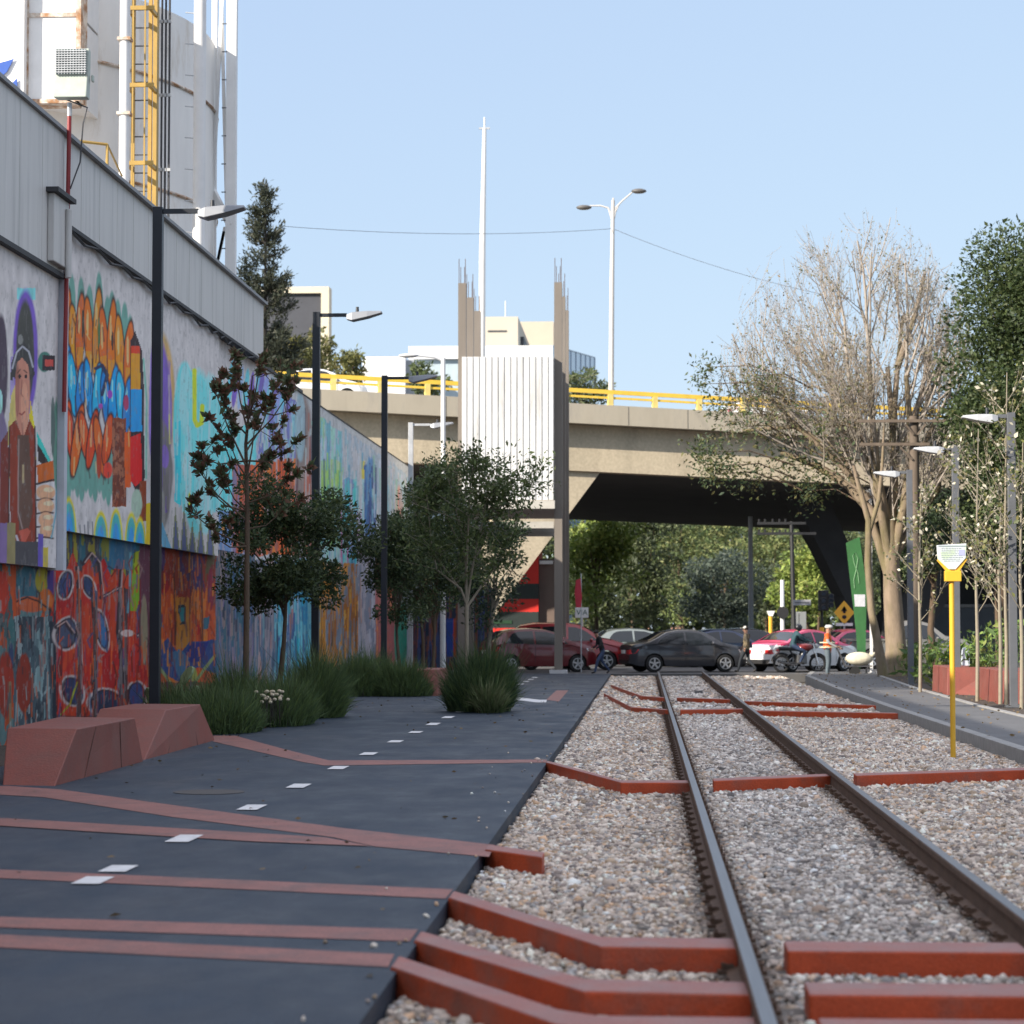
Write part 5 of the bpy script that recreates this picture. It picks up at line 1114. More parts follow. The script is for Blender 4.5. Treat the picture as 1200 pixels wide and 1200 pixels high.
# magnolia with rosettes of dark reddish leaves
def magnolia():
    rng = np.random.RandomState(11); y = 41.5; b = np.array([xat(288, y), y, 0.]); t = thing('magnolia_tree', 'open young tree with rosettes of dark reddish leaves before the cyan mural', 'tree', tuple(b))
    lines, P, D = [], [], []
    def pt(u, v, dy=0): q = yp(u, v, y + dy); return np.array([q.x, q.y, q.z])
    main = [b - np.array([0, 0, .2]), pt(289, 720), pt(290, 600), pt(288, 520, .1), pt(296, 440)]
    lines.append((main, [.06, .05, .042, .03, .012]))
    limbs = []
    for (u, v, u2, v2) in [(290, 640, 222, 598), (289, 610, 228, 545), (290, 600, 262, 560), (289, 590, 340, 560), (289, 575, 255, 500), (288, 560, 325, 510), (288, 545, 250, 452), (288, 530, 318, 470), (290, 520, 342, 455), (290, 505, 275, 430), (292, 490, 305, 425), (292, 480, 345, 480), (290, 560, 270, 520), (290, 620, 330, 600), (289, 560, 300, 490), (290, 510, 262, 470), (291, 540, 335, 530), (290, 580, 310, 545), (290, 480, 285, 455), (291, 640, 252, 630), (290, 600, 245, 575), (289, 540, 232, 535), (292, 500, 330, 440)]:
        dy = rng.randn() * .45; a, c = pt(u, v), pt(u2, v2, dy); m = a * .45 + c * .55 + np.array([0, 0, -.1]); lines.append(([a, m, c], [.02, .013, .007])); limbs.append((a, m, c))
        for q in range(3):
            f = .45 + .5 * rng.rand(); s = m + (c - m) * f; e = s + np.array([rng.randn() * .2, rng.randn() * .25, .2 + .2 * rng.rand()]); lines.append(([s, e], [.008, .005])); limbs.append((s, s, e))
    for a, m, c in limbs:
        ax = (c - m) / (np.linalg.norm(c - m) + 1e-6) if np.linalg.norm(c - m) > 0 else np.array([0, 0, 1.])
        for k in range(46):
            f = rng.rand() ** .45; P.append(m + (c - m) * (.55 + .45 * f)); D.append(rng.randn(3) * .75 + ax * .6 + np.array([0, 0, .35]))
    tubes('trunk', lines, BARK, t, 6); leaves('crown', np.array(P), .11, MAG, t, rng, aspect=.5, D=np.array(D), spread=.25); return t
magnolia()
def tree_px(name, label, u, y, vtop, wpx, vbot, cols, seed, n, size, ubase=None, **k):
    """crown given by its extent in the photograph, at distance y"""
    s = F / y; ub = u if ubase is None else ubase; zt, zb = zat(vtop, y), zat(vbot, y)
    return leafy_tree(name, label, 'tree', (xat(ub, y), y, 0), zt, wpx / 2 / s, cols, seed, int(n * 1.4), size * 1.08, rz=(zt - zb) / 2, lean=((u - ub) / s, 0), **k)
tree_px('round_tree', 'young dark round-headed tree on a thin trunk beside the red-leaved tree', 338, 44.5, 568, 178, 735, DK, 21, 15000, .072, 325, clumps=42, cr=.26, tr=.055, shell=.38, trunk_h=1.3, group=None)
tree_px('round_tree', 'dark dense young tree right behind the third lamp post', 462, 62, 585, 95, 735, DK, 22, 10000, .08, 470, clumps=34, cr=.3, tr=.05, shell=.3, trunk_h=1.2)
tree_px('round_tree', 'dark dense young tree between the third lamp post and the slim tree', 510, 66, 548, 100, 735, DK, 23, 11000, .08, 508, clumps=36, cr=.3, tr=.05, shell=.3, trunk_h=1.2)
tree_px('round_tree', 'darkest young tree low behind the third lamp post against the striped wall', 490, 70, 600, 80, 730, DK, 24, 9000, .08, 496, clumps=30, cr=.38, tr=.05, shell=.3)
tree_px('young_tree', 'slender pale-stemmed young tree behind the grassy shrub, left of the tower foot', 580, 72, 590, 100, 735, [(.05, .075, .035), (.04, .06, .03), (.06, .09, .05), (.03, .05, .03)], 25, 3800, .10, 572, clumps=34, cr=.26, tr=.07, shell=.5, bark=BARK_GREY, trunk_h=1.9)
# the light multi-stemmed tree standing in the rounded shrub
def path_tree():
    rng = np.random.RandomState(31); y = 45.0; b = np.array([xat(547, y), y, 0.]); t = thing('young_tree', 'light branching young tree rising from the rounded shrub in the path', 'tree', tuple(b))
    def pt(u, v, dy=0): q = yp(u, v, y + dy); return np.array([q.x, q.y, q.z])
    lines = [([b - np.array([0, 0, .2]), pt(547, 780), pt(547, 708)], [.045, .04, .036])]; ends = []
    for us in ([(547, 708), (540, 690), (512, 668), (506, 640), (500, 580)], [(547, 708), (546, 660), (540, 620), (525, 560)], [(547, 708), (556, 650), (566, 610), (575, 550)], [(547, 712), (562, 690), (590, 650), (610, 600), (625, 560)], [(546, 690), (548, 630), (552, 560), (556, 540)], [(540, 692), (516, 660), (490, 620), (482, 575)], [(556, 655), (580, 610), (600, 565)], [(540, 640), (520, 600), (508, 555)]):
        dy = rng.randn() * .5; pts = [pt(u, v, dy * k / 4) for k, (u, v) in enumerate(us)]; lines.append((pts, list(np.linspace(.026, .008, len(pts)))))
        for k in range(26):
            i = rng.randint(1, len(pts)); f = rng.rand(); s = pts[i - 1] + (pts[i] - pts[i - 1]) * f; e = s + np.array([rng.randn() * .35, rng.randn() * .4, .1 + .35 * rng.rand()]) * (1 if i > 1 else .4)
            if i > 1: lines.append(([s, e], [.007, .004])); ends.append((s, e))
    P, D = [], []
    for s, e in ends:
        for k in range(72): f = rng.rand(); P.append(s + (e - s) * f + rng.randn(3) * .11); D.append((e - s) / np.linalg.norm(e - s) * .6 + rng.randn(3) * .7)
    for (u, v) in ((628, 548), (620, 565), (606, 575), (590, 600), (600, 620), (615, 590), (634, 545)):
        for k in range(60): q = pt(u, v, rng.randn() * .2); P.append(q + rng.randn(3) * .13); D.append(rng.randn(3) + np.array([0, 0, .5]))
    tubes('trunk', lines, mat('bark_light', (.26, .22, .16), .85, .2, 8), t, 6)
    leaves('crown', np.array(P), .085, [(.09, .125, .04), (.115, .15, .05), (.065, .095, .034), (.14, .17, .06), (.075, .105, .042)], t, rng, aspect=.42, D=np.array(D), spread=.3); return t
path_tree()

# ================================================================== RIGHT-HAND TREES
def bare_tree():
    rng = np.random.RandomState(8); y = 76.; sc = F / y
    def pt(u, v, dy=0.): q = yp(u, v, y + dy); return np.array([q.x, q.y, q.z])
    b = pt(1052, 791); t = thing('bare_tree', 'large nearly leafless tree with fan of upswept twigs and thick pale trunk', 'tree', tuple(b))
    lines, tips = [], []
    trunk = [b - np.array([0, 0, .3]), b + np.array([0, 0, .12]), pt(1050, 760), pt(1046, 700), pt(1044, 650), pt(1043, 610)]
    lines.append((trunk, [.62, .44, .33, .29, .25, .18]))
    limbs = [[(1046, 690), (1028, 630), (1006, 570), (985, 520)], [(1045, 670), (1033, 600), (1020, 540), (1000, 480)], [(1043, 625), (1048, 570), (1046, 500), (1040, 430)], [(1046, 660), (1060, 590), (1068, 520), (1062, 440)],
             [(1048, 650), (1075, 605), (1098, 575), (1104, 540)], [(1040, 615), (1028, 560), (1022, 490), (1018, 420)], [(1030, 610), (995, 570), (955, 545), (915, 530)], [(1018, 585), (985, 545), (940, 505), (905, 470)], [(1005, 560), (970, 520), (930, 500), (870, 505)], [(1062, 520), (1080, 460), (1092, 400)], [(1046, 500), (1052, 430), (1058, 370)], [(1020, 540), (985, 470), (960, 410)], [(1068, 520), (1092, 460), (1112, 400)], [(1060, 560), (1088, 510), (1108, 470)], [(1052, 430), (1072, 370), (1084, 320)]]
    for L_ in limbs:
        dy = rng.randn() * 1.1; n = len(L_); pts = [pt(u, v, dy * k / (n - 1)) for k, (u, v) in enumerate(L_)]
        r0 = .165 if L_[0][1] > 600 else .11; rads = list(np.linspace(r0, r0 * .45, n)); lines.append((pts, rads))
        for k in range(6):
            i = rng.randint(1, n); f = rng.rand(); s = pts[i - 1] + (pts[i] - pts[i - 1]) * f; d0 = pts[i] - pts[i - 1]; d0 /= np.linalg.norm(d0)
            out = (s - pt(1035, 560)); out[2] = 0; out = out / (np.linalg.norm(out) + .4)
            d = d0 * .5 + out * .45 + np.array([0, 0, .5]) + rng.randn(3) * .3
            grow(rng, s, d, 2.6 + 1.2 * rng.rand(), .045, 0, 3, lines, tips, (3, 5), .10, .15, .62, .5, 4, .2, .55, .0045)
        d = (pts[-1] - pts[-2]); d /= np.linalg.norm(d); d[2] += .4
        grow(rng, pts[-1], d, 3.2 + rng.rand(), rads[-1] * .8, 0, 3, lines, tips, (5, 7), .12, .14, .62, .5, 4, .15, .55, .0045)
    # trim to the crown seen in the photograph: an ellipsoid of branches
    c0 = pt(990, 480); keep = []
    for pts, rads in lines:
        e = (pts[-1] - c0) * sc; q = ((e[0] - 6) / 150) ** 2 + ((e[2]) / (222 if e[2] > 0 else 120)) ** 2 + (e[1] / 190) ** 2
        if q < 1.0 + .12 * rng.randn() or rads[0] > .1: keep.append((pts, rads))
    big = [l for l in keep if l[1][0] > .1]; small = [l for l in keep if l[1][0] <= .1]
    tubes('trunk', big, BARK_PALE, t, 10); tubes('branches', small, mat('twig_grey', (.34, .295, .25), .9, .25, 3), t, 4, False)
    # thin buds / dry leaves on the twigs, more of them low on the left
    P = []; 
    for pts, rads in small:
        if rads[0] < .035 and rng.rand() < .8:
            u, v = proj(np.array([pts[-1]])); n = 2 + int(max(0, (560 - abs(v[0] - 520) - 400) / 40) if u[0] < 1010 else 1)
            n += 7 if (u[0] < 930 and v[0] > 430) else 0
            for k in range(n): f = rng.rand(); i = min(int(f * (len(pts) - 1)), len(pts) - 2); g = f * (len(pts) - 1) - i; P.append(pts[i] + (pts[i + 1] - pts[i]) * g + rng.randn(3) * .05)
    leaves('crown', np.array(P), .075, [(.22, .19, .09), (.16, .16, .08), (.24, .17, .09), (.12, .13, .06)], t, rng, aspect=.5)
    # leafy lower left boughs
    P, D = [], []
    for (u, v, r, n) in [(830, 430, 15, 160), (822, 450, 10, 90), (838, 480, 14, 120), (826, 530, 18, 420), (850, 545, 20, 420), (880, 560, 18, 260), (835, 555, 16, 240), (930, 545, 26, 420), (950, 575, 20, 300), (965, 555, 20, 220), (905, 520, 24, 200), (870, 500, 26, 260), (900, 470, 26, 180), (890, 440, 22, 160), (960, 500, 30, 220), (860, 470, 20, 160), (980, 540, 20, 160)]:
        c = pt(u, v, rng.randn() * .8)
        for k in range(n): P.append(c + rng.randn(3) * r / sc * .6); D.append(rng.randn(3) + np.array([-.4, 0, -.1]))
        m = pt(max(u + 60, 930), v + 15); lines2.append(([m, (m + c) / 2 + np.array([0, 0, .25]), c], [.03, .02, .008]))
    leaves('green_sprays', np.array(P), .13, [(.10, .12, .04), (.07, .10, .045), (.14, .13, .05), (.05, .08, .04)], t, rng, aspect=.4, D=np.array(D), spread=.3)
    tubes('bough', lines2, BARK, t, 5); return t
lines2 = []
bare_tree()
# slim curving tree left of it, and the far stem
y = 74.; rng = np.random.RandomState(3); A_ = lambda u, v, dy=0: np.array(yp(u, v, y + dy))
t = thing('leaning_tree', 'slim curved pale trunk leaning beside the thick bare tree', 'tree', tuple(A_(1034, 793)))
ln = [([A_(1036, 797), A_(1030, 760), A_(1021, 715), A_(1017, 660), A_(1018, 610), A_(1008, 575), A_(1000, 545)], [.19, .14, .115, .11, .10, .08, .05]), ([A_(1018, 625), A_(1030, 585), A_(1034, 545), A_(1036, 500)], [.08, .07, .05, .03]), ([A_(1008, 575), A_(985, 560), A_(965, 548)], [.05, .035, .02])]
tubes('trunk', ln, BARK_PALE, t, 8); tl2, tp2 = [], []
for q in (A_(1000, 545), A_(1036, 500), A_(965, 548)): grow(rng, q, np.array([.1, 0, 1.]), 1.6, .03, 0, 2, tl2, tp2, (3, 5), .1, .2)
tubes('crown', tl2, BARK_GREY, t, 4)
EV = [(.045, .07, .022), (.06, .085, .026), (.035, .055, .02), (.08, .10, .035), (.05, .075, .03)]
y = 70; leafy_tree('evergreen_tree', 'big dense dark green tree at the right edge behind the saplings', 'tree', (xat(1236, y), y, 0), zat(262, y), 2.8, EV, 41, 110000, .125, trunk_h=3, clumps=110, cr=.3, rz=5.0, tr=.3, shell=.35)
leafy_tree('evergreen_tree', 'lower dark tree filling the right edge below the big evergreen', 'tree', (xat(1175, 78), 78, 0), zat(455, 78), 3.0, [(.02, .035, .018), (.03, .05, .02), (.05, .07, .03)], 42, 30000, .11, clumps=40, cr=.3, rz=2.6, tr=.2, shell=.4)
leafy_tree('evergreen_tree', 'dark tree in shadow between the pale trunk and the saplings', 'tree', (xat(1095, 84), 84, 0), zat(580, 84), 1.7, [(.03, .05, .02), (.04, .065, .025)], 43, 15000, .10, clumps=24, cr=.36, rz=1.9, tr=.12)
# saplings with pale buds
def sapling(u, vtop, vbase, label, seed, n=16, spread=1.0):
    rng = np.random.RandomState(seed); g = gp(u, vbase, .06); y = g.y; b = np.array([g.x, y, .03]); t = thing('sapling', label, 'tree', tuple(b), 'saplings along the right pavement')
    zt = zat(vtop, y); lines = [([b - np.array([0, 0, .2]), b + np.array([.02, 0, 1.2]), b + np.array([.0, .02, 2.6]), np.array([g.x + .08, y, zt])], [.045, .04, .03, .01])]; tips = []; P = []
    for k in range(n):
        z = 1.7 + (zt - 2.2) * (k + rng.rand()) / n; a = rng.rand() * 6.28; s = np.array([g.x + .02, y, z]); d = np.array([math.cos(a) * .75, math.sin(a) * .6, .75])
        grow(rng, s, d, (1.5 - .8 * k / n) * spread * (.7 + .5 * rng.rand()), .011, 0, 1, lines, tips, (3, 5), .06, .15, .55, .5, 4, .3, .6, .0028)
    tubes('trunk', lines, mat('sapling_bark', (.26, .225, .165), .85, .2, 6), t, 5)
    for pts, rads in lines[1:]:
        for q in range(9): i = rng.randint(1, len(pts)); P.append(pts[i] + rng.randn(3) * .07)
    P = np.array(P); m = rng.rand(len(P)) < .2
    leaves('crown', P, .085, [(.14, .15, .05), (.10, .12, .045), (.20, .18, .07), (.07, .1, .04), (.58, .54, .42)], t, rng, aspect=.55); return t
sapling(1145, 505, 822, 'thin sapling with pale buds just right of the yellow post', 51)
sapling(1179, 440, 828, 'tallest pale-budded sapling, beside the nearest right lamp post', 52, 20, 1.1)
sapling(1197, 520, 830, 'pale-stemmed sapling at the very right edge', 53, 14)
sapling(1172, 560, 826, 'short bare sapling between the two tall saplings', 54, 8, .7)
sapling(1078, 560, 812, 'leafy sapling close to the thick pale tree trunk', 55, 14, .8)
PLG = [(.12, .2, .04), (.18, .26, .06), (.07, .13, .035), (.24, .28, .08), (.1, .16, .05)]
for k, (u, v, y, r, h, lab) in enumerate([(1096, 790, 60, .55, 1.2, 'bright leafy plant behind the long red block'), (1120, 790, 60, .5, 1.1, 'small bright plant just right of the yellow post'), (1160, 795, 55, .7, 1.55, 'tall yellow-green leafy plant above the darker red block'), (1190, 795, 54, .7, 1.7, 'tall leafy plant at the right edge above the red block'), (1140, 792, 57, .4, 1.25, 'upright plant between the two tall leafy plants and the post'), (1070, 795, 66, .5, 1.1, 'small green plant at the foot of the pale trunk')]):
    b_ = (xat(u, y), y, .03); rng = np.random.RandomState(60 + k); t = thing('leafy_plant', lab, 'plant', b_, 'plants behind the red blocks')
    n = 220; a = rng.rand(n) * 6.28; P = np.array(b_) + np.stack([np.cos(a) * r * rng.rand(n), np.sin(a) * r * rng.rand(n), h * (.25 + .75 * rng.rand(n))], 1)
    leaves('foliage', P, .2, PLG, t, rng, aspect=.35); tubes('stem', [([np.array(b_), p], [.012, .006]) for p in P[::12]], mat('green_stem', (.1, .14, .05), .8), t, 4)
# conifer and trees behind the left wall
def conifer():
    rng = np.random.RandomState(71); y = 112.; b = np.array([xat(309, y), y, 0.]); t = thing('conifer', 'ragged pointed conifer behind the end of the warehouse', 'tree', tuple(b)); zt = zat(207, y); P, D, lines = [], [], [([b, np.array([b[0], y, zt])], [.28, .02])]
    for k in range(330):
        z = zt - (zt - 3) * rng.rand() ** .8; f = (zt - z) / (zt - 3); L_ = (.2 + 3.3 * f ** .85) * (.55 + .6 * rng.rand()); a = rng.rand() * 6.28; s = np.array([b[0], y, z]); dr = np.array([math.cos(a), math.sin(a), .15])
        e = s + dr * L_ + np.array([0, 0, .28 * L_]); m = s + dr * L_ * .55 - np.array([0, 0, .03]); lines.append(([s, m, e], [.03, .02, .006]))
        for q in range(int(40 + 75 * L_)):
            g = .25 + .75 * rng.rand(); w = s + (m - s) * min(1, g * 2) if g < .5 else m + (e - m) * (g * 2 - 1); P.append(w + rng.randn(3) * .12); D.append(dr * .7 + np.array([0, 0, .5]) + rng.randn(3) * .5)
    tubes('trunk', lines, BARK_DARK, t, 5); leaves('crown', np.array(P), .2, [(.04, .05, .035), (.055, .065, .042), (.028, .037, .028), (.07, .075, .05)], t, rng, aspect=.3, D=np.array(D), spread=.3)
conifer()
YG = [(.16, .16, .05), (.12, .13, .045), (.2, .18, .07), (.09, .10, .04)]
def far_tree(u, y, vtop, w, vbot, cols, seed, n, size, label, name='leafy_tree', group='trees beyond the overpass', **k): return tree_px(name, label, u, y, vtop, w, vbot, cols, seed, n, size, group=group, **k)
far_tree(345, 120, 395, 75, 445, YG, 81, 2600, .22, 'yellowish tree top above the white car on the overpass', group='trees behind the wall')
far_tree(372, 150, 380, 36, 450, YG, 82, 1300, .22, 'thin yellowish tree left of the second lamp head', group='trees behind the wall')
far_tree(408, 140, 412, 44, 455, YG, 83, 1300, .22, 'pale bushy tree top right of the second lamp post', group='trees behind the wall')
far_tree(320, 118, 405, 40, 450, [(.08, .09, .03), (.11, .11, .04)], 84, 1500, .22, 'olive tree top against the end of the warehouse', group='trees behind the wall')
far_tree(500, 165, 424, 50, 470, [(.12, .15, .06), (.09, .12, .05)], 85, 1300, .24, 'green tree top behind the railing left of the tower', group='trees behind the wall')
far_tree(682, 175, 434, 60, 480, [(.12, .15, .06), (.08, .11, .05), (.16, .17, .09)], 86, 1700, .24, 'green tree top behind the railing right of the tower', group='trees behind the wall')
BG = [(0.163, 0.227, 0.049), (0.236, 0.308, 0.069), (0.127, 0.178, 0.042), (0.29, 0.324, 0.082)]
DG = [(0.072, 0.097, 0.043), (0.108, 0.13, 0.056), (0.061, 0.077, 0.04)]
BL = [(0.072, 0.096, 0.072), (0.096, 0.12, 0.088), (0.056, 0.077, 0.061)]
OL = [(0.119, 0.162, 0.058), (0.162, 0.189, 0.07), (0.086, 0.121, 0.051), (0.194, 0.203, 0.077)]
FT = [(698, 137, 560, 92, 735, BG, 5200, .24, 'bright green tree beside the tower column below the overpass'), (690, 146, 660, 70, 745, DG, 2600, .24, 'dark lower tree behind the white VIA sign'), (758, 150, 590, 92, 742, DG, 5200, .24, 'dark tall tree behind the dark grey car, left part of the opening'), (800, 190, 694, 42, 742, [(.2, .24, .08), (.15, .2, .06)], 1200, .2, 'small bright drooping tree in the middle distance'), (795, 215, 585, 90, 735, OL, 3600, .3, 'olive tree far behind the small drooping tree'), (846, 158, 640, 100, 748, BL, 5600, .22, 'dark bluish tree behind the grey car bonnet'), (850, 225, 570, 110, 720, OL, 4200, .3, 'yellow-olive tree crown high under the middle of the overpass'), (905, 205, 585, 90, 740, OL, 3600, .28, 'olive tree behind the white pole'), (898, 165, 655, 60, 748, DG, 2400, .22, 'dark tree behind the yellow and white post'), (945, 150, 640, 80, 735, BG, 4200, .24, 'bright yellow-green tree behind the traffic light'), (960, 200, 580, 90, 740, OL, 3200, .28, 'pale olive tree left of the dark raking pier'), (740, 240, 575, 110, 735, DG, 3600, .34, 'dark distant tree between the bright and the dark tall tree'), (1000, 185, 600, 100, 745, DG, 3000, .28, 'dark tree behind the raking piers'), (1050, 190, 610, 110, 745, DG, 2800, .3, 'dark tree behind the pale trunk'), (676, 160, 585, 70, 740, BG, 2600, .24, 'green tree filling the gap between the tower column and the bright tree'), (640, 150, 590, 90, 740, DG, 3000, .26, 'dark tree behind the striped wall')]
for k, (u, y, vt, w, vb, c, n, s, lab) in enumerate(FT): far_tree(u, y, vt, w, vb, c, 200 + k, n, s, lab, clumps=40, cr=.3, shell=.35)
rng = np.random.RandomState(77); P = np.stack([-60 + 140 * rng.rand(60000), 262 + 30 * rng.rand(60000), 20 * rng.rand(60000) ** .9], 1); P[:, 2] *= .6 + .4 * vnoise(P[:, 0] / 5 + 70, P[:, 1] / 9, 3)
o = leaves('far_trees', P, 1.0, OL + DG + BG, None, rng, aspect=.6); tag(o, 'distant mass of mixed trees closing the street beyond the overpass', 'trees', kind='stuff')
# ================================================================== VEHICLES
TYRE = mat('tyre_rubber', (.012, .012, .012), .8, .2, 10)
RIM = mat('alloy_rim', (.5, .5, .51), .3, .1, 6, metal=.8)
BLK = mat('black_plastic', (.015, .015, .016), .55, .2, 6)
GLS = glass_mat()
TAIL = mat('tail_light', (.5, .02, .02), .2, .1, 6, coat=1)
HEADL = mat('head_light', (.75, .76, .78), .1, .1, 6, coat=1)
AMB = mat('amber_light', (.8, .3, .04), .2, .1, 6)
PLATE = mat('number_plate', (.7, .7, .68), .5, .1, 6)
CHROME = mat('chrome', (.6, .6, .62), .15, .05, 4, metal=1)
INNER = mat('wheel_arch', (.006, .006, .006), .95, .1)

PROF = {  # length, half width, wheel radius, front/rear axle x, roofline (x from rear bumper), belt line, window edge points
 'sedan': dict(L=4.45, W=.87, R=.31, ax=(.86, 3.48), top=[(0, .62), (.04, .78), (.10, .93), (.22, .99), (.62, 1.03), (.95, 1.17), (1.35, 1.38), (1.75, 1.455), (2.2, 1.47), (2.6, 1.43), (2.95, 1.30), (3.42, 1.02), (3.8, .95), (4.15, .86), (4.33, .74), (4.42, .6), (4.45, .45)],
   belt=[(0, .8), (.6, .97), (1.0, .97), (2.6, .93), (3.4, .9), (4.45, .6)], gl=(.72, 3.36), win=[(1.0, 1.02), (1.12, 1.16), (1.45, 1.345), (1.85, 1.40), (2.3, 1.40), (2.62, 1.36), (3.2, .97), (2.6, .955), (1.6, .985)], split=[2.02], rw=(.70, 1.34), ws=(2.66, 3.34)),
 'hatch': dict(L=4.0, W=.85, R=.30, ax=(.72, 3.2), top=[(0, .6), (.03, .85), (.1, 1.0), (.3, 1.2), (.55, 1.38), (.9, 1.47), (1.5, 1.51), (2.1, 1.47), (2.5, 1.36), (3.0, 1.08), (3.4, .99), (3.75, .88), (3.92, .72), (4.0, .5)],
   belt=[(0, .9), (.6, .97), (2.4, .94), (3.0, .92), (4, .62)], gl=(.12, 2.95), win=[(.55, 1.02), (.75, 1.32), (1.0, 1.42), (1.6, 1.44), (2.1, 1.41), (2.4, 1.33), (2.86, 1.0), (2.2, .97)], split=[1.62], rw=(.12, .62), ws=(2.36, 2.96)),
 'van': dict(L=4.6, W=.92, R=.34, ax=(.85, 3.65), top=[(0, .65), (.03, .95), (.10, 1.15), (.28, 1.45), (.5, 1.62), (1.0, 1.70), (2.0, 1.71), (2.6, 1.66), (3.0, 1.48), (3.45, 1.16), (3.9, 1.08), (4.3, .96), (4.5, .78), (4.6, .5)],
   belt=[(0, 1.0), (2.6, 1.02), (3.4, 1.0), (4.6, .7)], gl=(.12, 3.4), win=[(.35, 1.12), (.5, 1.46), (.8, 1.58), (1.8, 1.61), (2.5, 1.58), (2.85, 1.46), (3.32, 1.1), (2.5, 1.07)], split=[1.25, 2.2], rw=(.12, .5), ws=(2.84, 3.42)),
 'pickup': dict(L=5.2, W=.93, R=.37, ax=(1.05, 4.2), top=[(0, .7), (.02, 1.05), (.06, 1.1), (1.0, 1.11), (2.0, 1.12), (2.04, 1.3), (2.2, 1.72), (2.5, 1.80), (3.0, 1.80), (3.35, 1.70), (3.9, 1.24), (4.4, 1.16), (4.9, 1.04), (5.1, .9), (5.2, .55)],
   belt=[(0, 1.05), (2.0, 1.08), (3.9, 1.05), (5.2, .8)], gl=(2.06, 3.85), win=[(2.25, 1.15), (2.32, 1.6), (2.55, 1.69), (3.0, 1.69), (3.28, 1.62), (3.72, 1.15)], split=[2.95], rw=(2.04, 2.18), ws=(3.36, 3.9)),
}
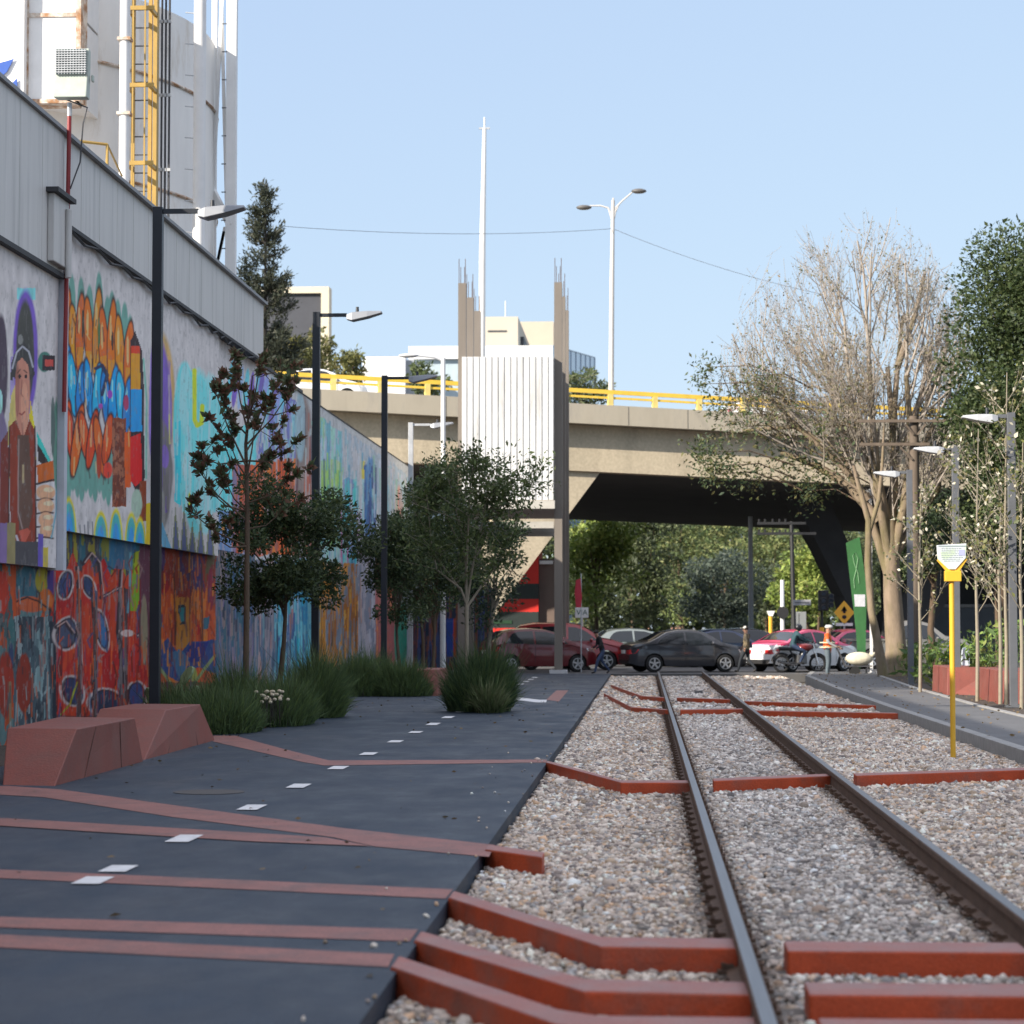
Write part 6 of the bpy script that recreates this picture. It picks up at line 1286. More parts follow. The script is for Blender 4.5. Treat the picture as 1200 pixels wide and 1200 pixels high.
def car(name, label, cat, kind, loc, rz, paint, paint2=None, group=None, cut=None, steel=False):
    p = PROF[kind]; L_, W_ = p['L'], p['W']; t = thing(name, label, cat, (0, 0, 0), group)
    tx, tz = zip(*p['top']); bx_, bz = zip(*p['belt']); ztop = lambda x: float(np.interp(x, tx, tz)); zbelt = lambda x: min(float(np.interp(x, bx_, bz)), ztop(x) - .02)
    zb0 = .22
    def hw(x, z):
        e = min(1, (x + .02) / .45, (L_ - x + .02) / .6); ep = 1 - .30 * (1 - max(0, e)) ** 2.2
        b = zbelt(x); w = W_ * (1 - .05 * max(0, (.55 - z) / .4) ** 2)
        if z > b: w = W_ * (1 - .30 * ((z - b) / .56) ** 1.15)
        else: w = W_ * (1 - .045 * abs((z - .58) / .4) ** 2)
        return w * ep
    xs = sorted(set(list(np.linspace(0, L_, 46)) + [a + p['R'] * 1.17 * math.cos(q) for a in p['ax'] for q in np.linspace(0, math.pi, 13)]))
    def zbot(x):
        z = zb0 + .10 * max(0, 1 - x / .35) + .08 * max(0, 1 - (L_ - x) / .4)
        for a in p['ax']:
            r = p['R'] * 1.17; d = abs(x - a)
            if d < r: z = max(z, p['R'] + math.sqrt(max(0, r * r - d * d)))
        return z
    mb = MB(); NB, NU = 7, 7; cols = []
    for x in xs:
        zb, zt, zl = zbot(x), ztop(x), max(zbelt(x), zbot(x) + .01); col = []
        for k in range(NB): z = zb + (zl - zb) * k / (NB - 1); col.append((x, hw(x, z), z))
        for k in range(1, NU): f = k / (NU - 1); z = zl + (zt - zl) * f; yy = hw(x, min(z, zt)); col.append((x, yy, z))
        yt = col[-1][1]
        for f, dz in ((.93, .018), (.8, .035), (.5, .055), (0, .065)): col.append((x, yt * f, zt + dz * min(1, (zt - .5) / .6) * .8))
        cols.append(col)
    n = len(cols[0]); L2 = [[(x, -y, z) for x, y, z in c] for c in cols]
    if cut is None: cut = 9
    for side, C in ((0, cols), (1, L2)):
        o = len(mb.v); mb.v += [q for c in C for q in c]
        for i in range(len(C) - 1):
            for k in range(n - 1):
                zavg = (C[i][k][2] + C[i][k + 1][2]) / 2; mb.f.append([o + i * n + k, o + (i + 1) * n + k, o + (i + 1) * n + k + 1, o + i * n + k + 1]); mb.m.append(1 if paint2 and zavg > cut else 0)
        for i in (0, len(C) - 1): mb.v.append((C[i][0][0], 0, C[i][0][2])); mb.f.append([o + i * n + k for k in range(n)] + [len(mb.v) - 1]); mb.m.append(0)
    body = mb.build('body', [paint, paint2 or paint], t, smooth='auto')
    m = bpy.data.meshes  # weld the two halves
    bm = bmesh.new(); bm.from_mesh(body.data); bmesh.ops.remove_doubles(bm, verts=bm.verts, dist=.0005); bmesh.ops.recalc_face_normals(bm, faces=bm.faces); bm.to_mesh(body.data); bm.free(); body.data.set_sharp_from_angle(angle=math.radians(38))
    MB().bx(.25, L_ - .3, -W_ * .72, W_ * .72, .2, .62).build('underbody', INNER, t)
    # side windows, split by the pillars
    def wpt(x, z, s): return (x, s * (hw(x, z) + .007), z)
    wp = p['win']; cx = sum(a for a, b in wp) / len(wp); cz = sum(b for a, b in wp) / len(wp)
    for s in (-1, 1):
        bounds = [-1] + p['split'] + [99]
        for a, b in zip(bounds[:-1], bounds[1:]):
            up = [q for q in wp]; poly = []
            for i in range(len(up)):
                q0, q1 = up[i], up[(i + 1) % len(up)]; N = 6
                for k in range(N): f = k / N; poly.append((q0[0] + (q1[0] - q0[0]) * f, q0[1] + (q1[1] - q0[1]) * f))
            poly = [(min(max(x, a + .035), b - .035), z) for x, z in poly]; qx = [x for x, z in poly]
            # top and bottom edges as functions of x
            xl, xr = max(min(qx), a + .035), min(max(qx), b - .035)
            if xr - xl < .1: continue
            zz = lambda x: [z0 + (z1 - z0) * ((x - x0) / (x1 - x0)) for (x0, z0), (x1, z1) in zip(wp, wp[1:] + wp[:1]) if min(x0, x1) <= x <= max(x0, x1) and x0 != x1]
            V, Fc = [], []; gx = np.linspace(xl + .003, xr - .003, 9)
            for x in gx:
                e = zz(x); lo, hi = min(e), max(e)
                for k in range(5): V.append(wpt(x, lo + (hi - lo) * k / 4, s))
            for i in range(8):
                for k in range(4): Fc.append([i * 5 + k, (i + 1) * 5 + k, (i + 1) * 5 + k + 1, i * 5 + k + 1])
            g = MB(); g.add(V, Fc); g.build('side_window', GLS, t, smooth=True)
    # windscreen and rear window follow the roofline
    for nm, (a, b) in (('rear_window', p['rw']), ('windscreen', p['ws'])):
        V, Fc = [], []
        for x in np.linspace(a + .03, b - .03, 7):
            z = ztop(x); w = hw(x, z) * .90
            for f in np.linspace(-1, 1, 9): ff = abs(f); dz = np.interp(ff, [0, .5, .8, .93, 1], [.065, .055, .035, .018, 0]) * min(1, (z - .5) / .6) * .8; d = .012; V.append((x + (-d if nm == 'rear_window' else d), f * w, z + dz + d))
        for i in range(6):
            for k in range(8): Fc.append([i * 9 + k, (i + 1) * 9 + k, (i + 1) * 9 + k + 1, i * 9 + k + 1])
        g = MB(); g.add(V, Fc); g.build(nm, GLS, t, smooth=True)
    # wheels
    for a in p['ax']:
        for s in (-1, 1):
            R = p['R']; y0, y1 = s * (W_ - .21), s * (W_ - .005)
            ty = MB(); ty.tube([(a, y0, R), (a, y0 + s * .02, R), (a, y1 - s * .02, R), (a, y1, R)], [R * .93, R, R, R * .93], 22); w = ty.build('wheel', TYRE, t, smooth='auto')
            rm = MB(); rm.tube([(a, y1 - s * .02, R), (a, y1 + s * .004, R)], [R * .64, R * .66], 20, cap=True)
            r1 = rm.build('rim', BLK, w)
            sp = MB()
            for k in range(5): q = 2 * math.pi * k / 5 + .3; sp.bar((a, y1 + s * .012, R), (a + math.cos(q) * R * .62, y1 + s * .012, R + math.sin(q) * R * .62), .055 if not steel else .12, .018, up=(0, 1, 0))
            sp.tube([(a + math.cos(q) * R * .63, y1 + s * .01, R + math.sin(q) * R * .63) for q in np.linspace(0, 2 * math.pi, 21)], .018, 6, cap=False); sp.build('spokes', RIM, r1)
    # lights, bumpers, mirrors, handles, plate, door lines
    zl = zbelt(.12) - .1
    for s in (-1, 1):
        m1 = MB(); y0 = hw(.06, zl); m1.hexa([(-.012, s * (y0 - .34), zl - .09), (-.012, s * (y0 - .05), zl - .1), (.20, s * (hw(.2, zl) + .01), zl - .06), (.2, s * (y0 - .2), zl - .06), (-.0, s * (y0 - .34), zl + .05), (.0, s * (y0 - .06), zl + .06), (.30, s * (hw(.3, zl) + .01), zl + .07), (.3, s * (y0 - .2), zl + .06)]); m1.build('tail_lamp', TAIL, t)
        m1 = MB(); xf = L_; zf = ztop(L_ - .25) - .13; y0 = hw(L_ - .1, zf); m1.hexa([(xf - .06, s * (y0 - .36), zf - .08), (xf - .12, s * (y0 + .0), zf - .07), (xf - .42, s * (hw(xf - .42, zf) + .012), zf + .0), (xf - .3, s * (y0 - .2), zf), (xf - .10, s * (y0 - .36), zf + .05), (xf - .16, s * (y0 - .0), zf + .06), (xf - .48, s * (hw(xf - .48, zf) + .008), zf + .1), (xf - .3, s * (y0 - .2), zf + .1)]); m1.build('headlight', HEADL, t)
        m1 = MB(); xm = p['ws'][1] - .34; m1.ball((xm, s * (hw(xm, 1.0) + .10), zbelt(xm) + .1), (.06, .1, .07), 8, 5); m1.build('mirror', paint2 or paint, t, smooth=True)
        m1 = MB()
        for xd in (p['split'] + [p['win'][0][0] + .06 if kind != 'pickup' else 2.12, p['ws'][1] - .28]):
            pts = [(xd, s * (hw(xd, z) + .002), z) for z in np.linspace(.34, zbelt(xd), 6)]
            m1.tube(pts, .006, 4)
        m1.build('door_gap', BLK, t)
        m1 = MB()
        for xd in p['split']: m1.bar((xd - .26, s * (hw(xd - .2, zbelt(xd) - .1) + .012), zbelt(xd) - .1), (xd - .1, s * (hw(xd - .2, zbelt(xd) - .1) + .012), zbelt(xd) - .1), .02, .025)
        m1.build('door_handle', paint, t)
    m1 = MB(); m1.bx(-.03, .0, -.19, .19, .66, .78) if kind != 'pickup' else m1.bx(-.03, 0, -.19, .19, .5, .62); m1.build('number_plate', PLATE, t)
    m1 = MB(); m1.hexa([(-.02, -W_ * .6, .30), (.1, -W_ * .6, .28), (.1, W_ * .6, .28), (-.02, W_ * .6, .30), (-.02, -W_ * .66, .44), (.1, -W_ * .7, .46), (.1, W_ * .7, .46), (-.02, W_ * .66, .44)]); m1.build('rear_bumper', BLK, t)
    m1 = MB(); m1.bx(L_ - .06, L_ + .012, -W_ * .45, W_ * .45, .42, .56); m1.build('grille', BLK, t)
    # origin in the middle of the footprint
    for c in t.children: c.location = (-L_ / 2, 0, 0)
    t.location = loc; t.rotation_euler = (0, 0, rz); return t

def paint(name, c, metal=.3, rough=.3): return mat('paint_' + name, c, rough, .05, 2, metal=metal, coat=.8)
A32 = math.radians(30)
def at(u, y): return (xat(u, y), y, 0.0)
car('parked_car', 'dark grey sedan waiting across the rails, its alloy wheels and rear light towards us', 'car', 'sedan', at(801, 85), math.radians(18), paint('graphite', (.045, .047, .055), .5))
car('parked_car', 'dark maroon saloon low behind the rounded shrub, left of the tower column', 'car', 'hatch', at(630, 84.5), math.radians(22), paint('maroon', (.11, .006, .010), .1, .35))
car('minivan', 'bright red minivan behind the tower column, person walking past its front wheel', 'minivan', 'van', at(667, 89), math.radians(4), paint('red', (.28, .012, .016), .2))
car('parked_car', 'silver-green car seen between the walking person and the dark grey sedan', 'car', 'hatch', at(748, 97), math.radians(14), paint('silver_green', (.26, .29, .27), .5))
car('parked_car', 'dark blue car behind the bonnet of the dark grey sedan', 'car', 'sedan', at(842, 96), math.radians(20), paint('navy', (.03, .045, .09), .4))
car('parked_car', 'black car behind the man in the checked shirt', 'car', 'hatch', at(880, 99), math.radians(20), paint('black', (.012, .012, .014), .3))
PINK = paint('pink', (.62, .045, .14), .05); TWH = paint('taxi_white', (.74, .74, .74), .0)
car('taxi', 'pink and white taxi behind the motorcyclist, rear end towards us', 'taxi', 'sedan', at(940, 86), math.radians(42), TWH, PINK, 'pink and white taxis', .93)
car('taxi', 'second pink and white taxi farther right, half hidden by the worker and the cart', 'taxi', 'sedan', at(1000, 93), math.radians(28), TWH, PINK, 'pink and white taxis', .80)
car('pickup_truck', 'dusty grey pickup truck behind the pale tree trunk', 'pickup', 'pickup', at(1062, 92), math.radians(8), paint('dusty_grey', (.17, .165, .15), .2))
# vehicles on the overpass
s0 = s_of(368, 4); q = bp(s0, 4.2, zf1 - .24); car('parked_car', 'white sedan driving behind the yellow railing on the overpass', 'car', 'sedan', q, math.atan2(ED.y, ED.x), paint('white', (.78, .78, .77), .0))
s0 = s_of(905, 4); q = bp(s0, 4.4, zf1 - .24); car('parked_car', 'white hatchback on the overpass hidden among the bare tree twigs', 'car', 'hatch', q, math.atan2(ED.y, ED.x), paint('white', (.78, .78, .77), .0))

# ================================================================== PEOPLE
def person(label, loc, rz, h, pose, cloth, extra=None, hair=(.015, .012, .01), group=None):
    """one continuous skinned body; clothing is coloured zones of the same surface, hair is a child"""
    k = h / 1.72; J = {n: Vector(v) * k for n, v in pose.items()}
    t = thing('person', label, 'person', (0, 0, 0), group)
    names = ['pelvis', 'waist', 'chest', 'neck', 'head0', 'head1', 'shl', 'ell', 'wrl', 'hal', 'shr', 'elr', 'wrr', 'har', 'hil', 'knl', 'anl', 'tol', 'hir', 'knr', 'anr', 'tor']
    J['head0'] = J['neck'] + (J['head'] - J['neck']) * .45; J['head1'] = J['head']
    for s in 'lr': J['ha' + s] = J['wr' + s] + (J['wr' + s] - J['el' + s]).normalized() * .075 * k
    rad = dict(pelvis=(.155, .115), waist=(.14, .10), chest=(.165, .115), neck=(.055, .06), head0=(.075, .085), head1=(.078, .098), shl=.068, ell=.046, wrl=.03, hal=.034, shr=.068, elr=.046, wrr=.03, har=.034, hil=.092, knl=.062, anl=.045, tol=.04, hir=.092, knr=.062, anr=.045, tor=.04)
    ed = [('pelvis', 'waist'), ('waist', 'chest'), ('chest', 'neck'), ('neck', 'head0'), ('head0', 'head1')]
    for s in 'lr': ed += [('chest', 'sh' + s), ('sh' + s, 'el' + s), ('el' + s, 'wr' + s), ('wr' + s, 'ha' + s), ('pelvis', 'hi' + s), ('hi' + s, 'kn' + s), ('kn' + s, 'an' + s), ('an' + s, 'to' + s)]
    me = bpy.data.meshes.new('body'); me.from_pydata([tuple(J[n]) for n in names], [(names.index(a), names.index(b)) for a, b in ed], [])
    o = bpy.data.objects.new('tmp', me); COL.objects.link(o); md = o.modifiers.new('skin', 'SKIN'); md.use_smooth_shade = True
    for i, n in enumerate(names):
        r = rad[n]; r = r if hasattr(r, '__len__') else (r, r); me.skin_vertices[0].data[i].radius = (r[0] * k, r[1] * k); me.skin_vertices[0].data[i].use_root = (n == 'pelvis')
    o.modifiers.new('sub', 'SUBSURF').levels = 1
    bpy.context.view_layer.update(); dg = bpy.context.evaluated_depsgraph_get(); m2 = bpy.data.meshes.new_from_object(o.evaluated_get(dg)); bpy.data.objects.remove(o)
    # five-fingered hands, a nose and ears joined to the same mesh
    bm = bmesh.new(); bm.from_mesh(m2); ex = MB()
    for s in 'lr':
        w, hnd = J['wr' + s], J['ha' + s]; d = (hnd - w).normalized(); side = d.cross(Vector((0, 1, 0))); side = side.normalized() if side.length > .1 else Vector((1, 0, 0)); nn = d.cross(side)
        for q in range(4):
            b_ = hnd + side * ((q - 1.5) * .019 * k) + d * .015 * k; ln = (.062, .074, .07, .054)[q] * k; ex.tube([b_, b_ + d * ln * .5, b_ + d * ln * .9 + nn * .02 * k], [.009 * k, .0085 * k, .006 * k], 5)
        b_ = w + d * .035 * k + side * .035 * k; ex.tube([b_, b_ + side * .02 * k + d * .03 * k, b_ + side * .022 * k + d * .06 * k], [.011 * k, .01 * k, .007 * k], 5)
    hd = J['head1']; face = Vector((1, 0, 0)); c = hd - Vector((0, 0, .035 * k))
    ex.tube([c + Vector((.075, 0, .02)) * k, c + Vector((.108, 0, -.012)) * k, c + Vector((.085, 0, -.02)) * k], [.008 * k, .014 * k, .01 * k], 6)
    for s in (-1, 1): ex.ball(c + Vector((0, s * .078, 0)) * k, (.02 * k, .01 * k, .03 * k), 6, 4)
    nv = len(bm.verts); vs = [bm.verts.new(v) for v in ex.v]; bm.verts.ensure_lookup_table()
    for f in ex.f:
        try: bm.faces.new([vs[i] for i in f])
        except ValueError: pass
    keys = list(cloth.keys()); mats = []; seg = {'torso': [('pelvis', 'waist'), ('waist', 'chest'), ('chest', 'shl'), ('chest', 'shr')], 'upper_arm': [('shl', 'ell'), ('shr', 'elr')], 'forearm': [('ell', 'wrl'), ('elr', 'wrr')], 'hand': [('wrl', 'hal'), ('wrr', 'har')], 'thigh': [('hil', 'knl'), ('hir', 'knr'), ('pelvis', 'hil'), ('pelvis', 'hir')], 'shin': [('knl', 'anl'), ('knr', 'anr')], 'foot': [('anl', 'tol'), ('anr', 'tor')], 'head': [('neck', 'head1')]}
    zones = list(seg); zm = []
    for z in zones:
        m = cloth.get(z, cloth['skin']); 
        if m not in mats: mats.append(m)
        zm.append(mats.index(m))
    def dist(p, a, b): ab = b - a; q = max(0, min(1, (p - a).dot(ab) / (ab.dot(ab) + 1e-9))); return (p - a - ab * q).length
    for f in bm.faces:
        p = f.calc_center_median(); best = min(((dist(p, J[a], J[b]) - {'torso': .08, 'thigh': .03, 'head': .02}.get(z, 0) * k, i) for i, z in enumerate(zones) for a, b in seg[z])); f.material_index = zm[best[1]]; f.smooth = True
    bmesh.ops.recalc_face_normals(bm, faces=bm.faces); m3 = bpy.data.meshes.new('body'); bm.to_mesh(m3); bm.free()
    for m in mats: m3.materials.append(m)
    b = bpy.data.objects.new('body', m3); COL.objects.link(b); b.parent = t; OFF[b] = Vector()
    if hair is not None:
        mb = MB(); mb.ball(hd + Vector((-.022, 0, .035)) * k, (.092 * k, .088 * k, .085 * k), 12, 8); mb.build('hair', mat('hair_%d' % int(hair[0] * 1000), hair, .8, .3, 30), t, smooth=True)
    for s in (-1, 1): MB().ball(c + Vector((.079, s * .032, .025)) * k, .011 * k, 6, 4).build('eye', mat('face_dark', (.05, .02, .018), .6), t)
    MB().bx(c.x + .078 * k, c.x + .088 * k, -.025 * k, .025 * k, c.z - .05 * k, c.z - .042 * k).build('mouth', mat('lip', (.22, .08, .06), .6), t)
    if extra: extra(t, J, k)
    t.location = loc; t.rotation_euler = (0, 0, rz); return t
SKIN = mat('skin_tone', (.32, .17, .11), .6, .1, 10); JEAN = mat('denim', (.035, .055, .11), .9, .25, 12); DKT = mat('dark_trousers', (.02, .024, .03), .9, .2, 10); SHOE = mat('shoe', (.03, .027, .025), .7)
STAND = dict(pelvis=(0, 0, .93), waist=(0, 0, 1.08), chest=(.01, 0, 1.30), neck=(.02, 0, 1.46), head=(.04, 0, 1.63), shl=(0, .18, 1.39), ell=(-.02, .23, 1.13), wrl=(.05, .23, .90), shr=(0, -.18, 1.39), elr=(-.02, -.23, 1.13), wrr=(.05, -.23, .90), hil=(0, .09, .88), knl=(.03, .10, .49), anl=(-.01, .10, .08), tol=(.15, .12, .03), hir=(0, -.09, .88), knr=(.03, -.10, .49), anr=(-.01, -.10, .08), tor=(.15, -.12, .03))
WALK = dict(STAND, knl=(.2, .1, .5), anl=(.3, .1, .08), tol=(.45, .1, .06), knr=(-.04, -.1, .48), anr=(-.34, -.1, .14), tor=(-.22, -.1, .03), ell=(-.12, .23, 1.15), wrl=(-.05, .24, .93), elr=(.06, -.23, 1.14), wrr=(.22, -.22, .98))
CHECK = mat('checked_shirt', (.17, .13, .075), .9, .5, 14, col2=(.06, .05, .035), c2scale=10, c2w=(.45, .55))
def bag(t, J, k):
    mb = MB(); mb.hexa([(-.1, -.36, .86), (.2, -.36, .86), (.2, -.24, .86), (-.1, -.24, .86), (-.06, -.35, 1.1), (.16, -.35, 1.1), (.16, -.25, 1.1), (-.06, -.25, 1.1)]); mb.build('shoulder_bag', mat('bag_blue', (.07, .09, .15), .8, .2, 8), t, bevel=.03)
def cap_white(t, J, k):
    mb = MB(); h = J['head1']; mb.ball(h + Vector((-.005, 0, .05)) * k, (.1 * k, .092 * k, .07 * k), 12, 6); mb.bx(h.x + .06, h.x + .17, h.y - .07, h.y + .07, h.z + .03, h.z + .042); mb.build('cap', mat('cap_pale', (.5, .48, .44), .8), t, smooth='auto')
g = gp(875, 788.5, 0); person('man in brown checked shirt with a blue shoulder bag walking off behind the rails', tuple(g), math.radians(155), 1.60, WALK, dict(skin=SKIN, torso=CHECK, upper_arm=CHECK, forearm=CHECK, thigh=DKT, shin=DKT, foot=SHOE), lambda t, J, k: (bag(t, J, k), cap_white(t, J, k)))
HIV = mat('hi_vis_orange', (.78, .13, .02), .6, .1, 8); 
def vest(t, J, k):
    mb = MB(); c = J['waist']
    for z in (.98, 1.14): mb.tube([(c.x + .19 * math.cos(a), c.y + .215 * math.sin(a), z * k) for a in np.linspace(0, 2 * math.pi, 21)], .018, 6, cap=False)
    mb.build('reflective_band', mat('reflective', (.7, .72, .5), .4), t)
    mb = MB(); h = J['head1']; mb.ball(h + Vector((0, 0, .05)) * k, (.115 * k, .105 * k, .075 * k), 12, 6); mb.build('hood', mat('hood_pale', (.55, .55, .53), .8), t, smooth=True)
HOLD = dict(STAND, ell=(.05, .22, 1.14), wrl=(.26, .2, 1.0), elr=(.05, -.22, 1.14), wrr=(.26, -.2, 1.0))
GREYT = mat('grey_trousers', (.10, .13, .15), .9, .2, 10)
g = gp(970, 792, .0); WK = (g.x, g.y); person('street worker in orange vest and grey trousers with a pale hood, pushing a cart', tuple(g), math.radians(-12), 1.63, HOLD, dict(skin=SKIN, torso=HIV, upper_arm=mat('grey_sleeve', (.3, .3, .3), .9), forearm=mat('grey_sleeve', (.3, .3, .3), .9), thigh=GREYT, shin=GREYT, foot=SHOE), vest, None).scale = (1.3, 1.3, 1.0)
LEANW = dict(WALK, pelvis=(-.05, 0, .90), waist=(.02, 0, 1.05), chest=(.10, 0, 1.25), neck=(.17, 0, 1.40), head=(.24, 0, 1.54), shl=(.1, .18, 1.34), shr=(.1, -.18, 1.34), ell=(.12, .23, 1.08), wrl=(.3, .2, .95), elr=(.12, -.23, 1.08), wrr=(.3, -.2, .95), hil=(-.05, .09, .86), hir=(-.05, -.09, .86))
BKT = mat('black_jacket', (.012, .012, .014), .85, .2, 8)
g = gp(707, 786, 0); person('person in black jacket and blue jeans leaning forward beside the red minivan', (xat(705, 80.6), 80.6, 0), math.radians(200), 1.55, LEANW, dict(skin=SKIN, torso=BKT, upper_arm=BKT, forearm=BKT, thigh=JEAN, shin=JEAN, foot=SHOE))
far = [(600 + 197, 745, 'tiny figure in pale shirt far down the street, left of the small drooping tree', (.5, .5, .5)), (792, 745, 'tiny figure in dark clothes far down the street', (.04, .04, .05)), (787, 745, 'tiny figure in light blue far down the street', (.3, .4, .5)), (760, 744, 'tiny figure in red top far down the street', (.4, .08, .06))]
for k, (u, v, lab, c) in enumerate(far):
    m = mat('far_cloth_%s' % 'abcd'[k], c, .9); yy = 176 + k * 3; person(lab, (xat(u, yy), yy, 0), math.radians(-90 + 30 * k), 1.66, WALK if k % 2 else STAND, dict(skin=SKIN, torso=m, upper_arm=m, forearm=m, thigh=DKT, shin=DKT, foot=SHOE), None, group='distant pedestrians')

# motorcycle and rider
MX = gp(937, 788, 0); mt = thing('motorcycle', 'black motorcycle with thin spoked wheels in front of the first taxi', 'motorcycle', (0, 0, 0)); 
for nm, x in (('front_wheel', .66), ('rear_wheel', -.66)):
    mb = MB(); mb.tube([(x + .27 * math.cos(a), 0, .31 + .27 * math.sin(a)) for a in np.linspace(0, 2 * math.pi, 29)], .045, 8, cap=False); w = mb.build('wheel', TYRE, mt, smooth=True)
    mb = MB()
    for k in range(10): a = k * math.pi / 5; mb.bar((x, 0, .31), (x + .25 * math.cos(a), 0, .31 + .25 * math.sin(a)), .014, .014)
    mb.tube([(x, -.06, .31), (x, .06, .31)], .06, 12); mb.build('spokes', CHROME, w)
mb = MB(); mb.tube([(.52, 0, .95), (.2, 0, .62), (-.1, 0, .34), (-.66, 0, .31)], .035, 7); mb.tube([(.5, 0, .88), (-.1, 0, .78), (-.75, 0, .8)], .03, 7); mb.tube([(-.1, 0, .34), (-.35, 0, .78)], .03, 6); mb.build('frame', BLK, mt)
mb = MB(); mb.bx(-.12, .24, -.14, .14, .3, .62); mb.tube([(.1, 0, .55), (.18, 0, .74)], .1, 10); mb.build('engine', mat('engine_metal', (.2, .2, .2), .4, .2, 8, metal=.7), mt, bevel=.03)
mb = MB(); mb.ball((.22, 0, .88), (.3, .15, .13), 14, 8); mb.build('fuel_tank', paint('moto_red', (.2, .02, .02)), mt, smooth=True)
mb = MB(); mb.hexa([(-.72, -.12, .8), (.0, -.13, .78), (.0, .13, .78), (-.72, .12, .8), (-.76, -.1, .9), (.0, -.1, .86), (.0, .1, .86), (-.76, .1, .9)]); mb.build('saddle', BLK, mt, bevel=.03)
mb = MB()
for s in (-.08, .08): mb.tube([(.66, s, .31), (.48, s, 1.0)], .025, 7)
mb.tube([(.42, -.36, 1.04), (.48, -.1, 1.02), (.48, .1, 1.02), (.42, .36, 1.04)], .018, 6); mb.build('fork', CHROME, mt)
mb = MB(); mb.tube([(.02, -.17, .35), (-.3, -.18, .28), (-.85, -.2, .4)], [.03, .04, .05], 8); mb.build('exhaust', CHROME, mt, smooth='auto')
mb = MB(); mb.ball((.62, 0, .92), (.08, .09, .09), 10, 6); mb.build('headlight', HEADL, mt, smooth=True); mb = MB(); mb.bx(-.84, -.78, -.07, .07, .74, .82); mb.build('tail_lamp', TAIL, mt)
mb = MB(); mb.tube([(.66 + .34 * math.cos(a), 0, .31 + .34 * math.sin(a)) for a in np.linspace(.3, 2.4, 9)], .035, 6); mb.tube([(-.66 + .36 * math.cos(a), 0, .31 + .36 * math.sin(a)) for a in np.linspace(.9, 2.9, 9)], .04, 6); mb.build('mudguard', BLK, mt)
mt.location = (MX.x, MX.y, 0); mt.rotation_euler = (0, 0, math.radians(15))
RIDE = dict(pelvis=(-.28, 0, .94), waist=(-.22, 0, 1.08), chest=(-.14, 0, 1.28), neck=(-.08, 0, 1.43), head=(-.03, 0, 1.58), shl=(-.12, .18, 1.37), ell=(.08, .27, 1.18), wrl=(.34, .3, 1.08), shr=(-.12, -.18, 1.37), elr=(.08, -.27, 1.18), wrr=(.34, -.3, 1.08), hil=(-.26, .1, .9), knl=(.16, .2, .74), anl=(-.05, .19, .36), tol=(.12, .2, .3), hir=(-.26, -.1, .9), knr=(.16, -.2, .74), anr=(-.05, -.19, .36), tor=(.12, -.2, .3))
def helmet(t, J, k):
    h = J['head1']; mb = MB(); mb.ball(h + Vector((.0, 0, -.01)) * k, (.135 * k, .125 * k, .14 * k), 14, 9); hm = mb.build('helmet', paint('helmet_black', (.015, .016, .02)), t, smooth=True)
    mb = MB(); mb.ball(h + Vector((.05, 0, -.0)) * k, (.1 * k, .1 * k, .045 * k), 12, 6); mb.build('visor', GLS, hm, smooth=True)
TEAL = mat('teal_jacket', (.02, .06, .075), .8, .2, 8)
person('motorcyclist in dark helmet, teal jacket and jeans seated on the black motorcycle', (MX.x, MX.y, 0), math.radians(15), 1.72, RIDE, dict(skin=SKIN, torso=TEAL, upper_arm=TEAL, forearm=TEAL, hand=BLK, thigh=JEAN, shin=JEAN, foot=SHOE), helmet, None)
# worker's hand cart with pale sack
ct = thing('hand_cart', 'small two-wheeled cart pushed by the street worker', 'cart', (WK[0] + .75, WK[1] - .1, 0)); cx, cy = WK[0] + .95, WK[1] - .2
mb = MB(); mb.bx(cx - .4, cx + .45, cy - .25, cy + .25, .3, .34)
for s in (-.24, .24): mb.tube([(cx - .4, cy + s, .32), (cx - .68, cy + s * .8, .95)], .018, 6); mb.tube([(cx + .3, cy + s, .3), (cx + .3, cy + s, .05)], .018, 6)
mb.build('frame', PIPE, ct); 
for s in (-.28, .28): MB().tube([(cx - .1, cy + s - .02, .16), (cx - .1, cy + s + .02, .16)], .16, 16).build('wheel', TYRE, ct)
sk = thing('sack', 'bulging cream sack lying on the worker\'s cart', 'sack', (cx, cy, .345)); mb = MB(); mb.ball((cx + .05, cy, .56), (.46, .26, .22), 16, 9); mb.tube([(cx + .42, cy, .66), (cx + .58, cy, .74)], [.1, .04], 8); mb.build('cloth', mat('sack_cream', (.6, .55, .42), .9, .2, 8, bump=.5, bscale=12), sk, smooth=True)

# ================================================================== SIGNS AND SMALL FURNITURE
SGW = mat('sign_white', (.75, .75, .73), .5, .08, 4); SGY = mat('sign_yellow', (.75, .42, .04), .45, .06, 4)
g = gp(684, 785, 0); y = g.y; t = thing('name_sign', 'small white VIA sign on a thin pale post beside the red minivan', 'sign', (g.x, y, 0)); 
MB().tube([(xat(684, y), y + .06, 0), (xat(682, y), y + .06, zat(714, y))], .03, 8).build('post', PG, t); MB().ball((xat(683, y), y, .05), (.3, .3, .12), 12, 6).build('foot', CONC, t)
MB().bx(xat(674, y), xat(689.5, y), y - .02, y + .02, zat(724, y), zat(712, y)).build('panel', SGW, t, bevel=.01)
text_obj('lettering', 'VIA', .27, (xat(682, y), y - .024, zat(718, y)), (math.pi / 2, 0, 0), mat('sign_green', (.01, .09, .05), .5), t)
t = thing('pennant', 'narrow red hanging pennant above the VIA sign', 'banner', (xat(678, 84), 84, zat(712, 84))); y = 84
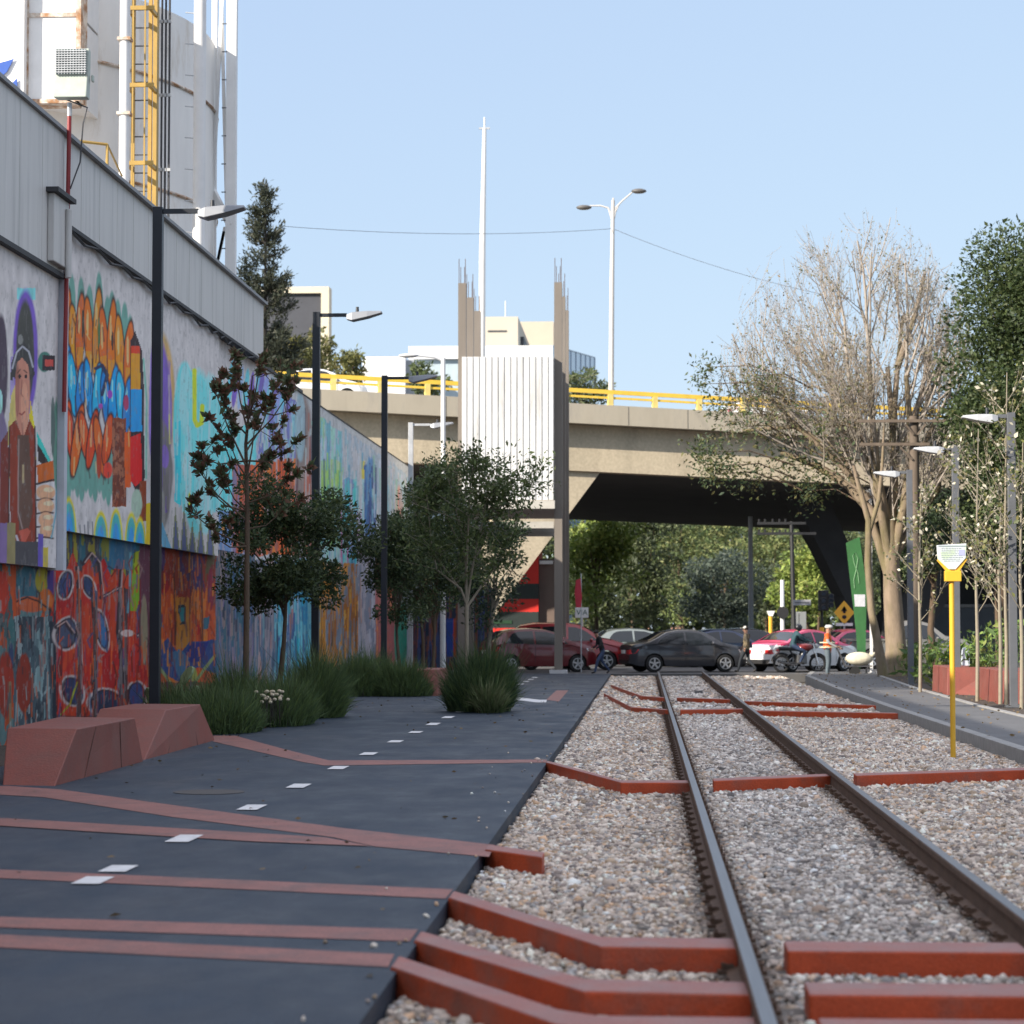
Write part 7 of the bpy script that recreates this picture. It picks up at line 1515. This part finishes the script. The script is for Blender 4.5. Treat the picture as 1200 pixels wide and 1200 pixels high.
MB().prism([(xat(u, y), y, zat(v, y)) for u, v in ((675, 680), (680.5, 678), (682, 700), (681, 712), (675, 712), (673.5, 695))], (0, .03, 0)).build('cloth', mat('pennant_red', (.45, .03, .05), .7, .2, 5), t); MB().tube([(xat(681, y), y + .05, zat(672, y)), (xat(681, y), y + .05, 0)], .022, 6).build('pole', GALV, t)
y = 94; t = thing('warning_sign', 'yellow diamond warning sign with black arrow beside the dark pier', 'road sign', (xat(989, y), y, 0)); c = Vector((xat(989.5, y), y, zat(718, y))); r = .47
MB().tube([(c.x, y + .05, 0), (c.x, y + .05, c.z + .2)], .035, 8).build('post', GALV, t)
MB().prism([c + Vector((0, 0, r)), c + Vector((r * .85, 0, 0)), c + Vector((0, 0, -r)), c + Vector((-r * .85, 0, 0))], (0, .02, 0)).build('panel', SGY, t)
mb = MB(); mb.bx(c.x - .05, c.x + .05, y - .02, y - .004, c.z - .02, c.z + .2); mb.prism([c + Vector((-.12, -.02, .06)), c + Vector((.12, -.02, .06)), c + Vector((0, -.02, .26))], (0, .014, 0)); mb.ball((c.x, y - .01, c.z - .17), (.09, .012, .08), 10, 5); mb.build('arrow', BLK, t)
MB().bx(c.x - .33, c.x + .33, y, y + .02, zat(733.5, y), zat(730, y)).build('name_plate', SGW, t)
y = 92; t = thing('traffic_light', 'dark traffic light with two hooded heads on a black post', 'traffic light', (xat(965, y), y, 0))
MB().tube([(xat(963.5, y), y + .1, 0), (xat(963.5, y), y + .1, zat(700, y))], .05, 8).build('post', BLK, t); MB().tube([(xat(963.5, y), y + .1, zat(745, y)), (xat(963.5, y), y + .1, zat(735, y))], .09, 8).build('yellow_collar', SGY, t)
for (ua, ub, va, vb) in ((959, 971, 692, 716), (970, 977, 697, 712)):
    h_ = MB().bx(xat(ua, y), xat(ub, y), y - .15, y + .12, zat(vb, y), zat(va, y)).build('signal_head', BLK, t, bevel=.02)
    for k in range(3):
        cz = zat(vb, y) + (zat(va, y) - zat(vb, y)) * (k + .5) / 3; cxm = (xat(ua, y) + xat(ub, y)) / 2; mb = MB(); mb.tube([(cxm, y - .17, cz), (cxm, y - .155, cz)], .09, 12); mb.build('lens', mat('lens_off', (.02, .03, .05), .2), h_)
        mb = MB(); mb.tube([(cxm + .1 * math.cos(a), y - .24, cz + .1 * math.sin(a)) for a in np.linspace(0, math.pi, 9)], .02, 4); mb.build('visor', BLK, h_)
y = 100; t = thing('street_name_sign', 'grey rectangular street sign hanging on the dark utility pole', 'sign', (xat(939, y), y, zat(706, y))); MB().bx(xat(929, y), xat(950, y), y - .2, y - .17, zat(709.5, y), zat(703, y)).build('panel', mat('sign_grey', (.3, .3, .31), .5, .1, 4), t)
mb = MB(); mb.bx(xat(931, y), xat(948, y), y - .21, y - .203, zat(707, y), zat(705.6, y)); mb.build('print_line', mat('print_dark', (.12, .12, .13), .6), t)
y = 100.3; t = thing('utility_pole', 'black utility pole with two crossarms seen through the overpass opening', 'utility pole', (xat(929, y), y, 0))
MB().tube([(xat(931, y), y, 0), (xat(928, y), y, zat(612, y))], [.11, .08], 8).build('pole', BLK, t)
mb = MB()
for v, a, b in ((614, 888, 945), (626, 888, 957)): mb.bx(xat(a, y), xat(b, y), y - .08, y + .0, zat(v + 1.5, y), zat(v - 1.5, y))
arm = mb.build('crossarm', BLK, t); mb = MB()
for v in (614, 626):
    for u in (890, 897, 906, 914, 921): mb.tube([(xat(u, y), y - .04, zat(v - 1.5, y)), (xat(u, y), y - .04, zat(v - 5, y))], .045, 6)
mb.build('insulator', BLK, arm)
y = 71.5; t = thing('utility_pole', 'wooden utility pole with two long crossarms behind the bare tree', 'utility pole', (xat(1073, y), y, 0)); WD = mat('weathered_wood', (.13, .10, .075), .9, .25, 5, stretch=(1, 1, .2))
MB().tube([(xat(1073, y), y, 0), (xat(1073, y), y, zat(490, y))], [.18, .14], 10).build('pole', WD, t, smooth='auto')
mb = MB()
for v, a, b in ((496, 1006, 1112), (523, 1008, 1090)): mb.bx(xat(a, y), xat(b, y), y - .25, y - .15, zat(v + 1.8, y), zat(v - 1.6, y))
mb.bar((xat(1062, y), y - .2, zat(500, y)), (xat(1072, y), y - .17, zat(512, y)), .05, .05); mb.bar((xat(1086, y), y - .2, zat(500, y)), (xat(1076, y), y - .17, zat(512, y)), .05, .05); mb.bar((xat(1056, y), y - .2, zat(527, y)), (xat(1070, y), y - .17, zat(541, y)), .05, .05); mb.build('crossarm', WD, t)
for u, y, v, w, lab, nm, m in ((880, 118, 606, .13, 'tall pale grey pole standing under the overpass', 'lamp_pole', GALV), (917, 104, 680, .10, 'short white post with a black round box, right of the yellow-topped post', 'signal_post', SGW)):
    t = thing(nm, lab, 'pole', (xat(u, y), y, 0)); MB().tube([(xat(u, y), y, 0), (xat(u, y), y, zat(v, y))], [w, w * .85], 10).build('shaft', m, t, smooth='auto')
    if nm == 'signal_post': mb = MB(); mb.tube([(xat(917, y), y - .25, zat(718, y)), (xat(917, y), y - .12, zat(718, y))], .26, 14); mb.build('round_box', BLK, t)
y = 102; t = thing('service_post', 'yellow post with flared white top behind the taxi', 'post', (xat(903, y), y, 0)); MB().tube([(xat(903, y), y, 0), (xat(903, y), y, zat(721, y))], .085, 10).build('post', SGY, t)
mb = MB(); mb.hexa([(xat(901, y), y - .1, zat(722, y)), (xat(905.5, y), y - .1, zat(722, y)), (xat(905.5, y), y + .1, zat(722, y)), (xat(901, y), y + .1, zat(722, y)), (xat(898.5, y), y - .12, zat(716, y)), (xat(908, y), y - .12, zat(716, y)), (xat(908, y), y + .12, zat(716, y)), (xat(898.5, y), y + .12, zat(716, y))]); mb.build('white_top', SGW, t)
y = 103; t = thing('cabinet', 'pale grey utility cabinet behind the motorcyclist', 'cabinet', (xat(936, y), y, 0)); MB().bx(xat(928, y), xat(945, y), y, y + .6, 0, zat(717, y)).build('box', mat('cabinet_grey', (.2, .21, .21), .6, .1, 3), t, bevel=.02); mb = MB(); mb.bx(xat(936, y), xat(936.5, y), y - .012, y - .001, .2, zat(719, y)); mb.build('door_gap', BLK, t)
# green banner leaning between the trees
y = 87; t = thing('banner', 'tall green banner with faint white lettering beside the dark pier', 'banner', (xat(1005, y), y, 0)); GRN = mat('banner_green', (.028, .12, .034), .6, .25, 2, bump=.2, bscale=4)
MB().prism([(xat(u, y), y, zat(v, y)) for u, v in ((992, 637), (1008, 630), (1016, 690), (1014, 770), (1006, 788), (1003, 740))], (0, .03, 0)).build('cloth', GRN, t)
mb = MB(); mb.prism([(xat(u, y), y - .012, zat(v, y)) for u, v in ((1001, 697), (1014, 697), (1014, 711), (1002, 711))], (0, .008, 0)); mb.build('white_patch', mat('banner_white', (.5, .52, .55), .6, .2, 8), t)
mb = MB(); pts = [(1002, 690), (1001, 680), (1004, 668), (1006, 655), (1003, 648), (1000, 652), (1002, 662), (1006, 672), (1007, 684)]; mb.tube([(xat(u, y), y - .01, zat(v, y)) for u, v in pts], .02, 4); mb.build('lettering', mat('banner_print', (.14, .28, .14), .6), t)
MB().tube([(xat(1012, y), y + .05, zat(708, y)), (xat(1006, y), y + .05, 0)], .05, 8).build('pole', GALV, t)
y = 80; t = thing('white_bin', 'small pale blue-white bag standing behind the red block', 'bag', (xat(1131, 57), 57, .03)); MB().hexa([(xat(1125, 57), 56.8, .05), (xat(1137, 57), 56.8, .05), (xat(1137, 57), 57.2, .05), (xat(1125, 57), 57.2, .05), (xat(1127, 57), 56.85, 1.1), (xat(1135, 57), 56.85, 1.1), (xat(1135, 57), 57.15, 1.1), (xat(1127, 57), 57.15, 1.1)]).build('bag', mat('bag_white', (.5, .55, .62), .6), t, bevel=.06)
# small litter on the ballast and path
o = MB().hexa([(xat(813, 60), 60, -.08), (xat(824, 60), 60, -.08), (xat(825, 60.5), 60.5, -.08), (xat(812, 60.5), 60.5, -.08), (xat(814, 60), 60.1, -.02), (xat(822, 60), 60.1, .0), (xat(823, 60), 60.4, -.02), (xat(815, 60), 60.4, -.03)]).build('litter', BLK); tag(o, 'crumpled black scrap lying between the rails', 'litter')
g = gp(245, 928, .004); o = MB(); o.tube([(g.x, g.y, -.02), (g.x, g.y, .006)], .34, 20); o = o.build('manhole_cover', mat('cover_iron', (.05, .045, .042), .7, .4, 8)); tag(o, 'worn round metal cover in the dark path', 'cover')

rng = np.random.RandomState(91); n = 420
P = np.stack([np.where(rng.rand(n) < .5, -7.2 + 1.6 * rng.rand(n), -1.2 - 5 * rng.rand(n)), 10 + 60 * rng.rand(n) ** .8, .006 + .008 * rng.rand(n)], 1); D = rng.randn(n, 3) * np.array([1, 1, .06])
o = leaves('fallen_leaves', P, .055, [(.16, .10, .05), (.12, .09, .04), (.2, .14, .07), (.08, .06, .035)], None, rng, aspect=.5, D=D, spread=.02); tag(o, 'small dry fallen leaves strewn over the dark path', 'fallen leaves', kind='stuff')
n = 500; P = np.stack([4.7 + 3.5 * rng.rand(n), 25 + 54 * rng.rand(n), .09 + .02 * rng.rand(n)], 1); D = rng.randn(n, 3) * np.array([1, 1, .06])
o = leaves('fallen_leaves', P, .06, [(.2, .13, .06), (.16, .11, .05), (.26, .18, .09)], None, rng, aspect=.5, D=D, spread=.02); tag(o, 'dry leaves scattered along the right pavement', 'fallen leaves', kind='stuff')

# ================================================================== LIGHT
SUN_EL, AZ = math.radians(26), math.radians(50)       # from the left, behind the camera
sd = Vector((-math.sin(AZ) * math.cos(SUN_EL), -math.cos(AZ) * math.cos(SUN_EL), math.sin(SUN_EL)))
sl_ = bpy.data.lights.new('sun', 'SUN'); sl_.energy = 2.3; sl_.angle = math.radians(.53); sl_.color = (1, .91, .79)
so = bpy.data.objects.new('sun', sl_); COL.objects.link(so); so.rotation_euler = sd.to_track_quat('Z', 'Y').to_euler()
w = bpy.data.worlds.new('World'); S.world = w; w.use_nodes = True; nt = w.node_tree; bg = nt.nodes['Background']
sk_ = nt.nodes.new('ShaderNodeTexSky'); sk_.sky_type = 'NISHITA'; sk_.sun_disc = False; sk_.sun_elevation = SUN_EL; sk_.sun_rotation = math.radians(230)
sk_.air_density = 1.0; sk_.dust_density = 1.2; sk_.ozone_density = 1.0; sk_.altitude = 2200
# sky softly limited near the horizon; uniform and overhead fill added to lift shade
N_ = nt.nodes.new; K_ = nt.links.new
def vmath(op, a, b):
    n = N_('ShaderNodeVectorMath'); n.operation = op
    for i, q in enumerate((a, b)):
        if isinstance(q, tuple): n.inputs[i].default_value = q
        else: K_(q, n.inputs[i])
    return n.outputs[0]
soft = vmath('DIVIDE', sk_.outputs[0], vmath('ADD', sk_.outputs[0], (4.0, 2.6, 1.2)))
clear = vmath('MULTIPLY', soft, (1.06, 1.30, 1.5))
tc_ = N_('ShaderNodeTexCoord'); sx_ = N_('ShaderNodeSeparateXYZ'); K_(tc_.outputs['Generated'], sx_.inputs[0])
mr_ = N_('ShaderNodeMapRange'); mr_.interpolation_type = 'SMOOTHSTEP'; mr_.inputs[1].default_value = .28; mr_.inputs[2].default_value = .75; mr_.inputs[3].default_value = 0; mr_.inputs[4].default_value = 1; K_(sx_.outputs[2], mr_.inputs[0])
overhead_fill = N_('ShaderNodeVectorMath'); overhead_fill.operation = 'SCALE'; overhead_fill.inputs[0].default_value = (1.40, 1.30, 1.16); K_(mr_.outputs[0], overhead_fill.inputs['Scale'])   # unseen overhead glow added to brighten the shaded parts
tot = vmath('ADD', vmath('ADD', clear, (.62, .57, .50)), overhead_fill.outputs[0])
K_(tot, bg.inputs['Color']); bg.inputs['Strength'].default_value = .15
vs_ = S.view_settings; vs_.view_transform = 'Standard'; vs_.look = 'None'; vs_.exposure = 1.9; vs_.gamma = 1; vs_.use_curve_mapping = False
S.cycles.max_bounces = 6; S.cycles.use_denoising = True
